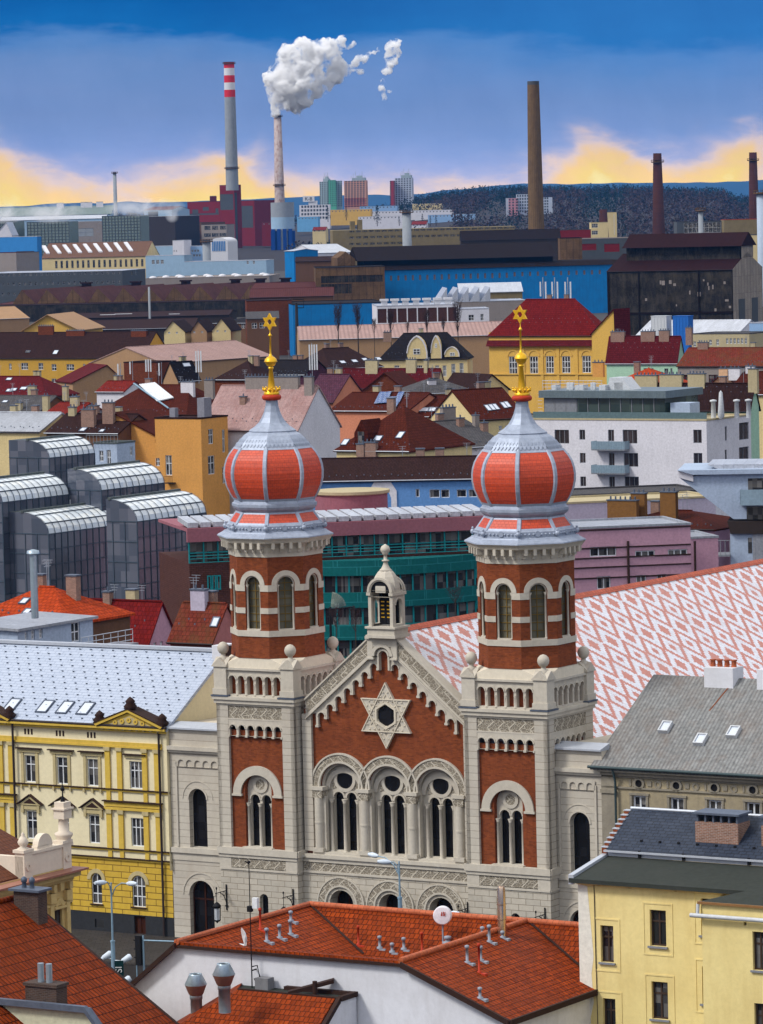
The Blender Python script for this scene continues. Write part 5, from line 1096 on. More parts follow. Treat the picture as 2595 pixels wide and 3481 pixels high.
def house(name, label, x0, x1, y, ze, yr=None, dep=11., ang=SANG, wm='cream_wall', rm='brown_roof', form='gable', wins=(), sw=(), sky=(), chim=(), xs=None, xa=None, cat='house', group=None, oh=.35, frame=None, hip=None, fw=.1, nx=2, nz=2, parapet=.3, glass=None, zbase=0, split=None, cap=True, Yd=None):
    x0, y_ = px(x0, y); x1 = px(x1, 0)[0]; xc = (x0+x1)/2; y = y_
    C = at_z(xc, y, ze) if Yd is None else at_Y(xc, y, Yd)
    ze = C.z; an = rad(ang); d = Vector((cos(an), -sin(an), 0)); nb = Vector((sin(an), cos(an), 0))
    def hit(X_, Y_, base, nrm):
        r = ray(X_, Y_); return CAM+r*((base-CAM).dot(nrm)/r.dot(nrm))
    p0 = hit(x0, y, C, nb); o = C+d*((p0-C).dot(d)); o.z = zbase
    L = (hit(x1, y, C, nb)-o).dot(d); r_side = ang > 0
    loc = lambda P: ((P-o).dot(d), (P-o).dot(nb), P.z)
    if xs is not None:
        e = o+d*(L if r_side else 0); P = hit(px(xs, 0)[0], y, e, d); dep = max(3., abs((P-o).dot(nb)))
    D = dep; t = empty(name, (o.x, o.y, zbase), ang, label, cat, group)
    H = ze-zbase
    def front(X_, Y_, yin=0.): q_ = loc(hit(*px(X_, Y_), o+nb*yin, nb)); return q_[0], q_[2]-zbase
    def side(X_, Y_): q_ = loc(hit(*px(X_, Y_), o+d*(L if r_side else 0), d)); return q_[1], q_[2]-zbase
    wmat, rmat = PAL.get(wm) or MATS[wm], PAL.get(rm) or MATS[rm]
    def rows(ws, fn):
        ops = []
        for w in ws:
            xa_, xb_, yt, yb, n, wp = w[:6]
            a0, z1 = fn(xa_-wp/2, yt); a1, z0 = fn(xa_+wp/2, yb); e0, _ = fn(xb_-wp/2, yt)
            if a1 < a0: a0, a1 = a1, a0
            for i in range(n):
                s_ = (e0-fn(xa_-wp/2, yt)[0])*i/max(1, n-1); ops.append((a0+s_, a1+s_, max(z0,.2), min(z1, H-.15), len(w) > 6 and w[6]))
        return [q_ for q_ in ops if q_[1]-q_[0] > .15 and q_[3]-q_[2] > .25]
    fo = rows(wins, front); so_ = rows(sw, side); b = MB(); hr = H
    if form in ('gable', 'hip'): hr = max(front(*[( (v-REG[i])/REG[2]) for i, v in enumerate((xc, px(0, yr)[1]))], yin=D/2)[1], H+.3)
    apex = None
    if form == 'gfront': apex = front(xa, yr); hr = apex[1]
    if form == 'shed': hr = max(front(*[((v-REG[i])/REG[2]) for i, v in enumerate((xc, px(0, yr)[1]))], yin=D)[1], H+.2)
    wall(b, (0,0,0), XN, -YN, 0, L, 0, H, fo, .18)
    S1 = Pl((L,0,0), YN, XN); S0 = Pl((0,D,0), -YN, -XN)
    wall(b, S1.o, YN, XN, 0, D, 0, H, so_ if r_side else [], .18)
    wall(b, S0.o, -YN, -XN, 0, D, 0, H, [] if r_side else [(D-q_[1], D-q_[0])+tuple(q_[2:]) for q_ in so_], .18)
    b.poly([(L,D,0), (0,D,0), (0,D,H), (L,D,H)])
    if form == 'gable':
        b.poly([(L,0,H), (L,D,H), (L,D/2,hr-.05)]); b.poly([(0,D,H), (0,0,H), (0,D/2,hr-.05)])
    if form == 'gfront': b.poly([(0,0,H), (L,0,H), (apex[0],0,hr-.05)])
    if form == 'shed': b.poly([(L,0,H), (L,D,H), (L,D,hr-.05)]); b.poly([(0,D,H), (0,0,H), (0,D,hr-.05)]); b.poly([(0,D,H), (L,D,H), (L,D,hr-.05), (0,D,hr-.05)][::-1])
    wo = b.build('wall', [wmat], t)
    fr_ = frame or WHITEF; gl_ = glass or WIN
    for op in fo: window(t, (0,0,0), XN, -YN, op, fr_, gl_, nx if op[1]-op[0] < 1.9 else nx+1, nz, fw, .18, split=split)
    for op in so_:
        if r_side: window(t, S1.o, YN, XN, op, fr_, gl_, nx, nz, fw, .18, split=split)
        else: window(t, S0.o, -YN, -XN, (D-op[1], D-op[0])+tuple(op[2:]), fr_, gl_, nx, nz, fw, .18, split=split)
    r = MB(); th = .22; pln = None
    if form == 'gable':
        k_ = (hr-H)/(D/2); zl_ = H-oh*k_
        r.prism([(-oh*.6,-oh,zl_), (-oh*.6,D/2,hr), (-oh*.6,D+oh,zl_), (-oh*.6,D+oh,zl_-th), (-oh*.6,D/2,hr-th), (-oh*.6,-oh,zl_-th)], (L+oh*1.2,0,0)); pln = (Vector((0,-k_,1)), H)
    elif form == 'hip':
        hi_ = min(hip if hip is not None else D/2, L/2-.05); k_ = (hr-H)/(D/2); zl_ = H-oh*k_
        A_, B_, C_, D_ = (-oh,-oh,zl_), (L+oh,-oh,zl_), (L+oh,D+oh,zl_), (-oh,D+oh,zl_); E_, F_ = (hi_,D/2,hr), (L-hi_,D/2,hr)
        r.add([A_,B_,C_,D_,E_,F_]+[(p[0],p[1],p[2]-th) for p in (A_,B_,C_,D_)], [[0,1,5,4], [1,2,5], [2,3,4,5], [3,0,4], [6,7,1,0], [7,8,2,1], [8,9,3,2], [9,6,0,3], [9,8,7,6]]); pln = (Vector((0,-k_,1)), H)
    elif form == 'gfront':
        xa_ = apex[0]
        for xe in (0, L):
            k_ = (hr-H)/max(.3, abs(xa_-xe)); e = (xe-oh if xe == 0 else xe+oh); ze_ = H-oh*k_
            pts = [(xa_,-oh,hr), (e,-oh,ze_), (e,-oh,ze_-th), (xa_,-oh,hr-th)]
            r.prism(pts if xe == 0 else pts[::-1], (0,D+oh,0))
        kk_ = (hr-H)/max(.3, L-xa_); pln = (Vector((kk_,0,1)), H+kk_*L) if r_side else (Vector((-(hr-H)/max(.3, xa_),0,1)), H)
    elif form == 'shed':
        k_ = (hr-H)/D; r.prism([(-oh,-oh,H-oh*k_), (-oh,D+.1,hr), (-oh,D+.1,hr-th), (-oh,-oh,H-oh*k_-th)], (L+2*oh,0,0)); pln = (Vector((0,-k_,1)), H)
    else:
        r.poly([(.2,.2,H-.1), (L-.2,.2,H-.1), (L-.2,D-.2,H-.1), (.2,D-.2,H-.1)]); pln = (Vector((0,0,1)), H)
        if cap:
            for q_ in ((-.08,L+.08,-.08,.24), (-.08,L+.08,D-.24,D+.08), (-.08,.24,.24,D-.24), (L-.24,L+.08,.24,D-.24)): r.box(*q_, H-.12, H+.12)
    ro = r.build('roof', [rmat], t)
    if form == 'gable' or form == 'hip':
        hi_ = 0 if form == 'gable' else hi_
        rc_ = MB(); rc_.tube([(hi_,D/2,hr+.02), (L-hi_,D/2,hr+.02)], .13, 6); rc_.build('ridge_tiles', [rmat], ro)
        gt = MB(); gt.tube([(-.2,-oh-.08,zl_-.05), (L+.2,-oh-.08,zl_-.05)], .08, 6); gt.build('gutter', [ZINC if hash_(label) % 2 else DOWN], t)
    def onroof(X_, Y_):
        rr_ = ray(*px(X_, Y_)); N = d*pln[0].x+nb*pln[0].y+Vector((0,0,1)); base = o+Vector((0,0,pln[1]))
        return Vector(loc(CAM+rr_*((base-CAM).dot(N)/rr_.dot(N))))-Vector((0,0,zbase))
    if pln:
        nrm = pln[0].normalized(); sd_ = Vector((0,0,1)); sd_ = (sd_-nrm*sd_.dot(nrm)); sd_ = sd_.normalized() if sd_.length > .01 else Vector((0,1,0))
        for s_ in sky:
            e = onroof(s_[0], s_[1]); skylight(ro, e-sd_*.6, sd_, nrm, s_[2] if len(s_) > 2 else .9, s_[3] if len(s_) > 3 else 1.3, LEADD, s_[4] if len(s_) > 4 else SKYGL, .14)
        for c_ in chim:
            e = onroof(c_[0], c_[1]); w_, h_ = c_[2], c_[3]; cm = MATS.get(c_[4] if len(c_) > 4 else 'old_chimney_brick') or PAL[c_[4]]
            b = MB(); b.box(e.x-w_/2, e.x+w_/2, e.y-.35, e.y+.35, e.z-1.0, e.z+h_); b.box(e.x-w_/2-.08, e.x+w_/2+.08, e.y-.43, e.y+.43, e.z+h_-.12, e.z+h_+.02, 1)
            for q_ in range(max(1, int(w_/.6))): b.lathe([(.13,e.z+h_), (.11,e.z+h_+.4)], (e.x-w_/2+w_*(q_+.5)/max(1, int(w_/.6)), e.y, 0), 6, 0, True, 1)
            b.build('chimney', [cm, LEADD], ro)
    if form in ('gable', 'hip') and 320 < C.y < 1150 and cat == 'house':
        rn = random.Random(hash_(label)); al = MB()
        for k in range(2):
            x = rn.uniform(hi_+.5, max(hi_+.6, L-hi_-.5)); h_ = rn.uniform(1.4, 2.6); al.tube([(x,D/2,hr-.2), (x,D/2,hr+h_)], .035, 4)
            for q_ in range(3): al.tube([(x-.5+.1*q_,D/2,hr+h_-.25*q_), (x+.5-.1*q_,D/2,hr+h_-.25*q_)], .02, 4)
        al.build('aerial', [VENTM], ro); al = MB(); m_ = int(L/.9); kk_ = (hr-H)/(D/2)
        for q_ in range(m_): x = .4+q_*.9; y_ = .9+(.35 if q_ % 2 else 0); al.box(x-.07,x+.07,y_,y_+.08,H+kk_*y_-.05,H+kk_*y_+.16)
        tag(al.build('snow_guards', [LEADD], ro), kind='stuff')
        for q_ in range(2 if not chim else 1):
            x = L*rn.uniform(.25,.75); b = MB(); b.box(x-.55,x+.55,D/2+.2,D/2+.9,hr-1.2,hr+1.1); b.box(x-.63,x+.63,D/2+.12,D/2+.98,hr+1.0,hr+1.14,1); b.build('chimney', [OLDB if rn.random() < .6 else PAL['beige_wall'], LEADD], ro)
    return dict(t=t, L=L, D=D, H=H, hr=hr, front=front, side=side, onroof=onroof, roof=ro, wall=wo, o=o, d=d, nb=nb)
def hash_(s): return sum(ord(c)*(i+1) for i, c in enumerate(s))
def panel_antenna(x, y, ze, h, label, n=3):
    p = at_z(*px(x, y), ze); t = empty('mobile_antenna', p, 0, label, 'antenna'); b = MB(); b.tube([(0,0,-1.5), (0,0,h)], .06)
    for k in range(n): b.tube([(-.2+.35*k,.1,h*.3), (-.2+.35*k,.1,h*.32)], .03)
    b.build('mast', [VENTM], t)
    for k in range(n):
        b = MB(); b.box(-.5+.5*k-.14,-.5+.5*k+.14,-.2,0,h*.15,h*.95); b.build('antenna_panel', [WHITEF], t)

R9 = (0,1500,.5266); R6 = (0,1000,.5266); R7 = (860,1000,.5266); R8 = (1725,1000,.5266); R10 = (700,1250,.4513); R11 = (1400,1250,.4513); R12 = (1895,1500,.4237)
# ---- just behind the yellow house, left
reg(*R9)
house('tiled_house', 'house with bright orange tiled roof and a tall flue at the left edge', -220, 415, 1155, 17, 935, wm='brownish_wall', rm='orange_roof', form='hip', hip=4.5, sky=[(140,1030,.8,1.0),(160,1095,.8,.9)], dep=10)
h = house('penthouse_flat', 'white rooftop flat with pale ribbed metal roof and glazed doors', 112, 600, 1168, 18.4, 1112, dep=6, ang=SANG-90, wm='bluish_wall', rm='pale_seam_roof', form='shed', wins=[(490,490,1172,1290,1,60),(215,265,1222,1280,2,26),(170,170,1232,1280,1,20)], nz=2)
b = MB(); 
for k in range(3): b.tube([(h['L']*.55,-2.2,h['H']-2.2+.45*k), (h['L']*1.25,-2.2,h['H']-2.2+.45*k)], .04)
for k in range(8): b.tube([(h['L']*(.55+.1*k),-2.2,h['H']-2.6), (h['L']*(.55+.1*k),-2.2,h['H']-1.3)], .03)
b.build('railing', [ZINC], h['t']); b = MB(); b.box(h['L']*.5, h['L']*1.3, -2.4, 0, 0, h['H']-2.5); b.build('terrace', [PAL['grey_wall']], h['t'])
e = at_z(*px(225,1065), 20.2); t = empty('steel_flue', e, 0, 'tall grey steel flue rising from the orange tiled roof', 'flue'); b = MB(); b.tube([(0,0,-1), (0,0,4.2)], .3, 10); b.lathe([(.55,4.35), (.5,4.6), (.1,4.7)], (0,0,0), 10); b.build('pipe', [GALV], t)
house('gabled_house', 'house with dark red roof and lilac gable below the glass offices', 330, 955, 1285, 11, 1022, xs=1142, wm='lilac_wall', rm='dark_red_roof', sw=[(1000,1085,1235,1325,3,22)], chim=[(700,1045,.8,1.2)])
house('pink_house', 'pink house with rusty red sheet roof beside the left tower', 1100, 1372, 1270, 12.5, 1040, xs=1560, wm='pink_wall', rm='rusty_red_roof', sky=[(1370,1165,.8,1.1)], chim=[(1290,1062,1.6,1.6,'lavender_wall')])
house('brown_roofed_shed', 'low brown roof between the slate roof and the rooftop flat', -200, 330, 1345, 12.5, 1215, wm='brownish_wall', rm='dark_brown_roof')
# ---- glass office blocks with barrel vaults
GDARK = glassy('sky_painted_curtain_glass', (.055,.068,.098), .10, .55, (1.15,1.7), (.20,.20,.24), spec=.9)  # blue grey sky reflections put into the base colour, varied by pane
GVAULT = glassy('sky_painted_vault_glass', (.60,.66,.70), .12, .7, (.9,.9), (.88,.88,.80), spec=.9)  # whitish sky reflection is painted into the pane colours
STEEL = mat('blue_steel', (.06,.085,.115), rough=.45, metal=.3, stain=0, bump=0)
def glass_block(x0, x1, y, zw, label, xl, r=3.6, dep=14, rows=8):
    (x0, y), x1, xl = px(x0, y), px(x1, 0)[0], px(xl, 0)[0]; ang = SANG-90; an = rad(ang); d = Vector((cos(an), -sin(an), 0)); nb = Vector((sin(an), cos(an), 0))
    o = at_z(x0, y, zw); 
    def hit(X_, Y_, base, nrm): rr = ray(X_, Y_); return CAM+rr*((base-CAM).dot(nrm)/rr.dot(nrm))
    L = (hit(x1, y, o, nb)-o).dot(d); D = max(4, abs((hit(xl, y, o, d)-o).dot(nb))) if xl is not None else dep
    t = empty('glass_office', (o.x, o.y, 0), ang, label, 'office', 'glass offices with barrel vaulted tops'); b = MB(); v = MB(); s = MB(); e = MB()
    b.poly([(0,0,0), (L,0,0), (L,0,zw), (0,0,zw)]); b.poly([(0,D,0), (0,0,0), (0,0,zw), (0,D,zw)]); b.poly([(L,0,0), (L,D,0), (L,D,zw), (L,0,zw)])
    n = 6; A = [(r-r*cos(pi/2*i/n), zw+r*.66*sin(pi/2*i/n)) for i in range(n+1)]
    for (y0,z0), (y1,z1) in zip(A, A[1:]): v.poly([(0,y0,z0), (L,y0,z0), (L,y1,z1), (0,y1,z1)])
    zt = A[-1][1]; b.poly([(0,D,zw), (0,0,zw)]+[(0,a_,z_) for a_, z_ in A[1:]]+[(0,D,zt)]); b.poly([(L,0,zw), (L,D,zw), (L,D,zt)]+[(L,a_,z_) for a_, z_ in A[:0:-1]])
    e.poly([(0,r,zt), (L,r,zt), (L,D,zt), (0,D,zt)]); e.box(-.1,L+.1,r-.25,r+.1,zt-.05,zt+.22)
    m = max(4, int(L/1.15)); hw = .055
    for i in range(m+1):
        x = L*i/m; s.box(x-hw,x+hw,-.07,.03,zw-rows*1.7,zw)
        for (y0,z0), (y1,z1) in zip(A, A[1:]): s.add([(x-hw,y0-.06,z0+.05), (x+hw,y0-.06,z0+.05), (x+hw,y1-.02,z1+.06), (x-hw,y1-.02,z1+.06)], [[0,1,2,3]])
    for k in range(rows): s.box(0,L,-.06,.02,zw-1.7*k-.05,zw-1.7*k+.05)
    for i in (2,4): y0,z0 = A[i]; s.box(0,L,y0-.1,y0+.02,z0-.02,z0+.07)
    for k in range(rows): s.box(-.06,.02,0,D,zw-2.2*k-.05,zw-2.2*k+.05)
    for i in range(int(D/1.6)+1): s.box(-.07,.02,i*1.6-.04,i*1.6+.04,zw-rows*2,zw)
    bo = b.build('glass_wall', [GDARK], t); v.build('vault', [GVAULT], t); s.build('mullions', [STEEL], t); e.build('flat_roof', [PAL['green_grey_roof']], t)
    return t
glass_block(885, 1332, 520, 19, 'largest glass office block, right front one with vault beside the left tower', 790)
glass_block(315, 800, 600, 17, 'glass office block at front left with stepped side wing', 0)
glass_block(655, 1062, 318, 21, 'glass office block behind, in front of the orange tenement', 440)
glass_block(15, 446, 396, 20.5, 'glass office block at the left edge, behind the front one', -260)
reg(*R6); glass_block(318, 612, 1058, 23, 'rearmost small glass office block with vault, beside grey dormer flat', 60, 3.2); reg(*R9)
for X, Y in ((385,455),(440,455),(825,395)):
    p = at_z(*px(X, Y), 18.5); t = empty('cooling_unit', p, SANG, {385:'white cooling unit, left of the pair between glass offices', 440:'white cooling unit, right of the pair between glass offices', 825:'white cooling unit behind the largest glass office'}[X], 'cooling unit', 'cooling units on the office roofs'); b = MB(); b.box(-.5,.5,-.4,.4,-4,1.4); b.box(-.4,.4,-.42,-.4,.15,1.25,1); b.build('casing', [WHITEF, GREYF], t)
# ---- left part of the old town
reg(*R6)
house('long_ochre_house', 'long stained ochre house with dark brown roof and grey gable', -120, 920, 405, 13, 245, xs=1105, wm='ochre_wall', rm='dark_brown_roof', wins=[(68,68,448,488,1,18),(160,160,444,488,1,46),(265,265,444,488,1,32),(350,350,452,494,1,32),(455,455,452,492,1,50),(545,545,450,484,1,16),(673,673,450,480,1,20),(160,160,540,580,1,46),(265,265,540,583,1,32),(350,350,545,592,1,32),(445,445,545,590,1,26)], sky=[(345,378,1.5,1.5),(170,368,1.5,.8,WIN)], chim=[(300,255,5,2.2,'old_brick_wall'),(490,262,6,1.2,'old_brick_wall'),(900,268,5,1.4,'old_brick_wall')])
house('hip_roofed_house', 'dark maroon roof with small skylights at the left edge', -260, 300, 650, 15, 530, form='hip', wm='brownish_wall', rm='maroon_roof', sky=[(45,620,1.6,1.0),(70,615,1.6,1.0),(135,607,1.6,1.0),(195,600,1.6,1.0),(45,546,1.4,.9)])
house('grey_gabled_house', 'house with bare grey gable and dull red roof behind the brown hipped roof', 470, 800, 560, 14, 455, xa=690, form='gfront', ang=-20, wm='tan_wall', rm='maroon_roof', dep=14)
house('brick_firewall_house', 'small house with brick firewall below white antennas', 800, 1012, 440, 17, form='flat', wm='old_brick_wall', rm='dark_brown_roof', dep=8)
for X, Y, l in ((780,545,'slim white mobile antenna left of the brick firewall'), (858,530,'slim white mobile antenna before the brick firewall'), (960,515,'cluster of white mobile antennas at the firewall corner'), (1045,540,'thick white mobile antenna right of the brick firewall'), (1285,530,'tall cluster of mobile antennas on a dark roof')): panel_antenna(X, Y, 18, 3.2 if X < 1200 else 5.5, l, 1 if X in (780,858,1045) else 3)
house('small_red_house', 'small red roofed house among chimneys at left', 270, 462, 785, 17.5, 700, wm='grey_wall', rm='red_roof', chim=[(485,720,1.6,1.6,'beige_wall'),(300,720,1.2,1.8,'beige_wall')])
house('red_strip_house', 'low red roofed house behind the brown hipped roof', 625, 800, 625, 16, 560, wm='white_wall', rm='red_roof', dep=8)
house('brown_grey_house', 'house with worn brown grey roof at the left edge', -160, 250, 755, 17, 655, wm='brownish_wall', rm='grey_roof', sky=[(20,692,1.2,.9)], chim=[(125,745,1.2,1.3,'beige_wall'),(210,640,1.6,1.4,'beige_wall'),(425,650,1.0,1.6,'beige_wall')])
house('metal_roofed_house', 'house with pale striped metal roof at the left edge', -180, 255, 880, 18.5, 762, wm='cream_wall', rm='pale_seam_roof', dep=12)
house('chimney_house', 'dark brown roofed house with two big brick chimneys', 300, 765, 890, 18.5, 772, wm='brownish_wall', rm='dark_brown_roof', sky=[(520,875,1.1,1.2),(648,880,.9,.9)], chim=[(575,850,2.4,2.6),(705,830,2.0,3.2),(470,780,1.2,1.3,'beige_wall'),(610,770,1.6,1.3)])
h = house('grey_dormer_flat', 'grey rooftop flat with terrace railing left of the orange tenement', 605, 755, 960, 20, xs=872, form='flat', wm='bluish_wall', rm='green_grey_roof', wins=[(655,655,1010,1080,1,30),(703,703,1005,1100,1,30)], sw=[(850,850,985,1040,1,20)])
b = MB(); 
for k in range(10): b.tube([(h['L']*(-.2+.15*k),-.6,h['H']), (h['L']*(-.2+.15*k),-.6,h['H']+1.1)], .04)
b.tube([(h['L']*-.2,-.6,h['H']+1.1), (h['L']*1.15,-.6,h['H']+1.1)], .05); b.build('railing', [GREYF], h['t'])
bh = house('brown_hipped_house', 'big brown hipped roof with a bank of solar tubes', 600, 1200, 775, 17, 585, form='hip', wm='orange_wall', rm='brown_roof', hip=5, dep=18, chim=[(1215,630,2.6,1.8,'white_wall'),(1355,640,1.8,2.4,'stucco_grey_wall')])
b = MB()
for k in range(11):
    a, c = bh['onroof'](905+k*9.5, 592-k*1.2), bh['onroof'](1022+k*10, 700-k*2.2); u_ = Vector((0,-.1,.25)); b.tube([a+u_, c+u_], .13, 6)
b.build('solar_tubes', [WHITEF], bh['roof']); b = MB(); a, c = bh['onroof'](865,588), bh['onroof'](1090,748); b.tube([a+Vector((0,0,.3)), c+Vector((0,0,.3))], .16, 6); b.build('pipe', [BLUEG], bh['roof'])
house('orange_gable_house', 'orange gable wall with brown roof left of the orange tenement', 560, 1048, 925, 17.5, 760, xa=735, form='gfront', ang=SANG, wm='orange_wall', rm='brown_roof', dep=10, wins=[(1012,1012,935,960,1,22)])
h = house('orange_tenement', 'tall orange tenement with flat roof and white windows', 1000, 1297, 800, 21, xs=1470, form='flat', wm='orange_wall', rm='dark_brown_roof', wins=[(1090,1090,1040,1170,1,45),(1018,1018,1058,1110,1,30)], sw=[(1362,1362,872,965,1,34),(1445,1445,875,1020,1,22),(1366,1366,1045,1160,1,46),(1448,1448,1115,1220,1,24)], split=.6, nz=2)
b = MB(); b.box(h['L']*.25,h['L']*.42,-.9,0,h['H']-9.9,h['H']-9.75)
for k in range(7): b.tube([(h['L']*(.25+.028*k),-.9,h['H']-9.8), (h['L']*(.25+.028*k),-.9,h['H']-8.8)], .025)
b.tube([(h['L']*.25,-.9,h['H']-8.8), (h['L']*.42,-.9,h['H']-8.8)], .035); b.build('balcony', [IRON], h['t'])
b = MB(); b.box(h['L']*.85,h['L']*1.0,1,3,h['H'],h['H']+3.0); b.box(h['L']*.3,h['L']*.42,.3,1.2,h['H'],h['H']+1.5); b.build('rooftop_hut', [PAL['grey_wall']], h['t'])
house('dark_gabled_house', 'dark roofed house with tan gable left of the antenna cluster', 1150, 1290, 545, 15, 432, ang=-45, xs=1055, wm='tan_wall', rm='black_roof', sky=[(1180,455,2.2,1.0)])
house('dark_wide_house', 'wide dark roofed house behind the pale metal roofs', 1385, 1640, 545, 15, 430, form='hip', wm='old_brick_wall', rm='dark_brown_roof')
house('pink_shed', 'long pinkish ribbed shed roof behind the ochre house', 1055, 1760, 420, 12, 305, ang=-52, wm='tan_wall', rm='pink_corr_roof', dep=26, cat='shed')
# ---- middle
reg(*R7)
house('firewall_house', 'house with faded pink sheet roof and tall white firewall behind the left dome', -330, 290, 865, 19, 590, xs=562, wm='white_wall', rm='pink_seam_roof', dep=14, chim=[(365,640,1.4,2.6,'stucco_grey_wall'),(40,598,4.5,1.6,'stucco_grey_wall'),(210,598,5,1.6,'stucco_grey_wall'),(-60,700,1.,1.)])
house('dark_row_house', 'low dark roof behind the left gilded spire', -90, 335, 515, 14, 425, wm='purple_roof', rm='black_roof')
panel_antenna(385, 520, 18, 6.5, 'dense cluster of tall antennas beside the white firewall', 4)
house('skylight_house', 'dark hipped roof with a row of four small skylights', 500, 835, 470, 14, 340, ang=-40, xs=240, form='hip', hip=4, wm='yellow_wall', rm='dark_brown_roof', sky=[(563,440,1.6,1.2),(640,433,1.6,1.2),(707,423,1.6,1.2),(793,418,1.6,1.2)])
house('purple_roofed_house', 'house with purple roof and salmon gable', 330, 517, 690, 17.5, 517, xs=737, wm='salmon_wall', rm='purple_roof')
house('maroon_roofed_house', 'long maroon roof with light chimneys before the curved gables', 540, 1190, 585, 14, 480, xs=1232, wm='cream_wall', rm='maroon_roof', chim=[(770,490,3,2.2,'beige_wall'),(1025,485,2.4,2.2,'beige_wall'),(1120,485,.8,2.0,'beige_wall')])
house('ruined_wall_house', 'house with rough rust stained brick gable', 700, 1003, 625, 17, 505, xa=850, form='gfront', ang=20, wm='old_brick_wall', rm='brown_roof', dep=10)
h = house('curved_gable_house', 'yellow house with two curved gables and dark roof', 815, 1385, 410, 14, 250, ang=8, form='hip', wm='cream_wall', rm='black_roof', wins=[(930,930,460,490,1,34),(1068,1068,460,490,1,56),(1190,1190,460,490,1,26),(1238,1238,460,530,1,26),(1295,1295,450,530,1,28),(1348,1348,445,525,1,28)], nx=3, chim=[(870,282,2,1.5)])
for (xa_, xb_, yb_, yt_, wn) in ((998,1125,418,272,(1060,352,388,44)), (1152,1218,415,270,(1184,318,345,14)), (1240,1332,405,340,(1290,376,398,32))):
    F_ = h['front']; a0, zb = F_(xa_, yb_); a1, _ = F_(xb_, yb_); _, zt = F_(xa_, yt_); c = (a0+a1)/2; w2 = (a1-a0)/2; hh_ = zt-zb
    b = MB(); pts = [(c-w2,zb), (c+w2,zb), (c+w2,zb+hh_*.25), (c+w2*.86,zb+hh_*.55), (c+w2*.6,zb+hh_*.78), (c+w2*.28,zb+hh_*.93), (c,zt), (c-w2*.28,zb+hh_*.93), (c-w2*.6,zb+hh_*.78), (c-w2*.86,zb+hh_*.55), (c-w2,zb+hh_*.25)]
    PP = Pl((0,0,0), XN, -YN); PP.prism(b, pts, -3.5, .45); g_ = b.build('curved_gable', [PAL['cream_wall']], h['t'])
    b = MB(); o_ = [(c+(x-c)*1.07, zb+(z-zb)*1.04) for x, z in pts[1:]]; i_ = [(c+(x-c)*.97, zb+(z-zb)*.97) for x, z in pts[1:]]
    for k in range(len(o_)-1): PP.prism(b, [o_[k], o_[k+1], i_[k+1], i_[k]], -.2, .62)
    b.build('white_edge', [PAL['white_wall']], g_); a2, z2_ = F_(wn[0]-wn[3]/2, wn[2]); a3, _ = F_(wn[0]+wn[3]/2, wn[2]); _, z3 = F_(wn[0], wn[1])
    window(g_, PP.P(0,0,.65), XN, -YN, (a2,a3,z2_,z3), WHITEF, WIN, 2, 2, .12, .18)
house('slate_villa', 'villa with dark slate hipped roof and cream walls', 1020, 1440, 632, 17, 542, ang=-20, form='hip', wm='cream_wall', rm='grey_roof', wins=[(1277,1277,612,655,1,34),(1370,1370,600,640,1,34)], chim=[(1155,580,1.6,.8,'white_wall')])
house('cream_gable_house', 'cream gable with dark roof right of the slate villa', 1465, 1650, 610, 17, 515, xa=1540, form='gfront', ang=-30, wm='cream_wall', rm='dark_brown_roof', dep=14)
h = house('solar_panel_house', 'brown roof with blue solar panels', 500, 1000, 748, 19, 635, wm='salmon_wall', rm='brown_roof', dep=14)
pb = mat('solar_cell', (.05,.09,.22), 'brick', rough=.12, sx=.8, sy=.8, gap=.03, col2=(.06,.11,.26), mortar=(.35,.4,.5), bump=0, stain=0)
for q_ in ([(822,640),(865,640),(830,710),(785,715)], [(862,640),(898,637),(868,708),(826,712)], [(945,640),(982,638),(950,705),(908,708)], [(885,672),(935,670),(918,705),(862,708)], [(905,712),(945,708),(925,742),(885,742)]):
    P_ = [h['onroof'](*p)+Vector((0,-.1,.22)) for p in q_]; b = MB(); b.prism(P_[::-1], (0,0,.06)); b.build('solar_panel', [pb], h['roof'])
house('long_brown_house', 'long dark brown roof with a row of bluish skylights', 952, 1480, 782, 18, 655, ang=10, wm='cream_wall', rm='brown_roof', dep=14, sky=[(993,750,2,1.5),(1062,750,2,1.5),(1130,750,1.6,1.5),(1178,748,1.6,1.5),(1262,748,1.8,1.5),(1375,748,1.6,1.5)])
house('brown_wing_house', 'brown roofed wing with five bright skylights left of the right dome', 1440, 1760, 795, 18.2, 605, ang=-30, wm='cream_wall', rm='brown_roof', dep=14, sky=[(1508,742,.8,1.7),(1535,738,.8,1.7),(1560,735,.8,1.7),(1612,725,.8,1.7),(1635,720,.8,1.7)], wins=[(1600,1640,850,880,2,22)])
h = house('rust_brown_house', 'rust brown hipped roof with pointed dormer', 540, 1010, 1000, 19, 720, form='hip', dep=17, hip=7, wm='cream_wall', rm='brown_roof', sky=[(575,960,1.0,1.4),(785,932,1.2,1.2),(930,915,1.0,1.5)], chim=[(700,1010,1.2,1.0),(765,1005,1.8,1.1)])
e = h['onroof'](715, 960); b = MB(); b.prism([(e.x-1.1,e.y-.6,e.z-.5), (e.x+1.1,e.y-.6,e.z-.5), (e.x+1.1,e.y-.6,e.z+1.4), (e.x,e.y-.6,e.z+3.2), (e.x-1.1,e.y-.6,e.z+1.4)], (0,5,0)); d_ = b.build('dormer', [PAL['brown_roof']], h['roof']); b = MB(); b.box(e.x-.5,e.x+.5,e.y-.65,e.y-.6,e.z,e.z+1.6); b.build('pane', [WIN], d_)
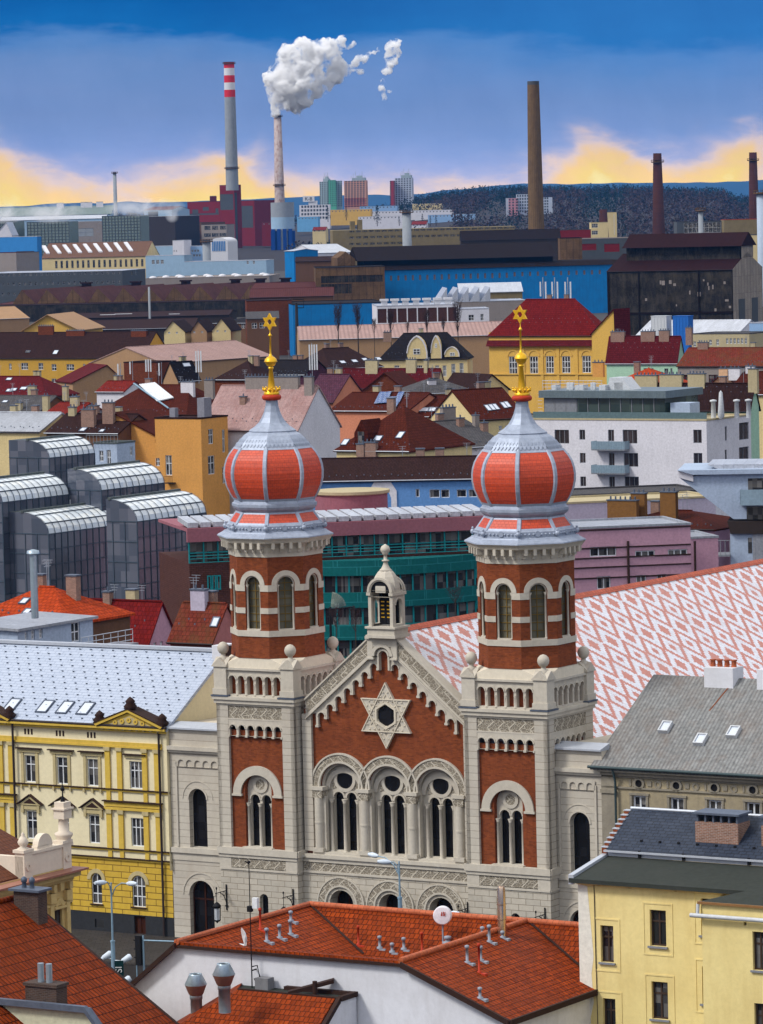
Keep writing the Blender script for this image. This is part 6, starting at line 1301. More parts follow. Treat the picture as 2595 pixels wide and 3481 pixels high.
house('white_gabled_house', 'white gabled house with grey brown roof left of the right dome', 1395, 1640, 975, 18, 800, ang=-38, xs=872, wm='white_wall', rm='grey_roof', chim=[(1260,800,2.4,1.6,'stucco_grey_wall'),(1340,850,1.0,1.2),(1440,850,.8,1.6,'stucco_grey_wall'),(1495,880,1.0,1.2)], wins=[(1438,1438,995,1015,1,14)])
house('small_red_hip_house', 'small red roof peeping over the white house', 985, 1215, 1060, 16, 962, wm='cream_wall', rm='dark_red_roof', form='hip', dep=12)
house('cream_flat_house', 'low flat roofed house with white edge and roof cage', 590, 1100, 1035, 17, form='flat', wm='white_wall', rm='beige_wall', dep=14, ang=10, wins=[(1060,1060,1042,1060,1,40)])
# ---- blue house and pink and teal offices
reg(0,0,1)
h = house('blue_house', 'blue rendered house with long dark roof between the towers', 1060, 1640, 1628, 17, 1555, ang=6, wm='light_blue_wall' if 0 else 'blue_wall', rm='dark_brown_roof', dep=13, wins=[(1420,1420,1662,1690,1,14),(1478,1478,1664,1692,1,36),(1514,1514,1664,1692,1,30),(1570,1570,1664,1690,1,34),(1608,1608,1664,1690,1,30)], nx=1, nz=1)
F_ = h['front']; b = MB(); a0, z1 = F_(1253, 1636); a1, z0 = F_(1350, 1705); m_ = (a0+a1)/2; w2 = (a1-a0)/2; PP = Pl((0,0,0), XN, -YN)
o_ = [(m_+w2,z0-2), (m_+w2,z0+1.4), (m_+w2*.55,z1), (m_-w2*.55,z1), (m_-w2,z0+1.4), (m_-w2,z0-2)]; i_ = [(m_+(x-m_)*.6, z-.9 if z > z0 else z) for x, z in o_]
for k in range(5): PP.prism(b, [o_[k], o_[k+1], i_[k+1], i_[k]], -.1, .15)
b.build('white_arch', [PAL['white_wall']], h['wall'])
TEAL = mat('teal_panel', (.006,.105,.105), 'ashlar', rough=.4, sx=2.4, sy=1.2, gap=.05, col2=(.006,.095,.10), mortar=(.02,.17,.18), bump=.1, stain=.15); TEALF = mat('teal_frame', (.01,.22,.24), rough=.4, stain=0, bump=0); PINKB = plaster('pink_band', 176,112,124, .62); DBR = mat('dark_office_brick', (.085,.035,.028), 'brick', sx=.5, sy=.2, gap=.02, stain=.3)
o = at_z(1500, 1760, 20); t = empty('teal_office', (o.x, o.y, 0), -14, 'office with pink parapet and curved teal balcony bands behind the belfry', 'office'); s_ = (o-CAM).length/F
fx = lambda x: (x-1500)*s_/cos(rad(14)); L0, L1 = fx(650), fx(1660)
b = MB(); zt = 20; b.box(L0,L1,0,16,0,zt-3.6); b.build('brick_wall', [DBR], t)
b = MB(); b.box(L0-.2,L1,-.3,.2,zt-1.4,zt); b.box(L0,L1,-.2,16,zt-.4,zt-.1); b.build('parapet', [PINKB], t)
b = MB(); b.poly([(L0,.3,zt-3.6), (L1,.3,zt-3.6), (L1,.3,zt-1.4), (L0,.3,zt-1.4)]); b.build('glass_band', [WIN], t)
b = MB(); n = int((L1-L0)/1.5)
for k in range(n): b.box(L0+1.5*k,L0+1.5*k+.12,.1,.32,zt-3.6,zt-1.4)
b.box(L0,L1,.1,.3,zt-2.6,zt-2.5)
for z in (zt-3.5, zt-3.1, zt-2.8): b.tube([(L0,-.6,z), (L1,-.6,z)], .04)
b.build('teal_mullions', [TEALF], t)
b = MB()
for k in range(24):
    x = L0+(L1-L0)*k/24; b.prism([(x,.2,zt+.05), (x,.2,zt+.55), (x,5.5,zt+.9), (x,5.5,zt+.4)][::-1], ((L1-L0)/30,0,0))
b.build('sawtooth_skylights', [PAL['silver_roof']], t)
for k, xx in enumerate((735,1520,1560,1600,725,1540,1590)):
    x = fx(xx)
    for j in range(4): 
        op = (x-.55,x+.55,zt-6.4-3.2*j,zt-4.9-3.2*j); window(t, (0,-.2,0), XN, -YN, op, TEALF, WIN, 2, 1, .12, .15)
xc, Rb = fx(1325), 15.5; yc = Rb-4.4; a0, a1 = -pi/2-.62, -pi/2+.62
def arcwall(r, z0, z1, m_, nm, n=22):
    b = MB(); A_ = [(xc+r*cos(a0+(a1-a0)*i/n), yc+r*sin(a0+(a1-a0)*i/n)) for i in range(n+1)]
    for (x0,y0), (x1,y1) in zip(A_, A_[1:]): b.poly([(x0,y0,z0), (x1,y1,z0), (x1,y1,z1), (x0,y0,z1)])
    b.poly([(x,y,z1) for x, y in A_]); b.build(nm, [m_], t)
for j in range(4):
    z = zt-3.75-3.3*j; arcwall(Rb, z-1.55, z, TEAL, 'teal_balcony'); arcwall(Rb-.6, z-3.3, z-1.55, WIN, 'glass_band')
    b = MB()
    for i in range(15): a = a0+(a1-a0)*i/14; b.box(xc+(Rb-.55)*cos(a)-.08, xc+(Rb-.55)*cos(a)+.08, yc+(Rb-.55)*sin(a)-.08, yc+(Rb-.55)*sin(a)+.08, z-3.3, z-1.55)
    b.build('teal_mullions', [TEALF], t)
o = at_z(1195, 1728, 20.2); t = empty('pink_rotunda', (o.x, o.y, 19), 0, 'round pink roof drum with portholes on the office', 'roof drum'); b = MB(); b.lathe([(3.9,-2), (3.9,2.6)], (0,2.6,0), 40, 0, True); b.build('drum', [PINKB], t); b = MB(); b.lathe([(4.0,2.6), (4.15,2.7), (4.15,3.0), (.01,3.1)], (0,2.6,0), 40, 0, False); b.build('roof', [PAL['beige_wall']], t)
for k in range(5):
    a = -pi/2-.9+.45*k; S = Pl((3.92*cos(a),2.6+3.92*sin(a),0), Vector((-sin(a),cos(a),0)), Vector((cos(a),sin(a),0))); b = MB(); S.band(b, 0, .7, .01, .33, -.05, .02, 0, 2*pi, 14); b.build('porthole', [IRON], t)
# ---- white flats, right
reg(*R8)
BROWNW = glassy('brown_blind_glass', (.022,.017,.018), .15, .6, (.6,2.), (.085,.06,.06))
h = house('white_flats', 'white block of flats with glazed penthouse and blue grey balconies', 40, 1285, 808, 22, xs=1572, form='flat', wm='lavender_wall' if 0 else 'white_wall', rm='beige_wall', frame=GREYF, glass=BROWNW, fw=.07, nz=1,
  wins=[(352,352,875,965,1,95),(484,484,875,940,1,38),(670,670,875,950,1,40),(792,792,875,965,1,95),(1228,1228,875,962,1,56),(487,487,1025,1090,1,38),(674,674,1025,1110,1,38),(798,798,1025,1115,1,95),(1231,1231,1025,1112,1,58),(490,490,1177,1241,1,38),(676,676,1177,1250,1,38),(803,803,1177,1262,1,95),(1234,1234,1177,1262,1,58),(352,352,1025,1115,1,95)],
  sw=[(1412,1412,855,945,1,15),(1412,1412,1005,1085,1,15),(1528,1528,832,935,1,64),(1528,1528,990,1075,1,64)])
F_ = h['front']
for yt in (945,1098,1250):
    a0, z1 = F_(575, yt); a1, z0 = F_(790, yt+62); b = MB(); b.box(a0,a1,-1.5,0,z0,z0+.2); bo = b.build('balcony', [GREYF], h['t']); b = MB(); b.box(a0,a1,-1.5,-1.42,z0+.2,z1); b.box(a0,a0+.06,-1.42,0,z0+.2,z1); b.box(a1-.06,a1,-1.42,0,z0+.2,z1)
    for k in range(20): b.box(a0+(a1-a0)*k/20,a0+(a1-a0)*k/20+.05,-1.55,-1.5,z0+.1,z1)
    b.build('railing', [mat('blue_grey_screen', (.22,.30,.36), rough=.35, stain=.1)], bo)
a0, zb = F_(205, 800); a1, _ = F_(985, 800); Hh = h['H']; D_ = h['D']
b = MB(); b.box(a0,a1,1.6,D_-2,Hh,Hh+2.9); b.build('penthouse_glass', [glassy('green_glass', (.02,.035,.035), .05, .8, (1.6,3.), (.10,.14,.12), spec=.9)], h['t'])
b = MB(); b.box(a0-.5,a1+.5,.9,D_-1.4,Hh+2.9,Hh+3.9); b.build('penthouse_roof', [mat('teal_grey_sheet', (.14,.18,.20), 'seam', sx=.6, sy=0, rough=.4, metal=.2)], h['t']); b = MB(); b.box(a0,a0+(a1-a0)*.27,1.5,1.6,Hh,Hh+2.9)
for k in range(11): b.box(a0+(a1-a0)*k/11,a0+(a1-a0)*k/11+.1,1.5,1.62,Hh,Hh+2.9)
b.build('penthouse_frames', [GREYF], h['t'])
b = MB()
for k in range(6):
    x = a0+(a1-a0)*(.02+.1*k); b.box(x,x+.7+.3*(k % 3),3+k%2,4.4,Hh+3.9,Hh+4.6+.3*(k % 2))
b.prism([(a0+(a1-a0)*.46,4,Hh+3.9),(a0+(a1-a0)*.66,4,Hh+3.9),(a0+(a1-a0)*.58,4,Hh+5.6),(a0+(a1-a0)*.48,4,Hh+5.6)],(0,3,0)); b.build('rooftop_plant', [PALEB], h['t'])
b = MB()
for z in (4.4,4.9,5.3): b.tube([(a0,1.2,Hh+z), (a0+(a1-a0)*.5,1.2,Hh+z)], .035)
for k in range(14): b.tube([(a0+(a1-a0)*.038*k,1.2,Hh+3.9), (a0+(a1-a0)*.038*k,1.2,Hh+5.3)], .03)
for k in range(8): b.tube([(a0-.9,1.4,Hh+.5*k), (a0-.2,1.4,Hh+.5*k)], .03)
b.build('roof_railing', [ZINC], h['t'])
b = MB(); b.box(a0-1,h['L'],.1,.14,Hh+.1,Hh+1.0); b.build('glass_balustrade', [mat('balustrade_glass', (.10,.15,.16), rough=.1, stain=0, bump=0)], h['t'])
b = MB()
for k, xx in enumerate((1245,1375,1430)):
    x, _ = F_(xx, 750); b.lathe([(.38,Hh), (.3,Hh+2.2), (.5,Hh+2.3), (.5,Hh+2.5), (.1,Hh+2.6)], (x,4+k,0), 8)
x, _ = F_(1315, 700); b.lathe([(.25,Hh), (.5,Hh+.4), (.25,Hh+3.6), (.02,Hh+3.9)], (x,3,0), 8, 0, True); b.build('roof_vents', [PALEB], h['t'])
b = MB(); x, _ = F_(1010, 760); x2, _ = F_(1135, 760); b.box(x,x2,2,5,Hh,Hh+2.2); b.build('stair_hut', [PAL['bluish_wall']], h['t'])
# ---- right middle
h = house('big_yellow_house', 'big yellow public building with dark red roof and tall windows', -120, 612, 245, 20, 32, xs=690, form='hip', hip=9, dep=18, wm='yellow_wall', rm='dark_red_roof', fw=.14, wins=[(47,47,250,276,1,38),(119,119,250,276,1,36),(190,190,250,276,1,38),(263,556,250,274,5,38),(38,38,402,515,1,56),(172,172,402,513,1,56),(275,275,400,511,1,54),(380,380,400,510,1,56),(512,512,398,508,1,58)], nz=3)
F_ = h['front']; b = MB(); _, z1 = F_(300, 296); _, z0 = F_(300, 335); b.prism([(-.4,-.9,z0), (-.4,0,z1), (-.4,0,z0)][::-1], (h['L']+.8,0,0)); b.build('skirt_roof', [PAL['maroon_roof']], h['t'])
b = MB(); PP = Pl((0,0,0), XN, -YN)
for xx in (38,172,275,380,512):
    a, z = F_(xx, 402); PP.band(b, a, z, 1.35, 1.75, 0, .15, n=12)
for xx in (105,225,328,448,585): a, _ = F_(xx, 400); PP.slab(b, a-.4, a+.4, 0, z0-.4, 0, .2)
PP.slab(b, 0, h['L'], F_(300, 520)[1], F_(300, 512)[1], 0, .3); b.build('mouldings', [PAL['yellow_wall']], h['wall'])
house('yellow_side_gable', 'yellow side gable with maroon roof joined to the yellow public building', 545, 690, 250, 20.5, 95, xa=690, form='gfront', ang=31, wm='yellow_wall', rm='maroon_roof', dep=8)
house('yellow_annex', 'narrow yellow stepped annex behind the yellow public building', 700, 845, 275, 16, form='flat', wm='yellow_wall', rm='grey_roof', dep=8)
h = house('mint_house', 'mint green house with dark red roof', 640, 1098, 420, 16, 272, xs=1145, wm='mint_wall', rm='maroon_roof', wins=[(893,893,478,505,1,26),(932,932,478,525,1,26),(1027,1027,480,540,1,26),(1060,1060,478,540,1,14)], frame=GREYF, chim=[(715,280,3.5,1.4),(910,278,3.5,1.4),(1015,278,2.5,1.6),(1175,300,1.5,3.0)], dep=13)
house('ornate_grey_house', 'ornate grey house with mottled red roof at the right edge', 1100, 1700, 458, 15.5, 345, wm='stucco_grey_wall', rm='rusty_red_roof', wins=[(1150,1150,520,560,1,50),(1243,1330,520,575,2,60)], frame=PAL['maroon_roof'], chim=[(1265,350,2.5,1.4)])
house('orange_hipped_house', 'orange walled house with bright rust red hipped roof', 600, 985, 605, 18, 475, form='hip', hip=8, wm='orange_wall', rm='orange_roof', dep=15, chim=[(590,500,2.2,1.8,'orange_wall')], wins=[(728,728,585,600,1,20)])
house('long_dark_house', 'long dark brown roof with soot black dormer behind the flats', 900, 1570, 720, 19, 575, xs=1600, wm='mint_wall', rm='dark_brown_roof', chim=[(900,585,4,1.6,'beige_wall'),(1060,580,4,1.6,'beige_wall'),(1225,575,3,1.6,'beige_wall'),(1590,600,1.6,3,'beige_wall')], dep=13)
house('peach_gable_house', 'peach gable behind the long dark brown roof', 1290, 1490, 598, 17, 502, xa=1395, form='gfront', ang=15, wm='peach_wall', rm='brown_roof', dep=12, chim=[(1395,512,1.6,1.0,'peach_wall')])
house('brown_end_house', 'brown roof with white chimneys at the right edge', 1425, 1760, 640, 18, 500, wm='cream_wall', rm='brown_roof', chim=[(1470,520,2.2,1.2,'white_wall'),(1570,505,1.6,1.2,'white_wall')], dep=13)
house('beige_works', 'beige works block with sloping stair head and cooling units', 1190, 1562, 255, 15, form='flat', wm='beige_wall', rm='grey_roof', dep=14, wins=[(1210,1210,305,340,1,18),(1312,1312,295,330,1,18),(1358,1358,292,330,1,18),(1420,1540,285,320,6,16)], cat='factory')
house('light_blue_works', 'pale blue building at the right edge beyond the beige works', 1562, 1720, 185, 15, form='flat', wm='pale_blue_wall', rm='silver_roof', dep=14, wins=[(1585,1640,245,290,3,24),(1585,1640,305,335,3,24)], cat='factory')
house('glazed_shed', 'long low glazed shed roof with white ribs before the black hall', 830, 1480, 265, 10, 168, wm='white_wall', rm='silver_roof', dep=20, cat='shed')
for X, l, m_ in ((980,'grey roof tank behind the red chimneys',PALEB), (1120,'blue roof tank beside the cooling units',mat('bright_blue_tank', (.02,.12,.42), rough=.5))):
    p = at_z(*px(X,270), 14); t = empty('roof_tank', p, SANG, l, 'tank'); b = MB(); b.box(-2.4,2.4,0,3,-6,5.4); b.box(-2.5,2.5,-.1,3.1,5.4,5.6)
    for k in range(5): b.box(-2.4+k,-2.3+k,-.08,0,-1,5.4)
    b.build('shell', [m_], t)
# ---- lilac block, brown roof with ochre chimneys, lavender hall
reg(*R12)
h = house('lilac_block', 'lilac flat roofed block with dark floor bands behind the tiled roof', 20, 1068, 682, 16.5, form='flat', ang=-12, wm='lilac_wall', rm='pale_seam_roof', fw=.12, nz=1, nx=2, dep=11, wins=[(368,368,850,920,1,215),(705,705,880,925,1,160),(966,966,870,912,1,158),(374,374,1085,1185,1,112),(674,674,1075,1145,1,82),(840,840,1068,1125,1,80),(972,972,1065,1100,1,30),(1030,1030,1060,1088,1,30)])
F_ = h['front']; b = MB(); PP = Pl((0,0,0), XN, -YN)
for xx, ys in ((600,(700,845,925,1000,1085)),):
    for yy in ys: _, z = F_(xx, yy); PP.slab(b, 0, h['L'], z-.07, z+.07, 0, .1)
for xx in (565,1100): a, z = F_(xx, 800); b.tube([(a,-.15,0), (a,-.15,z)], .14)
b.build('dark_bands', [DARKTRIM], h['wall'])
house('lilac_wing', 'lower lilac wing between the lilac block and the angular building', 1068, 1290, 770, 14, form='flat', ang=-12, wm='lilac_wall', rm='pale_seam_roof', dep=9)
house('ochre_chimney_house', 'brown roof with three tall ochre brick chimneys behind the lilac block', 330, 1260, 690, 13.0, 552, wm='lilac_wall', rm='brown_roof', form='hip', hip=6, dep=12, chim=[(530,640,4.0,2.6,'ochre_brick'),(658,610,1.9,3.0,'ochre_brick'),(900,640,2.1,3.6,'ochre_brick')]) if not mat('ochre_brick', (.25,.12,.035), 'brick', sx=.3, sy=.1, gap=.02, col2=(.19,.09,.03), bump=.3, stain=.3) is None else 0
house('lavender_hall', 'low lavender rendered hall behind the brown roof', 60, 1270, 470, 15, form='flat', ang=-16, wm='lavender_wall', rm='beige_wall', dep=10)
house('grey_roof_terrace', 'grey terrace block with skylight boxes below the white flats', 90, 1190, 415, 14.5, form='flat', ang=-14, wm='lavender_wall', rm='grey_roof', dep=12, wins=[(432,432,440,470,1,44),(845,845,412,448,1,30),(1010,1010,388,418,1,44)], frame=GREYF)
# angular grey building at the right edge
o = at_z(*px(1420, 640), 14.5); t = empty('angular_building', (o.x, o.y, 0), 8, 'angular pale blue grey building with beak shaped overhang at the right edge', 'flats'); s_ = (o-CAM).length/F*REG[2]
q_ = lambda X, Y: ((X-1420)*s_, 14.5-(Y-640)*s_)
def pz(pts, y0, y1, m_, nm): b = MB(); b.prism([(x, y0, z) for x, z in [q_(*p) for p in pts]], (0, y1-y0, 0)); return b.build(nm, [m_], t)
pz([(1415,625),(985,285),(1100,320),(1100,275),(1800,225),(1800,625)], 0, 12, PAL['bluish_wall'], 'upper_storey')
pz([(975,225),(1100,262),(1800,262),(1800,225)], -.6, 12.6, PAL['bluish_wall'], 'roof_slab'); pz([(980,230),(985,285),(1100,318),(1100,262)], -.3, 12.3, PAL['white_wall'], 'beak')
pz([(1210,190),(1290,225),(1800,225),(1800,190)], 1, 11, PAL['silver_roof'], 'roof_edge'); pz([(1365,640),(1800,640),(1800,745),(1390,740)], -.4, 12, PAL['dark_wall'], 'dark_band'); pz([(1385,740),(1800,740),(1800,1100),(1385,1100)], 0, 12, PAL['bluish_wall'], 'lower_storey'); pz([(1565,745),(1800,745),(1800,1050),(1565,1050)], -.15, .1, PAL['pale_seam_roof'], 'ribbed_panel')
for x0, x1, y0, y1 in ((1535,1800,300,395), (1520,1800,525,630), (1527,1558,775,900)):
    (a, z1), (b_, z0) = q_(x0, y0), q_(x1, y1); bb = MB(); bb.box(a, b_, -.03, .1, z0, z1); bb.build('window', [WIN], t)
(a, z1), (b_, z0) = q_(1475, 385), q_(1800, 500); b = MB(); b.box(a,b_,-1.3,-1.24,z0,z1); b.box(a,a+.06,-1.3,0,z0,z1); b.box(a,b_,-1.3,0,z0-.15,z0); b.build('balcony', [MATS['blue_grey_screen']], t)
for j in range(2):
    (a, z1), (b_, z0) = q_(1125, 790+220*j), q_(1385, 905+220*j); b = MB(); b.box(a,b_,-1,3,z0-.2,z0); 
    for k in range(8): b.tube([(a+(b_-a)*k/7,-1,z0), (a+(b_-a)*k/7,-1,z1)], .04)
    b.tube([(a,-1,z1), (b_,-1,z1)], .05); b.build('terrace', [GREYF], t)
# dish fragment and bare trees behind the gable
# ================================================================ works, chimneys and estates beyond the old town
R3 = (0,550,.5266); R4 = (860,550,.5266); R5 = (1725,550,.5266)
def rgbm(n, r, g_, b_, **k): return plaster(n, r, g_, b_, k.pop('k', .7), **k)
CONC = mat('stained_concrete', (.17,.105,.05), 'corr', rough=.9, sx=1.5, sy=0, col2=(.115,.07,.035), stain=.6, scol=(.06,.035,.02), var=.2); CONG = mat('grey_concrete', (.26,.28,.30), rough=.9, stain=.3, bump=0); CHB = mat('dark_red_chimney_brick', (.062,.02,.014), 'brick', rough=.9, sx=1.2, sy=.5, gap=.05, stain=.5, bump=0); RUSTP = mat('rust_streaked_pipe', (.42,.35,.33), rough=.7, stain=.9, scol=(.17,.055,.03), bump=0); REDB = rgbm('signal_red', 206,36,44, k=.9, stain=.1, bump=0); WHB = rgbm('signal_white', 236,236,240, stain=.1, bump=0)
BLUEH = mat('bright_blue_cladding', (.006,.165,.43), 'seam', rough=.6, sx=1.6, sy=0, gap=.08, col2=(.005,.11,.30), stain=.35, scol=(.02,.06,.14), var=.12); BLUED = rgbm('deep_blue_cladding', 20,70,150); RUSTW = mat('rusty_sheet_wall', (.15,.085,.04), 'seam', rough=.9, sx=3.2, sy=4., gap=.2, col2=(.04,.022,.014), stain=.75, scol=(.045,.024,.014), var=.5); BLACKW = mat('sooty_glazed_wall', (.024,.021,.021), 'seam', rough=.8, spec=.05, sx=3.6, sy=3.0, gap=.2, col2=(.012,.01,.01), stain=.6, scol=(.085,.07,.05), var=.9); CLARET = mat('claret_sheet_roof', (.022,.008,.009), 'seam', rough=.8, spec=.03, sx=1.6, sy=0, gap=.1, stain=.4); BLACKR = mat('black_sheet_roof', (.013,.008,.008), 'seam', rough=.8, spec=.03, sx=2., sy=0, gap=.1, stain=.4); RUSTR = mat('rust_brown_sheet_roof', (.085,.032,.028), 'corr', rough=.85, sx=1.2, sy=0, stain=.6, col2=(.075,.03,.027), var=.3); GREYH = rgbm('grey_green_hall', 132,146,140); REDC = rgbm('red_cladding', 140,32,38, k=.62); GREYC = rgbm('dark_grey_cladding', 84,88,92); BEIGEF = rgbm('beige_factory_render', 150,132,92, k=.62, stain=.5); LBLUE = rgbm('ice_blue_cladding', 170,200,224); SKYB = rgbm('sky_blue_cladding', 60,140,210)
def stack(name, label, xt, yt, wt, xb, yb, wb, Yd, m, bands=(), extra=None, cat='chimney', n=20, zb=0, group=None):
    T_ = at_Y(*px(xt, yt), Yd); B_ = at_Y(*px(xb, yb), Yd); s_ = Yd/F*REG[2]; r1, r0 = wt*s_/2, wb*s_/2; zt, zp = T_.z, B_.z; x = T_.x
    sl__ = (r0-r1)/max(1, zt-zp); R_ = lambda z: r1+sl__*(zt-z); t = empty(name, (x, Yd, 0), 0, label, cat, group); b = MB(); lo = zt-sum(v for v, _ in bands)
    b.lathe([(R_(zb), zb), (R_(lo), lo)]+([(r1*.85, lo), (r1*.85, lo-2), (.01, lo-2.1)] if not bands else []), (0,0,0), n, 0, True); b.build('shaft', [m], t); z = zt
    for h_, bm in bands:
        b = MB(); b.lathe([(R_(z-h_)*1.004, z-h_), (R_(z)*1.004, z)], (0,0,0), n); b.build('painted_band', [bm], t); z -= h_
    if extra: extra(t, R_, zt)
    return t, R_, zt
def ringx(*zs):
    def f(t, R_, zt):
        for d_ in zs:
            b = MB(); z = zt-d_; b.lathe([(R_(z), z-.6), (R_(z)+1.5, z-.5), (R_(z)+1.5, z+.1), (R_(z), z)], (0,0,0), 16); 
            for k in range(12): b.tube([((R_(z)+1.4)*cos(k*pi/6), (R_(z)+1.4)*sin(k*pi/6), z), ((R_(z)+1.4)*cos(k*pi/6), (R_(z)+1.4)*sin(k*pi/6), z+1.3)], .12, 4)
            b.lathe([(R_(z)+1.4, z+1.2), (R_(z)+1.4, z+1.4)], (0,0,0), 16); b.build('gallery', [RUSTW], t)
    return f
reg(0,0,1)
stack('striped_chimney', 'tallest grey chimney with red and white bands at its top', 779, 212, 35, 800, 628, 43, 4450, CONG, [(6,REDB),(7.5,WHB),(7.5,REDB),(7.5,WHB),(7.5,REDB)], ringx(1, 110), zb=70)
ts, _, zs_ = stack('steaming_chimney', 'rust streaked steaming chimney on a grey silo', 944, 392, 25, 946, 640, 33, 4400, RUSTP, (), ringx(1, 72), zb=50)
stack('concrete_chimney', 'tall brown concrete chimney before the bright blue hall', 1813, 276, 40, 1829, 1000, 61, 2400, CONC, [(2.0,GREYC)], None, n=24)
stack('brick_chimney', 'dark red brick chimney standing clear, right of centre', 2235, 521, 28, 2236, 797, 43, 3000, CHB, (), ringx(6)); stack('brick_chimney', 'dark red brick chimney beside the right edge', 2560, 518, 26, 2562, 735, 35, 3300, CHB, (), ringx(6))
stack('short_brick_chimney', 'short stout dark brick chimney beside the pale tower', 2051, 712, 26, 2051, 800, 34, 3100, CHB); stack('lattice_flue', 'slim grey flue with a flared cap at far left', 390, 585, 12, 394, 690, 13, 4600, CONG, (), ringx(1)); stack('grey_vent_tower', 'stout grey vent tower with flared cap before the beige factory', 1382, 716, 30, 1382, 815, 31, 2750, CONG, (), ringx(1))
stack('steel_vent_stack', 'grey steel vent stack above the claret hall', 2382, 712, 16, 2384, 815, 18, 2300, CONG, (), ringx(.5)); stack('duct_tower', 'pale grey steel duct tower before the white arched hall', 702, 815, 28, 702, 950, 28, 2700, CONG, (), ringx(1)); stack('thin_pipe_stack', 'thin grey pipe stack rising from the dark sheds', 507, 975, 7, 510, 1120, 8, 1750, CONG)
stack('silver_tower', 'silver clad tower cut by the right edge', 2590, 652, 36, 2590, 900, 36, 2000, rgbm('silver_cladding', 190,204,222), (), ringx(.5))
stack('black_post', 'black lamp post with bent bracket before the lower blue hall', 1008, 1030, 9, 1011, 1185, 14, 1300, IRON, (), lambda t, R_, zt: (lambda b: (b.tube([(0,0,zt-1.5), (2.2,0,zt-1.5), (2.2,0,zt+1), (-1,0,zt+1.2)], .18), b.build('bracket', [IRON], t)))(MB()))
# ---- red boiler house under the striped chimney, silo under the steaming one
reg(*R3)
house('boiler_tower', 'red and grey boiler tower carrying the striped chimney', 1418, 1512, 150, 0, form='flat', xs=1556, wm='red_cladding', rm='grey_roof', Yd=4470, wins=[(1465,1465,210,310,1,88),], glass=GREYC, frame=GREYC, nx=1, nz=1, sw=[(1527,1527,200,560,1,26)])
house('boiler_house', 'red boiler house left of the boiler tower', 1210, 1420, 258, 0, form='flat', wm='red_cladding', rm='maroon_roof', Yd=4600, dep=40, wins=[(1330,1330,292,315,1,40),(1262,1262,308,335,1,40),(1402,1402,300,330,1,20),(1315,1315,335,341,1,200)], frame=GREYC, glass=GREYC, chim=[(1378,262,10,8,'maroon_roof')])
house('boiler_annex', 'red and grey annex right of the boiler tower', 1556, 1642, 250, 0, form='flat', wm='red_cladding', rm='grey_roof', Yd=4550, dep=40, wins=[(1598,1598,285,425,1,76)], frame=GREYC, glass=GREYC, nx=1, nz=1)
reg(*R4); stack('grey_silo', 'grey silo tower with deep blue lower half under the steaming chimney', 190, 262, 150, 192, 560, 152, 4350, CONG, [(15, CONG), (12, LBLUE)], lambda t, R_, zt: (lambda b: ([b.box(-R_(0)*.98+R_(0)*.49*k, -R_(0)*.98+R_(0)*.49*k+R_(0)*.32, -R_(0)-.8, -R_(0)*.2, 0, zt-27) for k in range(4)], b.box(-R_(0)*1.02,R_(0)*1.02,-R_(0)*.9,R_(0)*.5,0,zt-29), b.build('blue_cladding', [BLUED], t)))(MB()), cat='silo')
reg(*R3)
for x0, x1, y, yb, l in ((-40,95,385,500,'cut by the left edge'), (175,445,388,512,'left of centre, with steam over it'), (660,905,348,560,'tallest, beside the slim flue')):
    h = house('cooling_tower', 'grey green lattice clad cooling tower, '+l, x0, x1, y, 0, form='flat', ang=12, wm='grey_green_hall', rm='silver_roof', Yd=3750, dep=30, group='lattice clad cooling towers', cat='cooling tower'); b = MB(); L, H_ = h['L'], h['H']
    for k in range(13): b.box(L*k/12-.18,L*k/12+.18,-.35,0,0,H_)
    for k in range(16): b.box(0,L,-.3,0,H_-2.6*k-.16,H_-2.6*k+.16)
    b.build('lattice', [GREYC], h['t'])
hs = lambda *a, **k: house(*a, cat=k.pop('cat', 'factory'), **k)
hs('far_green_hall', 'very long pale green hall on the skyline at left', -60, 720, 345, 0, 290, Yd=4900, dep=60, wm='ice_blue_cladding', rm='grey_green_hall', ang=3, chim=[(545,295,8,6,'white_wall'),(575,295,8,6,'white_wall'),(645,292,8,6,'white_wall'),(390,300,8,6,'white_wall')])
hs('far_blue_shed', 'long pale shed behind the cooling towers', 0, 680, 372, 0, 350, Yd=4100, dep=40, wm='ice_blue_cladding', rm='silver_roof', ang=2); hs('pump_house', 'grey pump house between the two lattice clad cooling towers', 445, 660, 385, 0, Yd=3950, form='flat', wm='stucco_grey_wall', rm='silver_roof', dep=30, ang=5, wins=[(530,530,432,480,1,150)], frame=GREYC, glass=CONG)
hs('coal_bunker', 'dark coal bunker with pale top right of the tallest cooling tower', 905, 1130, 352, 0, Yd=3900, form='flat', wm='dark_wall', rm='silver_roof', dep=40, wins=[(990,990,322,350,1,70)]); hs('bunker_top', 'pale grey shed on top behind the coal bunker', 930, 1110, 310, 0, 290, Yd=4050, wm='ice_blue_cladding', rm='maroon_roof', dep=30, wins=[(990,990,322,352,1,66)], frame=GREYC, glass=GREYC)
hs('ash_plant', 'sooty ash handling plant below the red boiler house', 1060, 1300, 395, 0, Yd=3950, form='flat', wm='brownish_wall', rm='grey_roof', dep=40, wins=[(1110,1250,420,440,4,30),(1110,1250,460,480,4,30)], frame=GREYC, nx=1); hs('ash_plant_wing', 'worn grey plant wing left of the boiler tower', 1300, 1462, 405, 0, Yd=3900, xs=1515, form='flat', wm='stucco_grey_wall', rm='grey_roof', wins=[(1340,1440,415,440,3,40),(1340,1440,462,485,3,46)], frame=GREYC, nx=1)
h = hs('skylight_hall', 'cream hall with nine slanting white roof lights', 270, 940, 615, 0, 520, Yd=3000, wm='cream_wall', rm='brownish_wall', dep=52, ang=8, wins=[(365,920,640,688,17,16)], frame=GREYC, nx=1, nz=1)
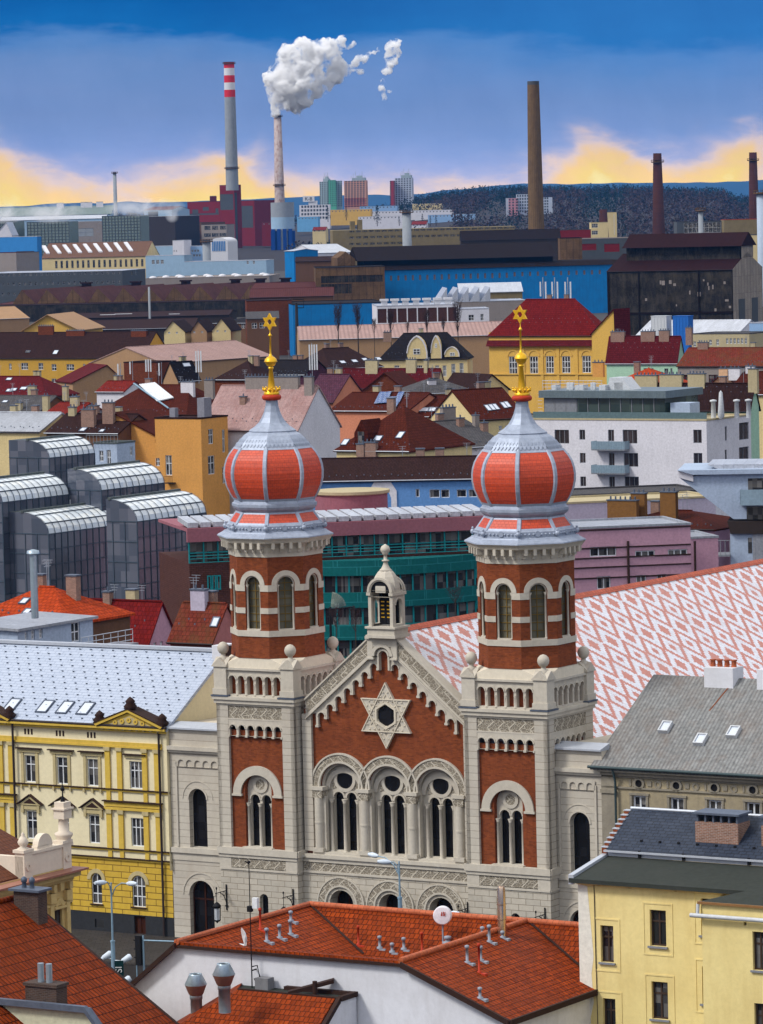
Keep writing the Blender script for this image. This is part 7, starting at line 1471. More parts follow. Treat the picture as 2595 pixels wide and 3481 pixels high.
for k in range(9):
    a = h['onroof'](318-8+66*k if k else 300, 596-k*2.2); c = h['onroof'](272+66*k, 548-k*2.8); w_ = Vector((2.6,0,0)); u_ = Vector((0,0,.9)); b = MB(); b.prism([a+u_, a+w_+u_, c+w_+u_, c+u_], (0,0,-1.6)); b.build('roof_light', [WHB], h['roof'])
hs('blue_cube_hall', 'bright blue box shaped hall at the left edge', -90, 240, 485, 0, Yd=2900, xs=268, form='flat', wm='sky_blue_cladding', rm='silver_roof', wins=[(165,165,578,628,1,116)], frame=GREYC, glass=GREYC, nx=1, nz=1); hs('grey_block', 'plain grey block before the bright blue hall', -120, 105, 588, 0, Yd=2750, form='flat', wm='stucco_grey_wall', rm='rust_corr_roof', dep=25)
hs('white_gabled_shed', 'small white gabled shed at the left edge', -30, 78, 470, 0, 390, xa=42, form='gfront', ang=10, Yd=3500, dep=20, wm='white_wall', rm='silver_roof', wins=[(53,53,448,470,1,8)])
hs('grey_office_row', 'long dark grey office row with small windows', -120, 790, 712, 0, Yd=2450, xs=940, form='flat', wm='dark_grey_cladding', rm='silver_roof', ang=10, wins=[(20,770,715,740,22,16),(20,770,780,800,22,16),(20,130,845,866,4,18)], frame=GREYF, nx=1, sw=[(853,880,705,732,2,10)], glass=WIN)
for a in (('ice_works', 'ice blue works block with small windows', 920, 1120, 545, 590, 'ice_blue_cladding', 3050, [(955,955,553,560,1,10)]), ('white_hoist_block', 'white stepped block beside the ice blue works', 1115, 1188, 508, 610, 'white_wall', 3000, [(1125,1140,570,582,2,8)]), ('glazed_works', 'pale works block with two rows of windows', 1188, 1310, 545, 615, 'pale_blue_wall', 3020, [(1225,1280,568,582,4,14),(1218,1290,598,612,5,14)]), ('front_works', 'long ice blue works with a ribbon window', 940, 1190, 605, 690, 'ice_blue_cladding', 2700, [(990,1048,634,660,3,20)]), ('pale_long_works', 'long pale grey works with snowy flat roof', 1190, 1720, 640, 700, 'ice_blue_cladding', 2650, [(1600,1640,640,660,2,14)])):
    hs(a[0], a[1], a[2], a[3], a[4], 0, Yd=a[7], form='flat', wm=a[6], rm='silver_roof', dep=24, ang=10, wins=a[8], frame=WHITEF)
F_ = None; o = at_Y(*px(1362, 610), 2960); t = empty('arched_hall', (o.x, 2960, 0), 8, 'white hall with arched gable and tall slit windows', 'factory'); s_ = 2960/F*REG[2]; w_ = 112*s_; zt = at_Y(*px(1418, 490), 2960).z; zs = zt-30*s_; b = MB(); A_ = [(w_,zs)]+[(w_/2+w_/2*cos(pi*i/12), zs+(zt-zs)*sin(pi*i/12)) for i in range(1,12)]+[(0,zs)]; b.prism([(0,0,0), (w_,0,0)]+[(x,0,z) for x, z in A_], (0,40,0)); bo = b.build('hall', [WHB], t)
for k in range(8): b = MB(); x = w_*(.1+.1*k); b.box(x,x+w_*.05,-.3,.02,zs-55*s_,zs+8*s_); b.build('window', [SKYB], t)
h = hs('low_snowy_roofs', 'low flat works roof dotted with roof domes', 940, 1740, 745, 0, Yd=2250, form='flat', wm='stucco_grey_wall', rm='stucco_grey_wall', dep=60, ang=4); b = MB()
for k in range(13): b.ball((h['L']*(k+.5)/13, 12+16*(k % 3), h['H']), 2.2, 8, 4, 0, .5)
b.build('roof_domes', [WHB], h['roof'])
# row of rusty gabled workshop bays: each gable roof a part
h = hs('gabled_workshops', 'row of rust brown gabled workshop bays', -60, 1720, 905, 0, Yd=2130, form='flat', wm='brownish_wall', rm='rust_corr_roof', dep=75, ang=4); L = h['L']; H_ = h['H']; bw = 165*2130/F*REG[2]; x = 188*2130/F*REG[2]-bw*.3
k = 0
while x+bw < L:
    b = MB(); pts = [(x,0,H_), (x+bw*.96,0,H_), (x+bw*.4,0,H_+bw*.56)]; b.poly(pts, 1); sh = 26; M_ = [(p[0]+sh, 60, p[2]+.5) for p in pts]; b.poly([pts[0], pts[2], M_[2], M_[0]][::-1]); b.poly([pts[1], M_[1], M_[2], pts[2]]); r_ = b.build('gable_roof', [RUSTR, RUSTW], h['roof']); 
    if k % 2 == 0 or k > 5: b = MB(); b.box(x+sh+bw*.2,x+sh+bw*.55,50,54,H_+bw*.3,H_+bw*.68); b.box(x+sh+bw*.14,x+sh+bw*.61,49.5,54.5,H_+bw*.68,H_+bw*.74); b.build('roof_vent', [MATS['dark_brown_roof'] if 'dark_brown_roof' in MATS else RUSTR], h['roof'])
    x += bw; k += 1
hs('dark_strip_hall', 'long low sooty hall with a dark glazed strip', -80, 1720, 912, 0, Yd=2040, form='flat', wm='sooty_glazed_wall', rm='dark_brown_roof', dep=25, ang=4); hs('low_rail_shed', 'low dark rail shed roof with pale skylights', 300, 1480, 1000, 0, 968, Yd=1900, wm='dark_wall', rm='dark_brown_roof', dep=50, ang=2, sky=[(645,990,7,2,WHB),(740,985,8,2,WHB),(1090,985,5,2,WHB)]); hs('low_dark_shed', 'wide low dark shed before the rail shed', 250, 1250, 1080, 0, 1020, Yd=1700, wm='dark_wall', rm='dark_brown_roof', dep=46, ang=2)
house('striped_barn', 'barn with striped tan roof at the left edge', -130, 190, 1012, 0, 935, Yd=1750, wm='tan_wall', rm='tan_wall', dep=28, ang=-30, cat='barn'); house('yellow_barn', 'yellow barn with a polygonal curved gable', 155, 500, 1080, 0, 985, xa=310, form='gfront', ang=12, Yd=1600, wm='yellow_wall', rm='tan_wall', dep=35, cat='barn', oh=1.2)
for X0, X1, Y0, Y1, XA, l, m_ in ((1060,1195,1095,1025,1118,'white stepped gable villa, leftmost of the villa row','cream_wall'), (1235,1335,1090,1025,1280,'tan gabled villa in the middle of the villa row','tan_wall'), (1370,1490,1085,1010,1430,'white gabled villa, rightmost of the villa row','cream_wall')): house('gabled_villa', l, X0, X1, Y0, 0, Y1, xa=XA, form='gfront', ang=10, Yd=1520, wm=m_, rm='dark_brown_roof', dep=18, group='gabled villas below the works', wins=[(XA,XA,Y0-40,Y0-5,1,20),(XA-25,XA-25,Y0-10,Y0+15,1,14),(XA+25,XA+25,Y0-10,Y0+15,1,14)])
hs('grey_shed_block', 'dark shed roof with white windows left of the bright blue hall', 1375, 1720, 1040, 0, 985, Yd=1560, form='hip', wm='brownish_wall', rm='black_roof', dep=34, wins=[(1570,1700,1045,1075,6,22)])
# ---- centre: blue halls and beige factory
reg(*R4)
h = hs('long_beige_factory', 'long beige factory with three window ribbons', 515, 1690, 430, 0, Yd=2900, form='flat', wm='beige_factory_render', rm='beige_wall', dep=30, ang=-4, wins=[(640,1680,438,458,26,34),(640,950,482,498,8,34),(1040,1460,474,490,11,34),(640,950,524,540,8,34)], frame=BEIGEF, nx=3, nz=1, fw=.22); b = MB(); b.box(h['L']*.1,h['L']*.125,2,12,h['H'],h['H']+6); b.box(h['L']*.14,h['L']*.165,2,12,h['H'],h['H']+7); b.build('stair_heads', [BEIGEF], h['t'])
h = hs('black_roofed_hall', 'huge hall with stepped black roof and bright blue lower wall', 830, 2330, 682, 0, Yd=1950, form='flat', wm='bright_blue_cladding', rm='black_sheet_roof', dep=50, ang=-6, wins=[(893,1640,735,768,17,14),(1690,2240,712,740,12,14)], frame=rgbm('tan_louvre', 130,110,110), glass=MATS['tan_louvre'], nx=1, nz=1, cap=False); L, H_ = h['L'], h['H']; s_ = 1950/F*REG[2]
b = MB(); b.prism([(-3,-.6,H_), (-3,6,H_+30*s_), (-3,44,H_+30*s_), (-3,50,H_)], (L+6,0,0)); b.box(-100*s_,L-380*s_,8,40,H_+25*s_,H_+62*s_); b.build('lower_roof', [BLACKR], h['t']); b = MB(); x0 = -150*s_; b.prism([(x0,4,H_+62*s_), (x0,26,H_+150*s_), (x0,50,H_+62*s_)], (L-360*s_-x0,0,0)); b.build('monitor_roof', [BLACKR], h['t']); b = MB(); b.prism([(-270*s_,9,0), (-155*s_,9,0), (-155*s_,9,H_+75*s_), (-215*s_,9,H_+125*s_), (-270*s_,9,H_+85*s_)], (0,30,0)); b.build('rusty_gable', [RUSTW], h['t'])
hs('rusty_hall', 'rusty streaked hall left of the huge blue hall', 405, 850, 680, 0, Yd=1900, form='flat', wm='rusty_sheet_wall', rm='black_roof', dep=40, ang=-2, wins=[(640,640,738,775,1,400),(540,540,790,850,1,200)], frame=RUSTW, glass=BLACKW, nx=8, nz=1); hs('rusty_shed', 'dark rust brown shed between pale roofs and rusty hall', 275, 580, 640, 0, 612, Yd=2050, wm='brownish_wall', rm='dark_brown_roof', dep=30, ang=0)
hs('turquoise_shed', 'turquoise ended shed with snowy roof', 205, 265, 575, 0, 562, Yd=2250, xs=420, ang=55, wm='bright_blue_cladding', rm='silver_roof'); hs('snowy_sheds', 'white saw roofed sheds catching the evening light', 410, 640, 585, 0, 530, Yd=2350, wm='white_wall', rm='silver_roof', dep=40, ang=-25)
hs('brown_bay_roofs', 'low brown roofs before the rusty hall', -20, 520, 870, 0, 815, Yd=1750, wm='brownish_wall', rm='rust_corr_roof', dep=30, ang=0); hs('small_brown_bays', 'small rust brown gabled roofs above the low brown roofs', -10, 400, 815, 0, 780, Yd=1900, wm='brownish_wall', rm='rust_corr_roof', dep=30, ang=6); hs('old_brick_works', 'old brick works with white windows behind the left gilded star', -40, 250, 895, 0, Yd=1500, form='flat', wm='old_brick_wall', rm='dark_brown_roof', dep=25, ang=-3, wins=[(-10,70,1040,1078,3,40)]); hs('grey_lean_to', 'grey lean to with white windows against the old brick works', -40, 165, 1010, 0, 965, Yd=1440, form='shed', wm='brownish_wall', rm='grey_roof', dep=12, ang=-2, wins=[(10,60,1040,1075,2,34)])
hs('lower_blue_hall', 'lower bright blue hall behind the poplars', 258, 855, 915, 0, Yd=1480, form='flat', wm='bright_blue_cladding', rm='black_roof', dep=50, ang=-5)
h = hs('brick_panel_works', 'white works with brown brick panels and seven roof ventilators', 800, 1330, 925, 0, Yd=1400, form='flat', wm='white_wall', rm='silver_roof', dep=30, ang=-3, wins=[(835,1290,950,1040,8,60)], frame=DBR, glass=DBR, nx=1, nz=1); b = MB()
for k in range(7):
    x = h['L']*(.06+.13*k); b.box(x,x+2,2,4,h['H'],h['H']+1.5); b.box(x-.4,x+2.4,1.6,4.4,h['H']+1.5,h['H']+2.2)
b.build('roof_ventilators', [WHB], h['t']); hs('white_annex', 'white flat annex with two windows below the saw roofs', 1330, 1525, 948, 0, Yd=1390, form='flat', wm='white_wall', rm='silver_roof', dep=18, ang=-3, wins=[(1410,1410,988,1025,1,36),(1480,1480,982,1025,1,22)])
hs('white_shed', 'white roofed shed at the foot of the concrete chimney', 1335, 1740, 840, 0, 780, Yd=1650, form='shed', wm='beige_factory_render', rm='silver_roof', dep=24, ang=0)
h = hs('saw_roofs', 'grey saw toothed roofs above the white annex', 1180, 1760, 900, 0, Yd=1520, form='flat', wm='stucco_grey_wall', rm='silver_roof', dep=26, ang=-3)
for k in range(5): x = h['L']*(.02+.12*k); b = MB(); b.prism([(x,0,h['H']), (x+h['L']*.11,0,h['H']), (x+h['L']*.11,0,h['H']+5)], (0,24,0)); b.build('saw_tooth', [PAL['silver_roof']], h['roof'])
hs('ribbed_market_shed', 'very long low shed with pale ribbed roof behind the curved gables', 300, 1760, 1130, 0, 1045, Yd=1220, wm='tan_wall', rm='pink_corr_roof', dep=44, ang=-2, cat='shed')
# ---- right: black hall, grey blocks
reg(*R5)
h = hs('claret_hall', 'tall sooty hall with claret roof, roof lantern and pale gable', 645, 1450, 700, 0, 590, Yd=1500, xs=1642, ang=22, wm='sooty_glazed_wall', rm='claret_sheet_roof'); L, D_, H_, hr = h['L'], h['D'], h['H'], h['hr']
b = MB(); yc = D_/2; b.box(L*.08,L-.3,yc-D_*.2,yc+D_*.2,hr-D_*.1,hr+2.6,); b.build('lantern_glazing', [BLACKW], h['t']); b = MB(); b.prism([(L*.06,yc-D_*.26,hr+2.2), (L*.06,yc,hr+7), (L*.06,yc+D_*.26,hr+2.2)], (L*.96,0,0)); b.build('lantern_roof', [CLARET], h['t'])
GABP = mat('pale_grubby_panels', (.30,.255,.21), 'seam', rough=.9, sx=3.5, sy=6, gap=.3, col2=(.09,.065,.055), stain=.6, var=.4)
b = MB(); b.poly([(L+.25,0,0), (L+.25,D_,0), (L+.25,D_,H_), (L+.25,yc,hr), (L+.25,0,H_)]); b.poly([(L+.25,yc-D_*.2,hr-2), (L+.25,yc+D_*.2,hr-2), (L+.25,yc+D_*.2,hr+2.3), (L+.25,yc,hr+6.4), (L+.25,yc-D_*.2,hr+2.3)]); b.build('pale_gable', [GABP], h['t']); b = MB()
for y0 in (.18,.62): b.box(L+.2,L+.4,D_*y0,D_*(y0+.2),2,H_*.6)
b.build('gable_doors', [GREYC], h['t'])
b = MB(); random.seed(5)
for k in range(26): x, z = random.uniform(L*.3,L*.98), random.uniform(2,H_-4); b.box(x,x+random.uniform(.4,1.4),-.08,0,z,z+random.uniform(.6,1.6))
b.build('broken_panes', [PAL['stucco_grey_wall']], h['wall']); b = MB(); b.box(L*.25,L*.252+.3,-.4,0,0,H_); b.box(L*.73,L*.73+.5,-.4,0,0,H_); b.box(0,.6,-.4,0,0,H_); b.box(0,L,-.3,0,H_*.42,H_*.45); b.build('steel_frame', [BLACKR], h['t'])
hs('pale_long_block', 'long pale block behind the claret hall', 930, 1760, 478, 0, Yd=2300, form='flat', wm='cream_wall', rm='grey_roof', dep=30, ang=0); hs('grey_long_block', 'long grey block with rusty doors left of the claret hall', 480, 940, 492, 0, Yd=2150, form='flat', wm='dark_grey_cladding', rm='stucco_grey_wall', dep=30, ang=0, wins=[(528,528,530,570,1,95),(675,675,530,580,1,100)], frame=REDC, glass=REDC); hs('grubby_block', 'grubby tan block with an iron balcony behind the blue wall', 340, 482, 492, 0, Yd=2080, form='flat', wm='rusty_sheet_wall', rm='black_roof', dep=24, ang=0)
hs('tank_house', 'ochre block with dark glazed tank house right of the brick chimney', 1095, 1400, 385, 0, Yd=2700, form='flat', wm='dark_grey_cladding', rm='grey_roof', dep=30, ang=0, wins=[(1260,1260,395,455,1,240)], nx=8); hs('ochre_block', 'ochre rendered block at the right edge', 1400, 1640, 372, 0, Yd=2680, form='flat', wm='beige_factory_render', rm='orange_roof', dep=26, ang=0)
hs('red_shed', 'dark red shed right of the concrete chimney', 240, 540, 440, 0, Yd=2500, form='flat', wm='red_cladding', rm='grey_roof', dep=30, ang=0); hs('pale_tower', 'pale narrow tower beside the short brick chimney', 645, 706, 325, 0, Yd=3150, form='flat', wm='cream_wall', rm='grey_roof', dep=16, ang=0, wins=[(690,690,340,470,1,6)]); hs('cream_corner_block', 'small cream block at the end of the long beige factory', 540, 650, 392, 0, Yd=2800, form='flat', wm='cream_wall', rm='beige_wall', dep=20, ang=0, wins=[(565,565,400,425,1,40),(565,565,445,470,1,40)])
hs('dark_link_shed', 'low black shed roof with glazed strip behind the black roofed hall', -300, 345, 500, 0, 440, Yd=2350, wm='dark_wall', rm='black_sheet_roof', dep=26, ang=0)
for X, l in ((232,'white mobile antennas, nearest the concrete chimney'), (308,'white mobile antennas, middle group right of the concrete chimney'), (392,'white mobile antennas, right group before the blue wall')):
    p = at_Y(*px(X, 872), 1300); t = empty('mobile_antenna', p, 0, l, 'antenna'); b = MB(); b.tube([(0,0,-14), (0,0,6)], .15); b.build('mast', [VENTM], t)
    for dx in (-.8,.8): b = MB(); b.box(dx-.22,dx+.22,-.3,.1,-.5 if dx > 0 else .2,4.6); b.build('antenna_panel', [WHITEF], t)
# ---- estates on the rising ground
def T_(x, Y):                                             # terrain height
    if Y < 3300: return 0.
    f = min(1, (Y-3300)/2600); f = f*f*(3-2*f); rx = x/Y*F+1297
    return f*(34+10*sin(rx*.004+1)) + max(0, min(1, (Y-5200)/1500))*(16*max(0, min(1, (rx-1150)/500)) - 4*max(0, min(1, (rx-2300)/300))*1.0)
def block(name, label, x0, x1, y, yb, Yd, wm, ang, nr, ncol, xs=None, cat='tower block', group=None, wpx=4, sw=None):
    X0 = px(x0, y)[0]; zb = at_Y(*px((x0+x1)/2, yb), Yd).z; rr = [(x0+(x1-x0)*.1, x1-(x1-x0)*.1, y+(yb-y)*(k+.22)/nr, y+(yb-y)*(k+.82)/nr, ncol, (x1-x0)/ncol*.62) for k in range(nr)]
    rs = [(x1+(xs-x1)*.2, xs-(xs-x1)*.2, y+(yb-y)*(k+.3)/nr, y+(yb-y)*(k+.75)/nr, 3, (xs-x1)*.16) for k in range(nr)] if xs and sw else []
    return house(name, label, x0, x1, y, 0, Yd=Yd, form='flat', wm=wm, rm='grey_roof', ang=ang, xs=xs, dep=14, wins=rr, sw=rs, nx=1, nz=1, cat=cat, group=group, zbase=zb-14, cap=False, fw=.05, frame=GREYC, glass=GREYC)
rgbm('fresh_green_render', 110,200,166); rgbm('pale_grey_render', 170,186,192); rgbm('apricot_render', 216,160,136); rgbm('rose_render', 214,150,160); rgbm('tower_white', 200,208,224); rgbm('brick_red_render', 176,60,64)
reg(*R4)
def rooftop(h, col='pale_grey_render'):
    b = MB(); L, D_, H_ = h['L'], h['D'], h['H']; b.box(L*.35,L*.95,D_*.2,D_*.8,H_,H_+4); b.box(L*.55,L*.8,D_*.3,D_*.7,H_+4,H_+7)
    for k in range(7): b.tube([(L*(.3+.1*k),D_*.4,H_+3), (L*(.3+.1*k),D_*.4,H_+7+3*(k % 3))], .25, 4)
    b.build('rooftop_plant', [PAL.get(col) or MATS[col]], h['t'])
h = block('tower_block', 'tower block in green and pale grey, leftmost of the three', 430, 486, 128, 290, 6000, 'pale_grey_render', 20, 13, 4, xs=None, group='three tower blocks on the skyline'); h2 = block('tower_block_front', 'green front', 484, 536, 118, 290, 5985, 'fresh_green_render', 0, 13, 4); h2['t'].parent = h['t']; rooftop(h)
M_ = h['t'].matrix_basis
def absorb(a, b2):                                        # make block b2 part of block a: reparent its pieces
    Mb = b2['t'].matrix_basis.inverted() if False else a['t'].matrix_basis.inverted() @ b2['t'].matrix_basis
    b2['t'].parent = None
    for ch in list(b2['t'].children): ml = ch.matrix_basis.copy(); ch.parent = a['t']; ch.matrix_basis = Mb @ ml
    bpy.data.objects.remove(b2['t'])
h2['t'].parent = None; absorb(h, h2); h3 = block('x', 'x', 536, 575, 122, 290, 5995, 'pale_grey_render', 0, 13, 3); absorb(h, h3)
h = block('tower_block', 'apricot tower block, middle one of the three', 588, 730, 122, 295, 6050, 'apricot_render', 10, 13, 7, group='three tower blocks on the skyline'); rooftop(h); b = MB()
for k in range(4): b.box(0,h['L'],-.6,-.1,16+3.3*k,16.9+3.3*k)
b.build('red_balconies', [MATS['brick_red_render']], h['t'])
h = block('tower_block', 'white tower block with red corners, rightmost of the three', 916, 1026, 105, 300, 5900, 'tower_white', 10, 14, 6, group='three tower blocks on the skyline'); rooftop(h); h2 = block('x', 'x', 886, 916, 122, 280, 5890, 'brick_red_render', 0, 12, 2); absorb(h, h2)
h = block('bank_building', 'white office with a square lettered roof sign', 300, 495, 278, 375, 5300, 'white_wall', 6, 4, 9, cat='office'); b = MB(); s_ = 5300/F*REG[2]; b.box(h['L']*.12,h['L']*.50,1,2,h['H']+4,h['H']+5+32*s_); b.box(h['L']*.3,h['L']*.33,3.2,3.8,h['H'],h['H']+5); b.box(h['L']*.3,h['L']*.58,2,9,h['H'],h['H']+5); sb = b.build('roof_sign', [WHB], h['t']); text('K-B', 31*s_, 'lettering', IRON, sb, Matrix.Translation((h['L']*.31,.85,h['H']+4.4+16*s_)) @ Matrix.Rotation(pi/2, 4, 'X'), .05)
random.seed(11)
for k, (x0, x1, y, yb, Yd, m_, r_, l) in enumerate(((500,760,308,345,5200,'yellow_wall','silver_roof','yellow low depot right of the sign building'), (690,930,285,310,5500,'pale_blue_wall','grey_roof','pale low school below the apricot tower block'), (1030,1215,270,305,5600,'cream_wall','silver_roof','cream low block right of the white tower block'), (760,1050,318,345,5250,'white_wall','silver_roof','white low store below the white tower block'), (1045,1290,312,345,5200,'white_wall','silver_roof','long white store below the forest edge'), (1130,1430,340,368,5000,'pale_blue_wall','silver_roof','pale blue store before the long white store'), (680,980,352,375,4900,'white_wall','silver_roof','white garage row among the conifers'), (285,420,355,385,5000,'light_blue_wall','silver_roof','pale blue base of the sign building'), (5,115,300,345,4800,'dark_wall','maroon_roof','dark shed right of the red annex'), (0,115,345,400,4600,'stucco_grey_wall','silver_roof','grey store left of the grey silo'), (58,120,390,470,4450,'red_cladding','grey_roof','small red plant room left of the grey silo'), (385,470,435,460,4100,'cream_wall','red_roof','small red roofed cottage right of the grey silo'), (1025,1120,398,412,4300,'white_wall','red_roof','small red roofed cottage behind the beige factory'))):
    zb = at_Y(*px((x0+x1)/2, yb), Yd).z-12; house('low_block', l, x0, x1, y+ (6 if r_ == 'red_roof' else 0), 0, y-14 if r_ == 'red_roof' else None, Yd=Yd, form='gable' if r_ == 'red_roof' else 'flat', wm=m_, rm=r_, dep=25, ang=5, zbase=zb, wins=[(x0+14,x1-14,y+8,y+16,max(2, int((x1-x0)/22)),8)], nx=1, nz=1, cat='building')
reg(*R5)
h = block('slab_block', 'white and rose slab block behind the concrete chimney', -10, 290, 232, 375, 5000, 'tower_white', 3, 8, 17, cat='flats'); h2 = block('x', 'x', 60, 140, 210, 330, 4985, 'tower_white', 0, 6, 5); absorb(h, h2); h2 = block('x', 'x', 10, 66, 236, 380, 4980, 'rose_render', 0, 8, 3); absorb(h, h2)
# ================================================================ land, woods, trees, steam and air
def hillmesh(name, Y0, Y1, fn, m, nx_=120, ny=26, half=.13):
    b = MB(); P_ = []
    for j in range(ny+1):
        Y = Y0+(Y1-Y0)*j/ny
        for i in range(nx_+1): x = (-half+2*half*i/nx_)*Y; P_.append((x, Y, fn(x, Y)))
    k = nx_+1; b.add(P_, [[j*k+i, j*k+i+1, (j+1)*k+i+1, (j+1)*k+i] for j in range(ny) for i in range(nx_)], 0, True)
    return tag(b.build(name, [m]), kind='structure')
from mathutils import noise as mnoise
ground_m = mat('city_ground', (.055,.052,.05), stain=.4, bump=0)
gm = MB(); gm.poly([(-9000,-300,0), (9000,-300,0), (9000,3300,0), (-9000,3300,0)]); gm.poly([(-9000,3300,0), (9000,3300,0), (9000,24000,-30), (-9000,24000,-30)]); tag(gm.build('ground', [ground_m]), kind='structure')
def wood(x, Y):                                            # wooded slope on the right
    rx = x/Y*F+1297; e = max(0, min(1, (rx-1120)/260))*max(0, min(1, (2640-rx)/160))
    f = max(0, min(1, (Y-3300)/2900)); f = f*f*(3-2*f)
    lim = 34+22*max(0, min(1, (rx-1200)/600))+ 5*mnoise.noise((rx*.004,Y*.0004,0))-10*max(0, min(1, (rx-2150)/280))
    return max(T_(x, Y)*.98, f*e*lim)
hillmesh('terrain', 3302, 7400, lambda x, Y: wood(x, Y)-.5 if Y < 7100 else -5, mat('winter_ground', (.030,.024,.025), stain=.5, scol=(.022,.022,.02), bump=0), 140, 40)
def far(x, Y):
    rx = x/Y*F+1297; h_ = 78+14*mnoise.noise((rx*.0022,1.3,0))+5*mnoise.noise((rx*.012,4,0)); h_ += 22*max(0, min(1, (rx-1350)/450))-16*max(0, 1-abs(rx-60)/420); f = max(0, 1-abs(Y-13000)/1500)
    return -20+(h_+20)*(f*f*(3-2*f))
FARM = mat('haze_tinted_woodland', (.014,.058,.125), stain=.4, scol=(.010,.04,.09), bump=0, rough=1.)  # blue of the distance haze is painted into the wood's colour
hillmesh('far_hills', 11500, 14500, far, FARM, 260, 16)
def lumps(mb, c, r, h, n, sq, seed, jit=.5):
    rnd = random.Random(seed)
    for _ in range(n):
        t, u = rnd.uniform(0, 2*pi), rnd.random(); z = rnd.random(); w_ = r*sq(z)*sqrt(u); p = Vector((c[0]+w_*cos(t), c[1]+w_*sin(t), c[2]+h*z)); s_ = r*jit*rnd.uniform(.5, 1)
        a = Vector((rnd.uniform(-1,1), rnd.uniform(-1,1), rnd.uniform(-1,1)))*s_; b2 = Vector((rnd.uniform(-1,1), rnd.uniform(-1,1), rnd.uniform(-1,1)))*s_
        mb.poly([p, p+a, p+a*.4+b2, p+b2*.8], rnd.randrange(2) if False else 0)
WB1 = mat('bare_twigs', (.048,.030,.033), stain=.3, bump=0, rough=1.); WB2 = mat('dark_conifer', (.010,.022,.021), stain=.3, bump=0, rough=1.); WB3 = mat('brown_twigs', (.036,.027,.026), stain=.3, bump=0, rough=1.); WB4 = mat('blue_conifer', (.014,.027,.03), stain=.3, bump=0, rough=1.)
rnd = random.Random(3); fb = MB()
for i in range(8200):
    Y = 3500+3550*rnd.random()**.8; rx = rnd.uniform(1090, 2640); x = (rx-1297)*Y/F; z = wood(x, Y)
    if z-T_(x,Y)*.98 < 1 and rx < 1380: continue
    if (1640 < rx < 1910 and 4750 < Y < 5150) or (rx < 1560 and 4300 < Y < 5450): continue
    con = mnoise.noise((rx*.006, Y*.0009, 2)) + (.35 if Y > 6000 else -.12) + rnd.uniform(-.25,.25) > .12
    h_ = rnd.uniform(10, 17); mi = (1 if rnd.random() < .6 else 3) if con else (0 if rnd.random() < .6 else 2)
    o = len(fb.f); 
    if con: lumps(fb, (x,Y,z), 3.8, h_*1.15, 14, lambda q: 1.05-q, i, .62)
    else: lumps(fb, (x,Y,z+2), 4.8, h_*.85, 11, lambda q: sin(pi*min(1, q*.85+.15)), i, .6)
    for k in range(o, len(fb.f)): fb.m[k] = mi
tag(fb.build('forest', [WB1, WB2, WB3, WB4]), 'mixed winter wood of bare crowns and dark conifers on the slope', 'wood', kind='stuff')
fb = MB()
for i in range(1300):                                       # treetops fringe at left and among the estates
    Y = rnd.uniform(5650, 7000) if i % 3 else rnd.uniform(3450, 4250); rx = rnd.uniform(-60, 1500) if i % 3 else rnd.uniform(1010, 1560); x = (rx-1297)*Y/F; o = len(fb.f); con = rnd.random() < .45; lumps(fb, (x,Y,T_(x,Y)-1), 5, rnd.uniform(8,14), 11, (lambda q: 1.05-q) if con else (lambda q: sin(pi*min(1, q*.85+.15))), 9000+i, .6)
    for k in range(o, len(fb.f)): fb.m[k] = 1 if con else rnd.choice((0,2))
tag(fb.build('estate_greenery', [WB1, WB2, WB3]), 'scattered bare trees and conifers between the far low blocks', 'trees', kind='stuff')
BARK = mat('grey_bark', (.055,.042,.036), stain=.3, bump=0)
def conifer(x, y, hpx, Yd, label):
    p = at_Y(*px(x, y), Yd); s_ = Yd/F*REG[2]; h_ = hpx*s_; t = empty('conifer', p, 0, label, 'tree', 'dark conifers before the low stores'); b = MB(); b.tube([(0,0,-3), (0,0,h_*.9)], [.5,.1], 5); b.build('trunk', [BARK], t); b = MB(); lumps(b, (0,0,0), h_*.26, h_, 170, lambda q: 1.03-q, int(x*7), .3); b.build('crown', [WB2], t)
reg(*R4)
for x, y, h_, l in ((485,370,85,'conifer right of the sign building, slim'), (603,360,70,'conifer below the apricot tower block'), (803,398,115,'tallest conifer, below the white tower block'), (945,395,45,'small conifer left of the grey vent tower'), (1095,395,60,'conifer right of the grey vent tower'), (1146,400,50,'short conifer beside its taller neighbour'), (1183,398,55,'broad conifer at the end of the row'), (1350,375,48,'lone conifer before the forest edge')): conifer(x, y, h_, 4600, l)
reg(*R5); conifer(40,385,80,4700,'dark conifer before the rose slab block, left one'); conifer(75,385,70,4700,'dark conifer before the rose slab block, right one')
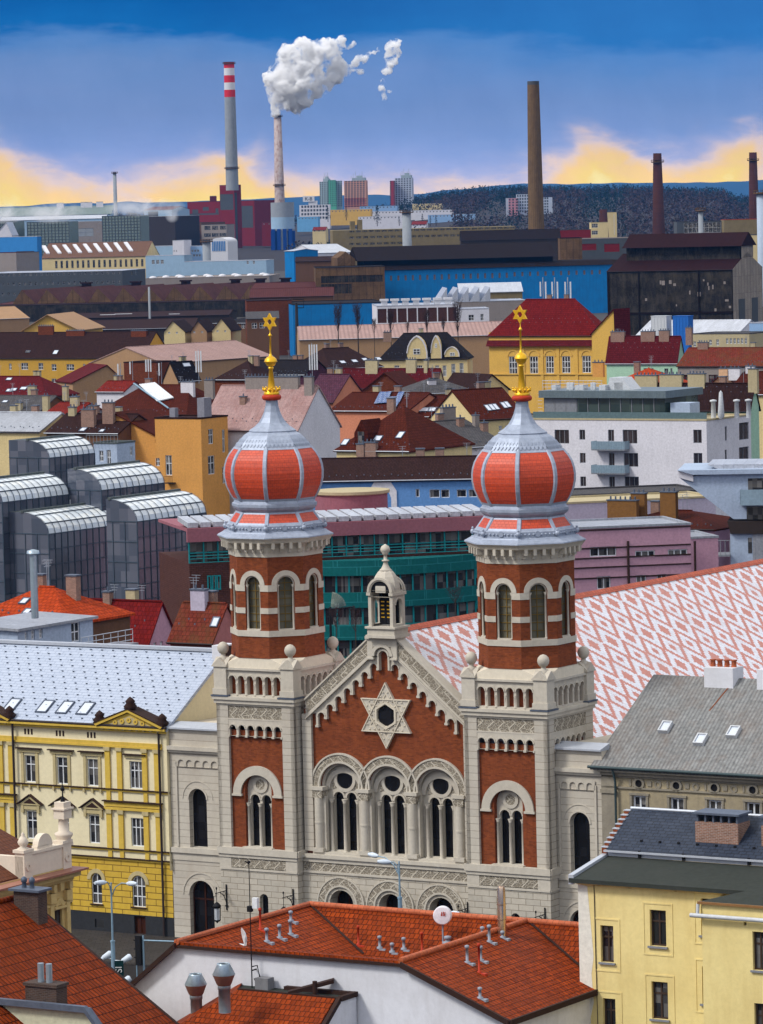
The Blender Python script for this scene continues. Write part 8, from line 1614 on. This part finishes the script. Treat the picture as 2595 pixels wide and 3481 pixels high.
def bare_tree(x, yb, hpx, Yd, label, group, spread=.22, n=26, seed=1, name='bare_tree', m=None):
    p = at_Y(*px(x, yb), Yd); s_ = Yd/F*REG[2]; h_ = hpx*s_; t = empty(name, p, 0, label, 'tree', group); rn = random.Random(seed); b = MB(); b.tube([(0,0,-6), (0,0,h_*.4), (rn.uniform(-.2,.2),0,h_*.95)], [h_*.022,h_*.015,h_*.003], 6); b.build('trunk', [BARK], t); b = MB()
    for i in range(n):
        z = h_*rn.uniform(.08,.8); a = rn.uniform(0,2*pi); l_ = (h_-z)*rn.uniform(.4,.85); w_ = h_*spread*rn.uniform(.3,.75); m1 = Vector((cos(a)*w_*.6, sin(a)*w_*.6, z+l_*.45)); e = Vector((cos(a)*w_, sin(a)*w_, z+l_)); b.tube([(0,0,z), m1, e], [h_*.006,h_*.004,h_*.0015], 4)
        for q in range(5):
            s0 = m1+(e-m1)*rn.random(); d_ = Vector((rn.uniform(-1,1), rn.uniform(-1,1), rn.uniform(.5,2))).normalized()*h_*rn.uniform(.06,.16); b.tube([s0, s0+d_], [h_*.0025,h_*.001], 3)
            s1 = s0+d_*.5; d2 = Vector((rn.uniform(-1,1), rn.uniform(-1,1), rn.uniform(.3,1.5))).normalized()*h_*.07; b.tube([s1, s1+d2], [h_*.0018,h_*.0008], 3)
    b.build('branches', [m or WB1], t)
reg(*R4)
for k, (x, yb, h_, sp, l) in enumerate(((552,1130,225,.2,'bare poplar before the lower blue hall, left one'), (680,1130,225,.2,'bare poplar before the lower blue hall, right one'), (785,1130,120,.2,'short bare poplar left of the brick panel works'), (893,1125,180,.2,'bare poplar before the first brown brick panel'), (1000,1120,90,.2,'lowest bare poplar, before the brick panel works'), (1125,1120,175,.2,'bare poplar before the middle brown brick panels'), (1232,1110,110,.2,'short bare poplar left of the white annex'), (1325,1130,240,.2,'bare poplar before the white annex'))): bare_tree(x, yb, h_, 1130, l, 'bare poplars below the works', sp, 46, k+3, 'bare_poplar')
reg(*R10)
for k, (x, yb, h_, l) in enumerate(((985,2010,230,'dark bare tree between the left tower and the belfry'), (1130,2020,230,'bare tree with pale twigs close to the belfry'))): bare_tree(x, yb, h_, 372, l, 'bare trees behind the gable', .4, 34, 40+k)
reg(*R11); bare_tree(330, 1830, 190, 372, 'bare shrub like tree left of the right tower', 'bare trees behind the gable', .6, 34, 50)
reg(*R10); p = at_z(*px(938, 1820), 13); t = empty('fan_canopy', p, -10, 'fan shaped glass canopy right of the left tower', 'canopy'); b = MB(); R_ = 1.7
for k in range(9): a0, a1 = rad(8+8*k), rad(8+8*k+7.2); b.poly([(2.2-.3*cos(a0)*-1,0,.2), (2.4-R_*.0+R_*.2*cos(a0),0,.2+R_*.2*sin(a0)), (.1+R_*cos(a0),.6,.2+R_*sin(a0)*.9), (.1+R_*cos(a1),.6,.2+R_*sin(a1)*.9)]) if False else b.poly([(0+.25*cos(a0),0,.25*sin(a0)), (R_*cos(a0),.6,R_*sin(a0)), (R_*cos(a1),.6,R_*sin(a1)), (.25*cos(a1),0,.25*sin(a1))])
b.build('panes', [glassy('green_fan_glass', (.10,.13,.10), .12, .8, (.5,.5), (.3,.34,.28))], t); b = MB(); b.tube([(0,.1,-13), (0,.1,.2)], .12); b.tube([(0,0,0), (2.5,.5,.1)], .08); b.build('frame', [IRON], t)
# ---- steam plume from the chimney: lumpy mesh puffs
STEAM = mat('white_steam', (.96,.965,.975), rough=1., spec=0, var=0, stain=0, bump=0)
sb_ = STEAM.node_tree; df = sb_.nodes.new('ShaderNodeBsdfDiffuse'); df.inputs['Color'].default_value = (.985,.985,.985,1); tl_ = sb_.nodes.new('ShaderNodeBsdfTranslucent'); tl_.inputs['Color'].default_value = (.985,.985,.985,1); mx_ = sb_.nodes.new('ShaderNodeMixShader'); mx_.inputs[0].default_value = .45; sb_.links.new(df.outputs[0], mx_.inputs[1]); sb_.links.new(tl_.outputs[0], mx_.inputs[2]); sb_.links.new(mx_.outputs[0], sb_.nodes['Material Output'].inputs['Surface'])
def thin_mat(dens, sc_, lo_=.40):
    m = bpy.data.materials.new('thin_steam'); m.use_nodes = True; g = G(m.node_tree); m.node_tree.nodes.remove(m.node_tree.nodes['Principled BSDF']); v = g.n('ShaderNodeVolumePrincipled'); geo_ = g.n('ShaderNodeNewGeometry').outputs['Position']
    g.put(v.inputs['Density'], g.math('MULTIPLY', g.mr(g.noise(geo_, sc_, 7, .66, .6), lo_, lo_+.12), dens)); v.inputs['Color'].default_value = (1,1,1,1); g.nt.links.new(v.outputs[0], m.node_tree.nodes['Material Output'].inputs['Volume']); return m
def plume(name, label, blobs, Yd, vox=1.5, cat='steam', core=True):
    s_ = Yd/F; rn = random.Random(21)
    def make(grow, nm, m, disp, parent=None):
        b = MB()
        for X, Y_, r in blobs:
            c = at_Y(X, Y_, Yd+rn.uniform(-.4,.4)*r*s_); b.ball(tuple(c), r*s_*grow, 12, 8)
            for k in range(int(6+r*.45)):
                v = Vector((rn.gauss(0,1), rn.gauss(0,1), rn.gauss(0,1))).normalized(); b.ball(tuple(c+v*(r*s_*.84*grow)), r*s_*rn.uniform(.18,.38)*grow, 8, 6)
        o = b.build(nm, [m]); c0 = at_Y(blobs[0][0], blobs[0][1], Yd)
        for v in o.data.vertices: v.co -= c0
        if parent: o.parent = parent
        else: o.location = c0
        md = o.modifiers.new('remesh', 'REMESH'); md.mode = 'VOXEL'; md.voxel_size = vox; md.use_smooth_shade = True
        for sz, st in disp:
            tx = bpy.data.textures.new('puff', 'CLOUDS'); tx.noise_scale = sz; tx.noise_depth = 5; d = o.modifiers.new('displace', 'DISPLACE'); d.texture = tx; d.strength = st; d.mid_level = .5; d.texture_coords = 'LOCAL'
        return o
    o = make(1.2, name, thin_mat(.7, .075 if vox > 1.2 else .12, .465 if vox > 1.2 else .47), ((14.,10.), (4.5,4.5), (2.,2.)))
    tag(o, label, cat)
    return o
plume('steam_plume', 'dense white steam plume pouring from the rust streaked chimney', [(944,382,14),(945,365,20),(955,340,30),(985,335,38),(965,300,48),(1000,270,62),(1030,250,60),(960,265,48),(1050,220,48),(990,205,46),(1030,180,42),(1070,290,34),(1085,180,40),(1110,160,32),(1120,195,30),(1148,155,24),(1160,132,14),(1010,360,22),(1040,340,24),(1125,230,18),(1135,262,26),(1120,285,18),(1160,225,20),(1180,240,16),(1200,235,14),(1225,245,9),(1215,200,10),(1232,190,9),(1205,215,12),(1190,160,8),(1205,150,7)], 4400)
plume('steam_wisp', 'torn white shreds of steam drifting right of the plume', [(1255,190,8),(1262,184,8),(1272,180,9),(1280,175,8),(1288,170,8),(1240,205,6),(1248,198,7),(1300,240,6),(1342,195,14),(1330,215,13),(1318,235,11),(1320,190,12),(1335,165,20),(1345,150,18),(1350,180,16),(1335,205,16),(1322,225,10),(1310,245,6),(1295,275,8),(1298,300,10),(1306,322,8),(1310,335,10),(1325,310,5)], 4400, vox=1.0)
# low steam over the cooling towers: soft volumes
def steam_cloud(label, x0, x1, y0, y1, Yd, dens):
    A_, B_ = at_Y(x0, y1, Yd), at_Y(x1, y0, Yd); c = (A_+B_)/2; o = MB(); w_, h_ = (B_.x-A_.x)/2, (B_.z-A_.z)/2; o.lathe([(max(.01, sin(pi*j/8)), -cos(pi*j/8)) for j in range(9)], (0,0,0), 14)
    m = bpy.data.materials.new('thin_steam'); m.use_nodes = True; g = G(m.node_tree); m.node_tree.nodes.remove(m.node_tree.nodes['Principled BSDF']); v = g.n('ShaderNodeVolumePrincipled'); ob = g.n('ShaderNodeTexCoord').outputs['Object']; X, Y, Z = g.xyz(ob)[:3]
    n_ = g.noise(g.comb(g.math('MULTIPLY', X, w_/26), g.math('MULTIPLY', Y, .6), g.math('MULTIPLY', Z, h_/26)), 1.2, 4, .6, .4); rr = g.n('ShaderNodeVectorMath', operation='LENGTH'); g.put(rr.inputs[0], ob)
    dn = g.math('MULTIPLY', g.mr(n_, .42, .68), g.mr(rr.outputs['Value'], 1, .2)); g.put(v.inputs['Density'], g.math('MULTIPLY', dn, dens)); v.inputs['Color'].default_value = (1,1,1,1); g.nt.links.new(v.outputs[0], m.node_tree.nodes['Material Output'].inputs['Volume'])
    ob_ = o.build('steam_cloud', [m]); ob_.location = c; ob_.scale = (w_, 26, h_); tag(ob_, label, 'steam', 'thin steam over the cooling towers'); return ob_
steam_cloud('thin steam drifting over the left edge cooling tower', -80, 110, 690, 765, 3700, .11); steam_cloud('thin steam spreading over the second cooling tower', 70, 300, 680, 765, 3700, .11); steam_cloud('thin steam streaming right over the tallest cooling tower', 330, 640, 665, 742, 3700, .10); steam_cloud('small puff of steam beside the ash plant', 560, 612, 700, 760, 3700, .07)
# ---- air
sc.cycles.volume_bounces = 6; sc.cycles.max_bounces = 14
hz = MB(); hz.box(-3600,3600,-120,15200,-32,262); hm = bpy.data.materials.new('air'); hm.use_nodes = True; g = G(hm.node_tree); hm.node_tree.nodes.remove(hm.node_tree.nodes['Principled BSDF']); v = g.n('ShaderNodeVolumePrincipled'); v.inputs['Color'].default_value = (.10,.40,1,1); v.inputs['Density'].default_value = 1.7e-5; g.nt.links.new(v.outputs[0], hm.node_tree.nodes['Material Output'].inputs['Volume']); tag(hz.build('haze', [hm]), kind='stuff')
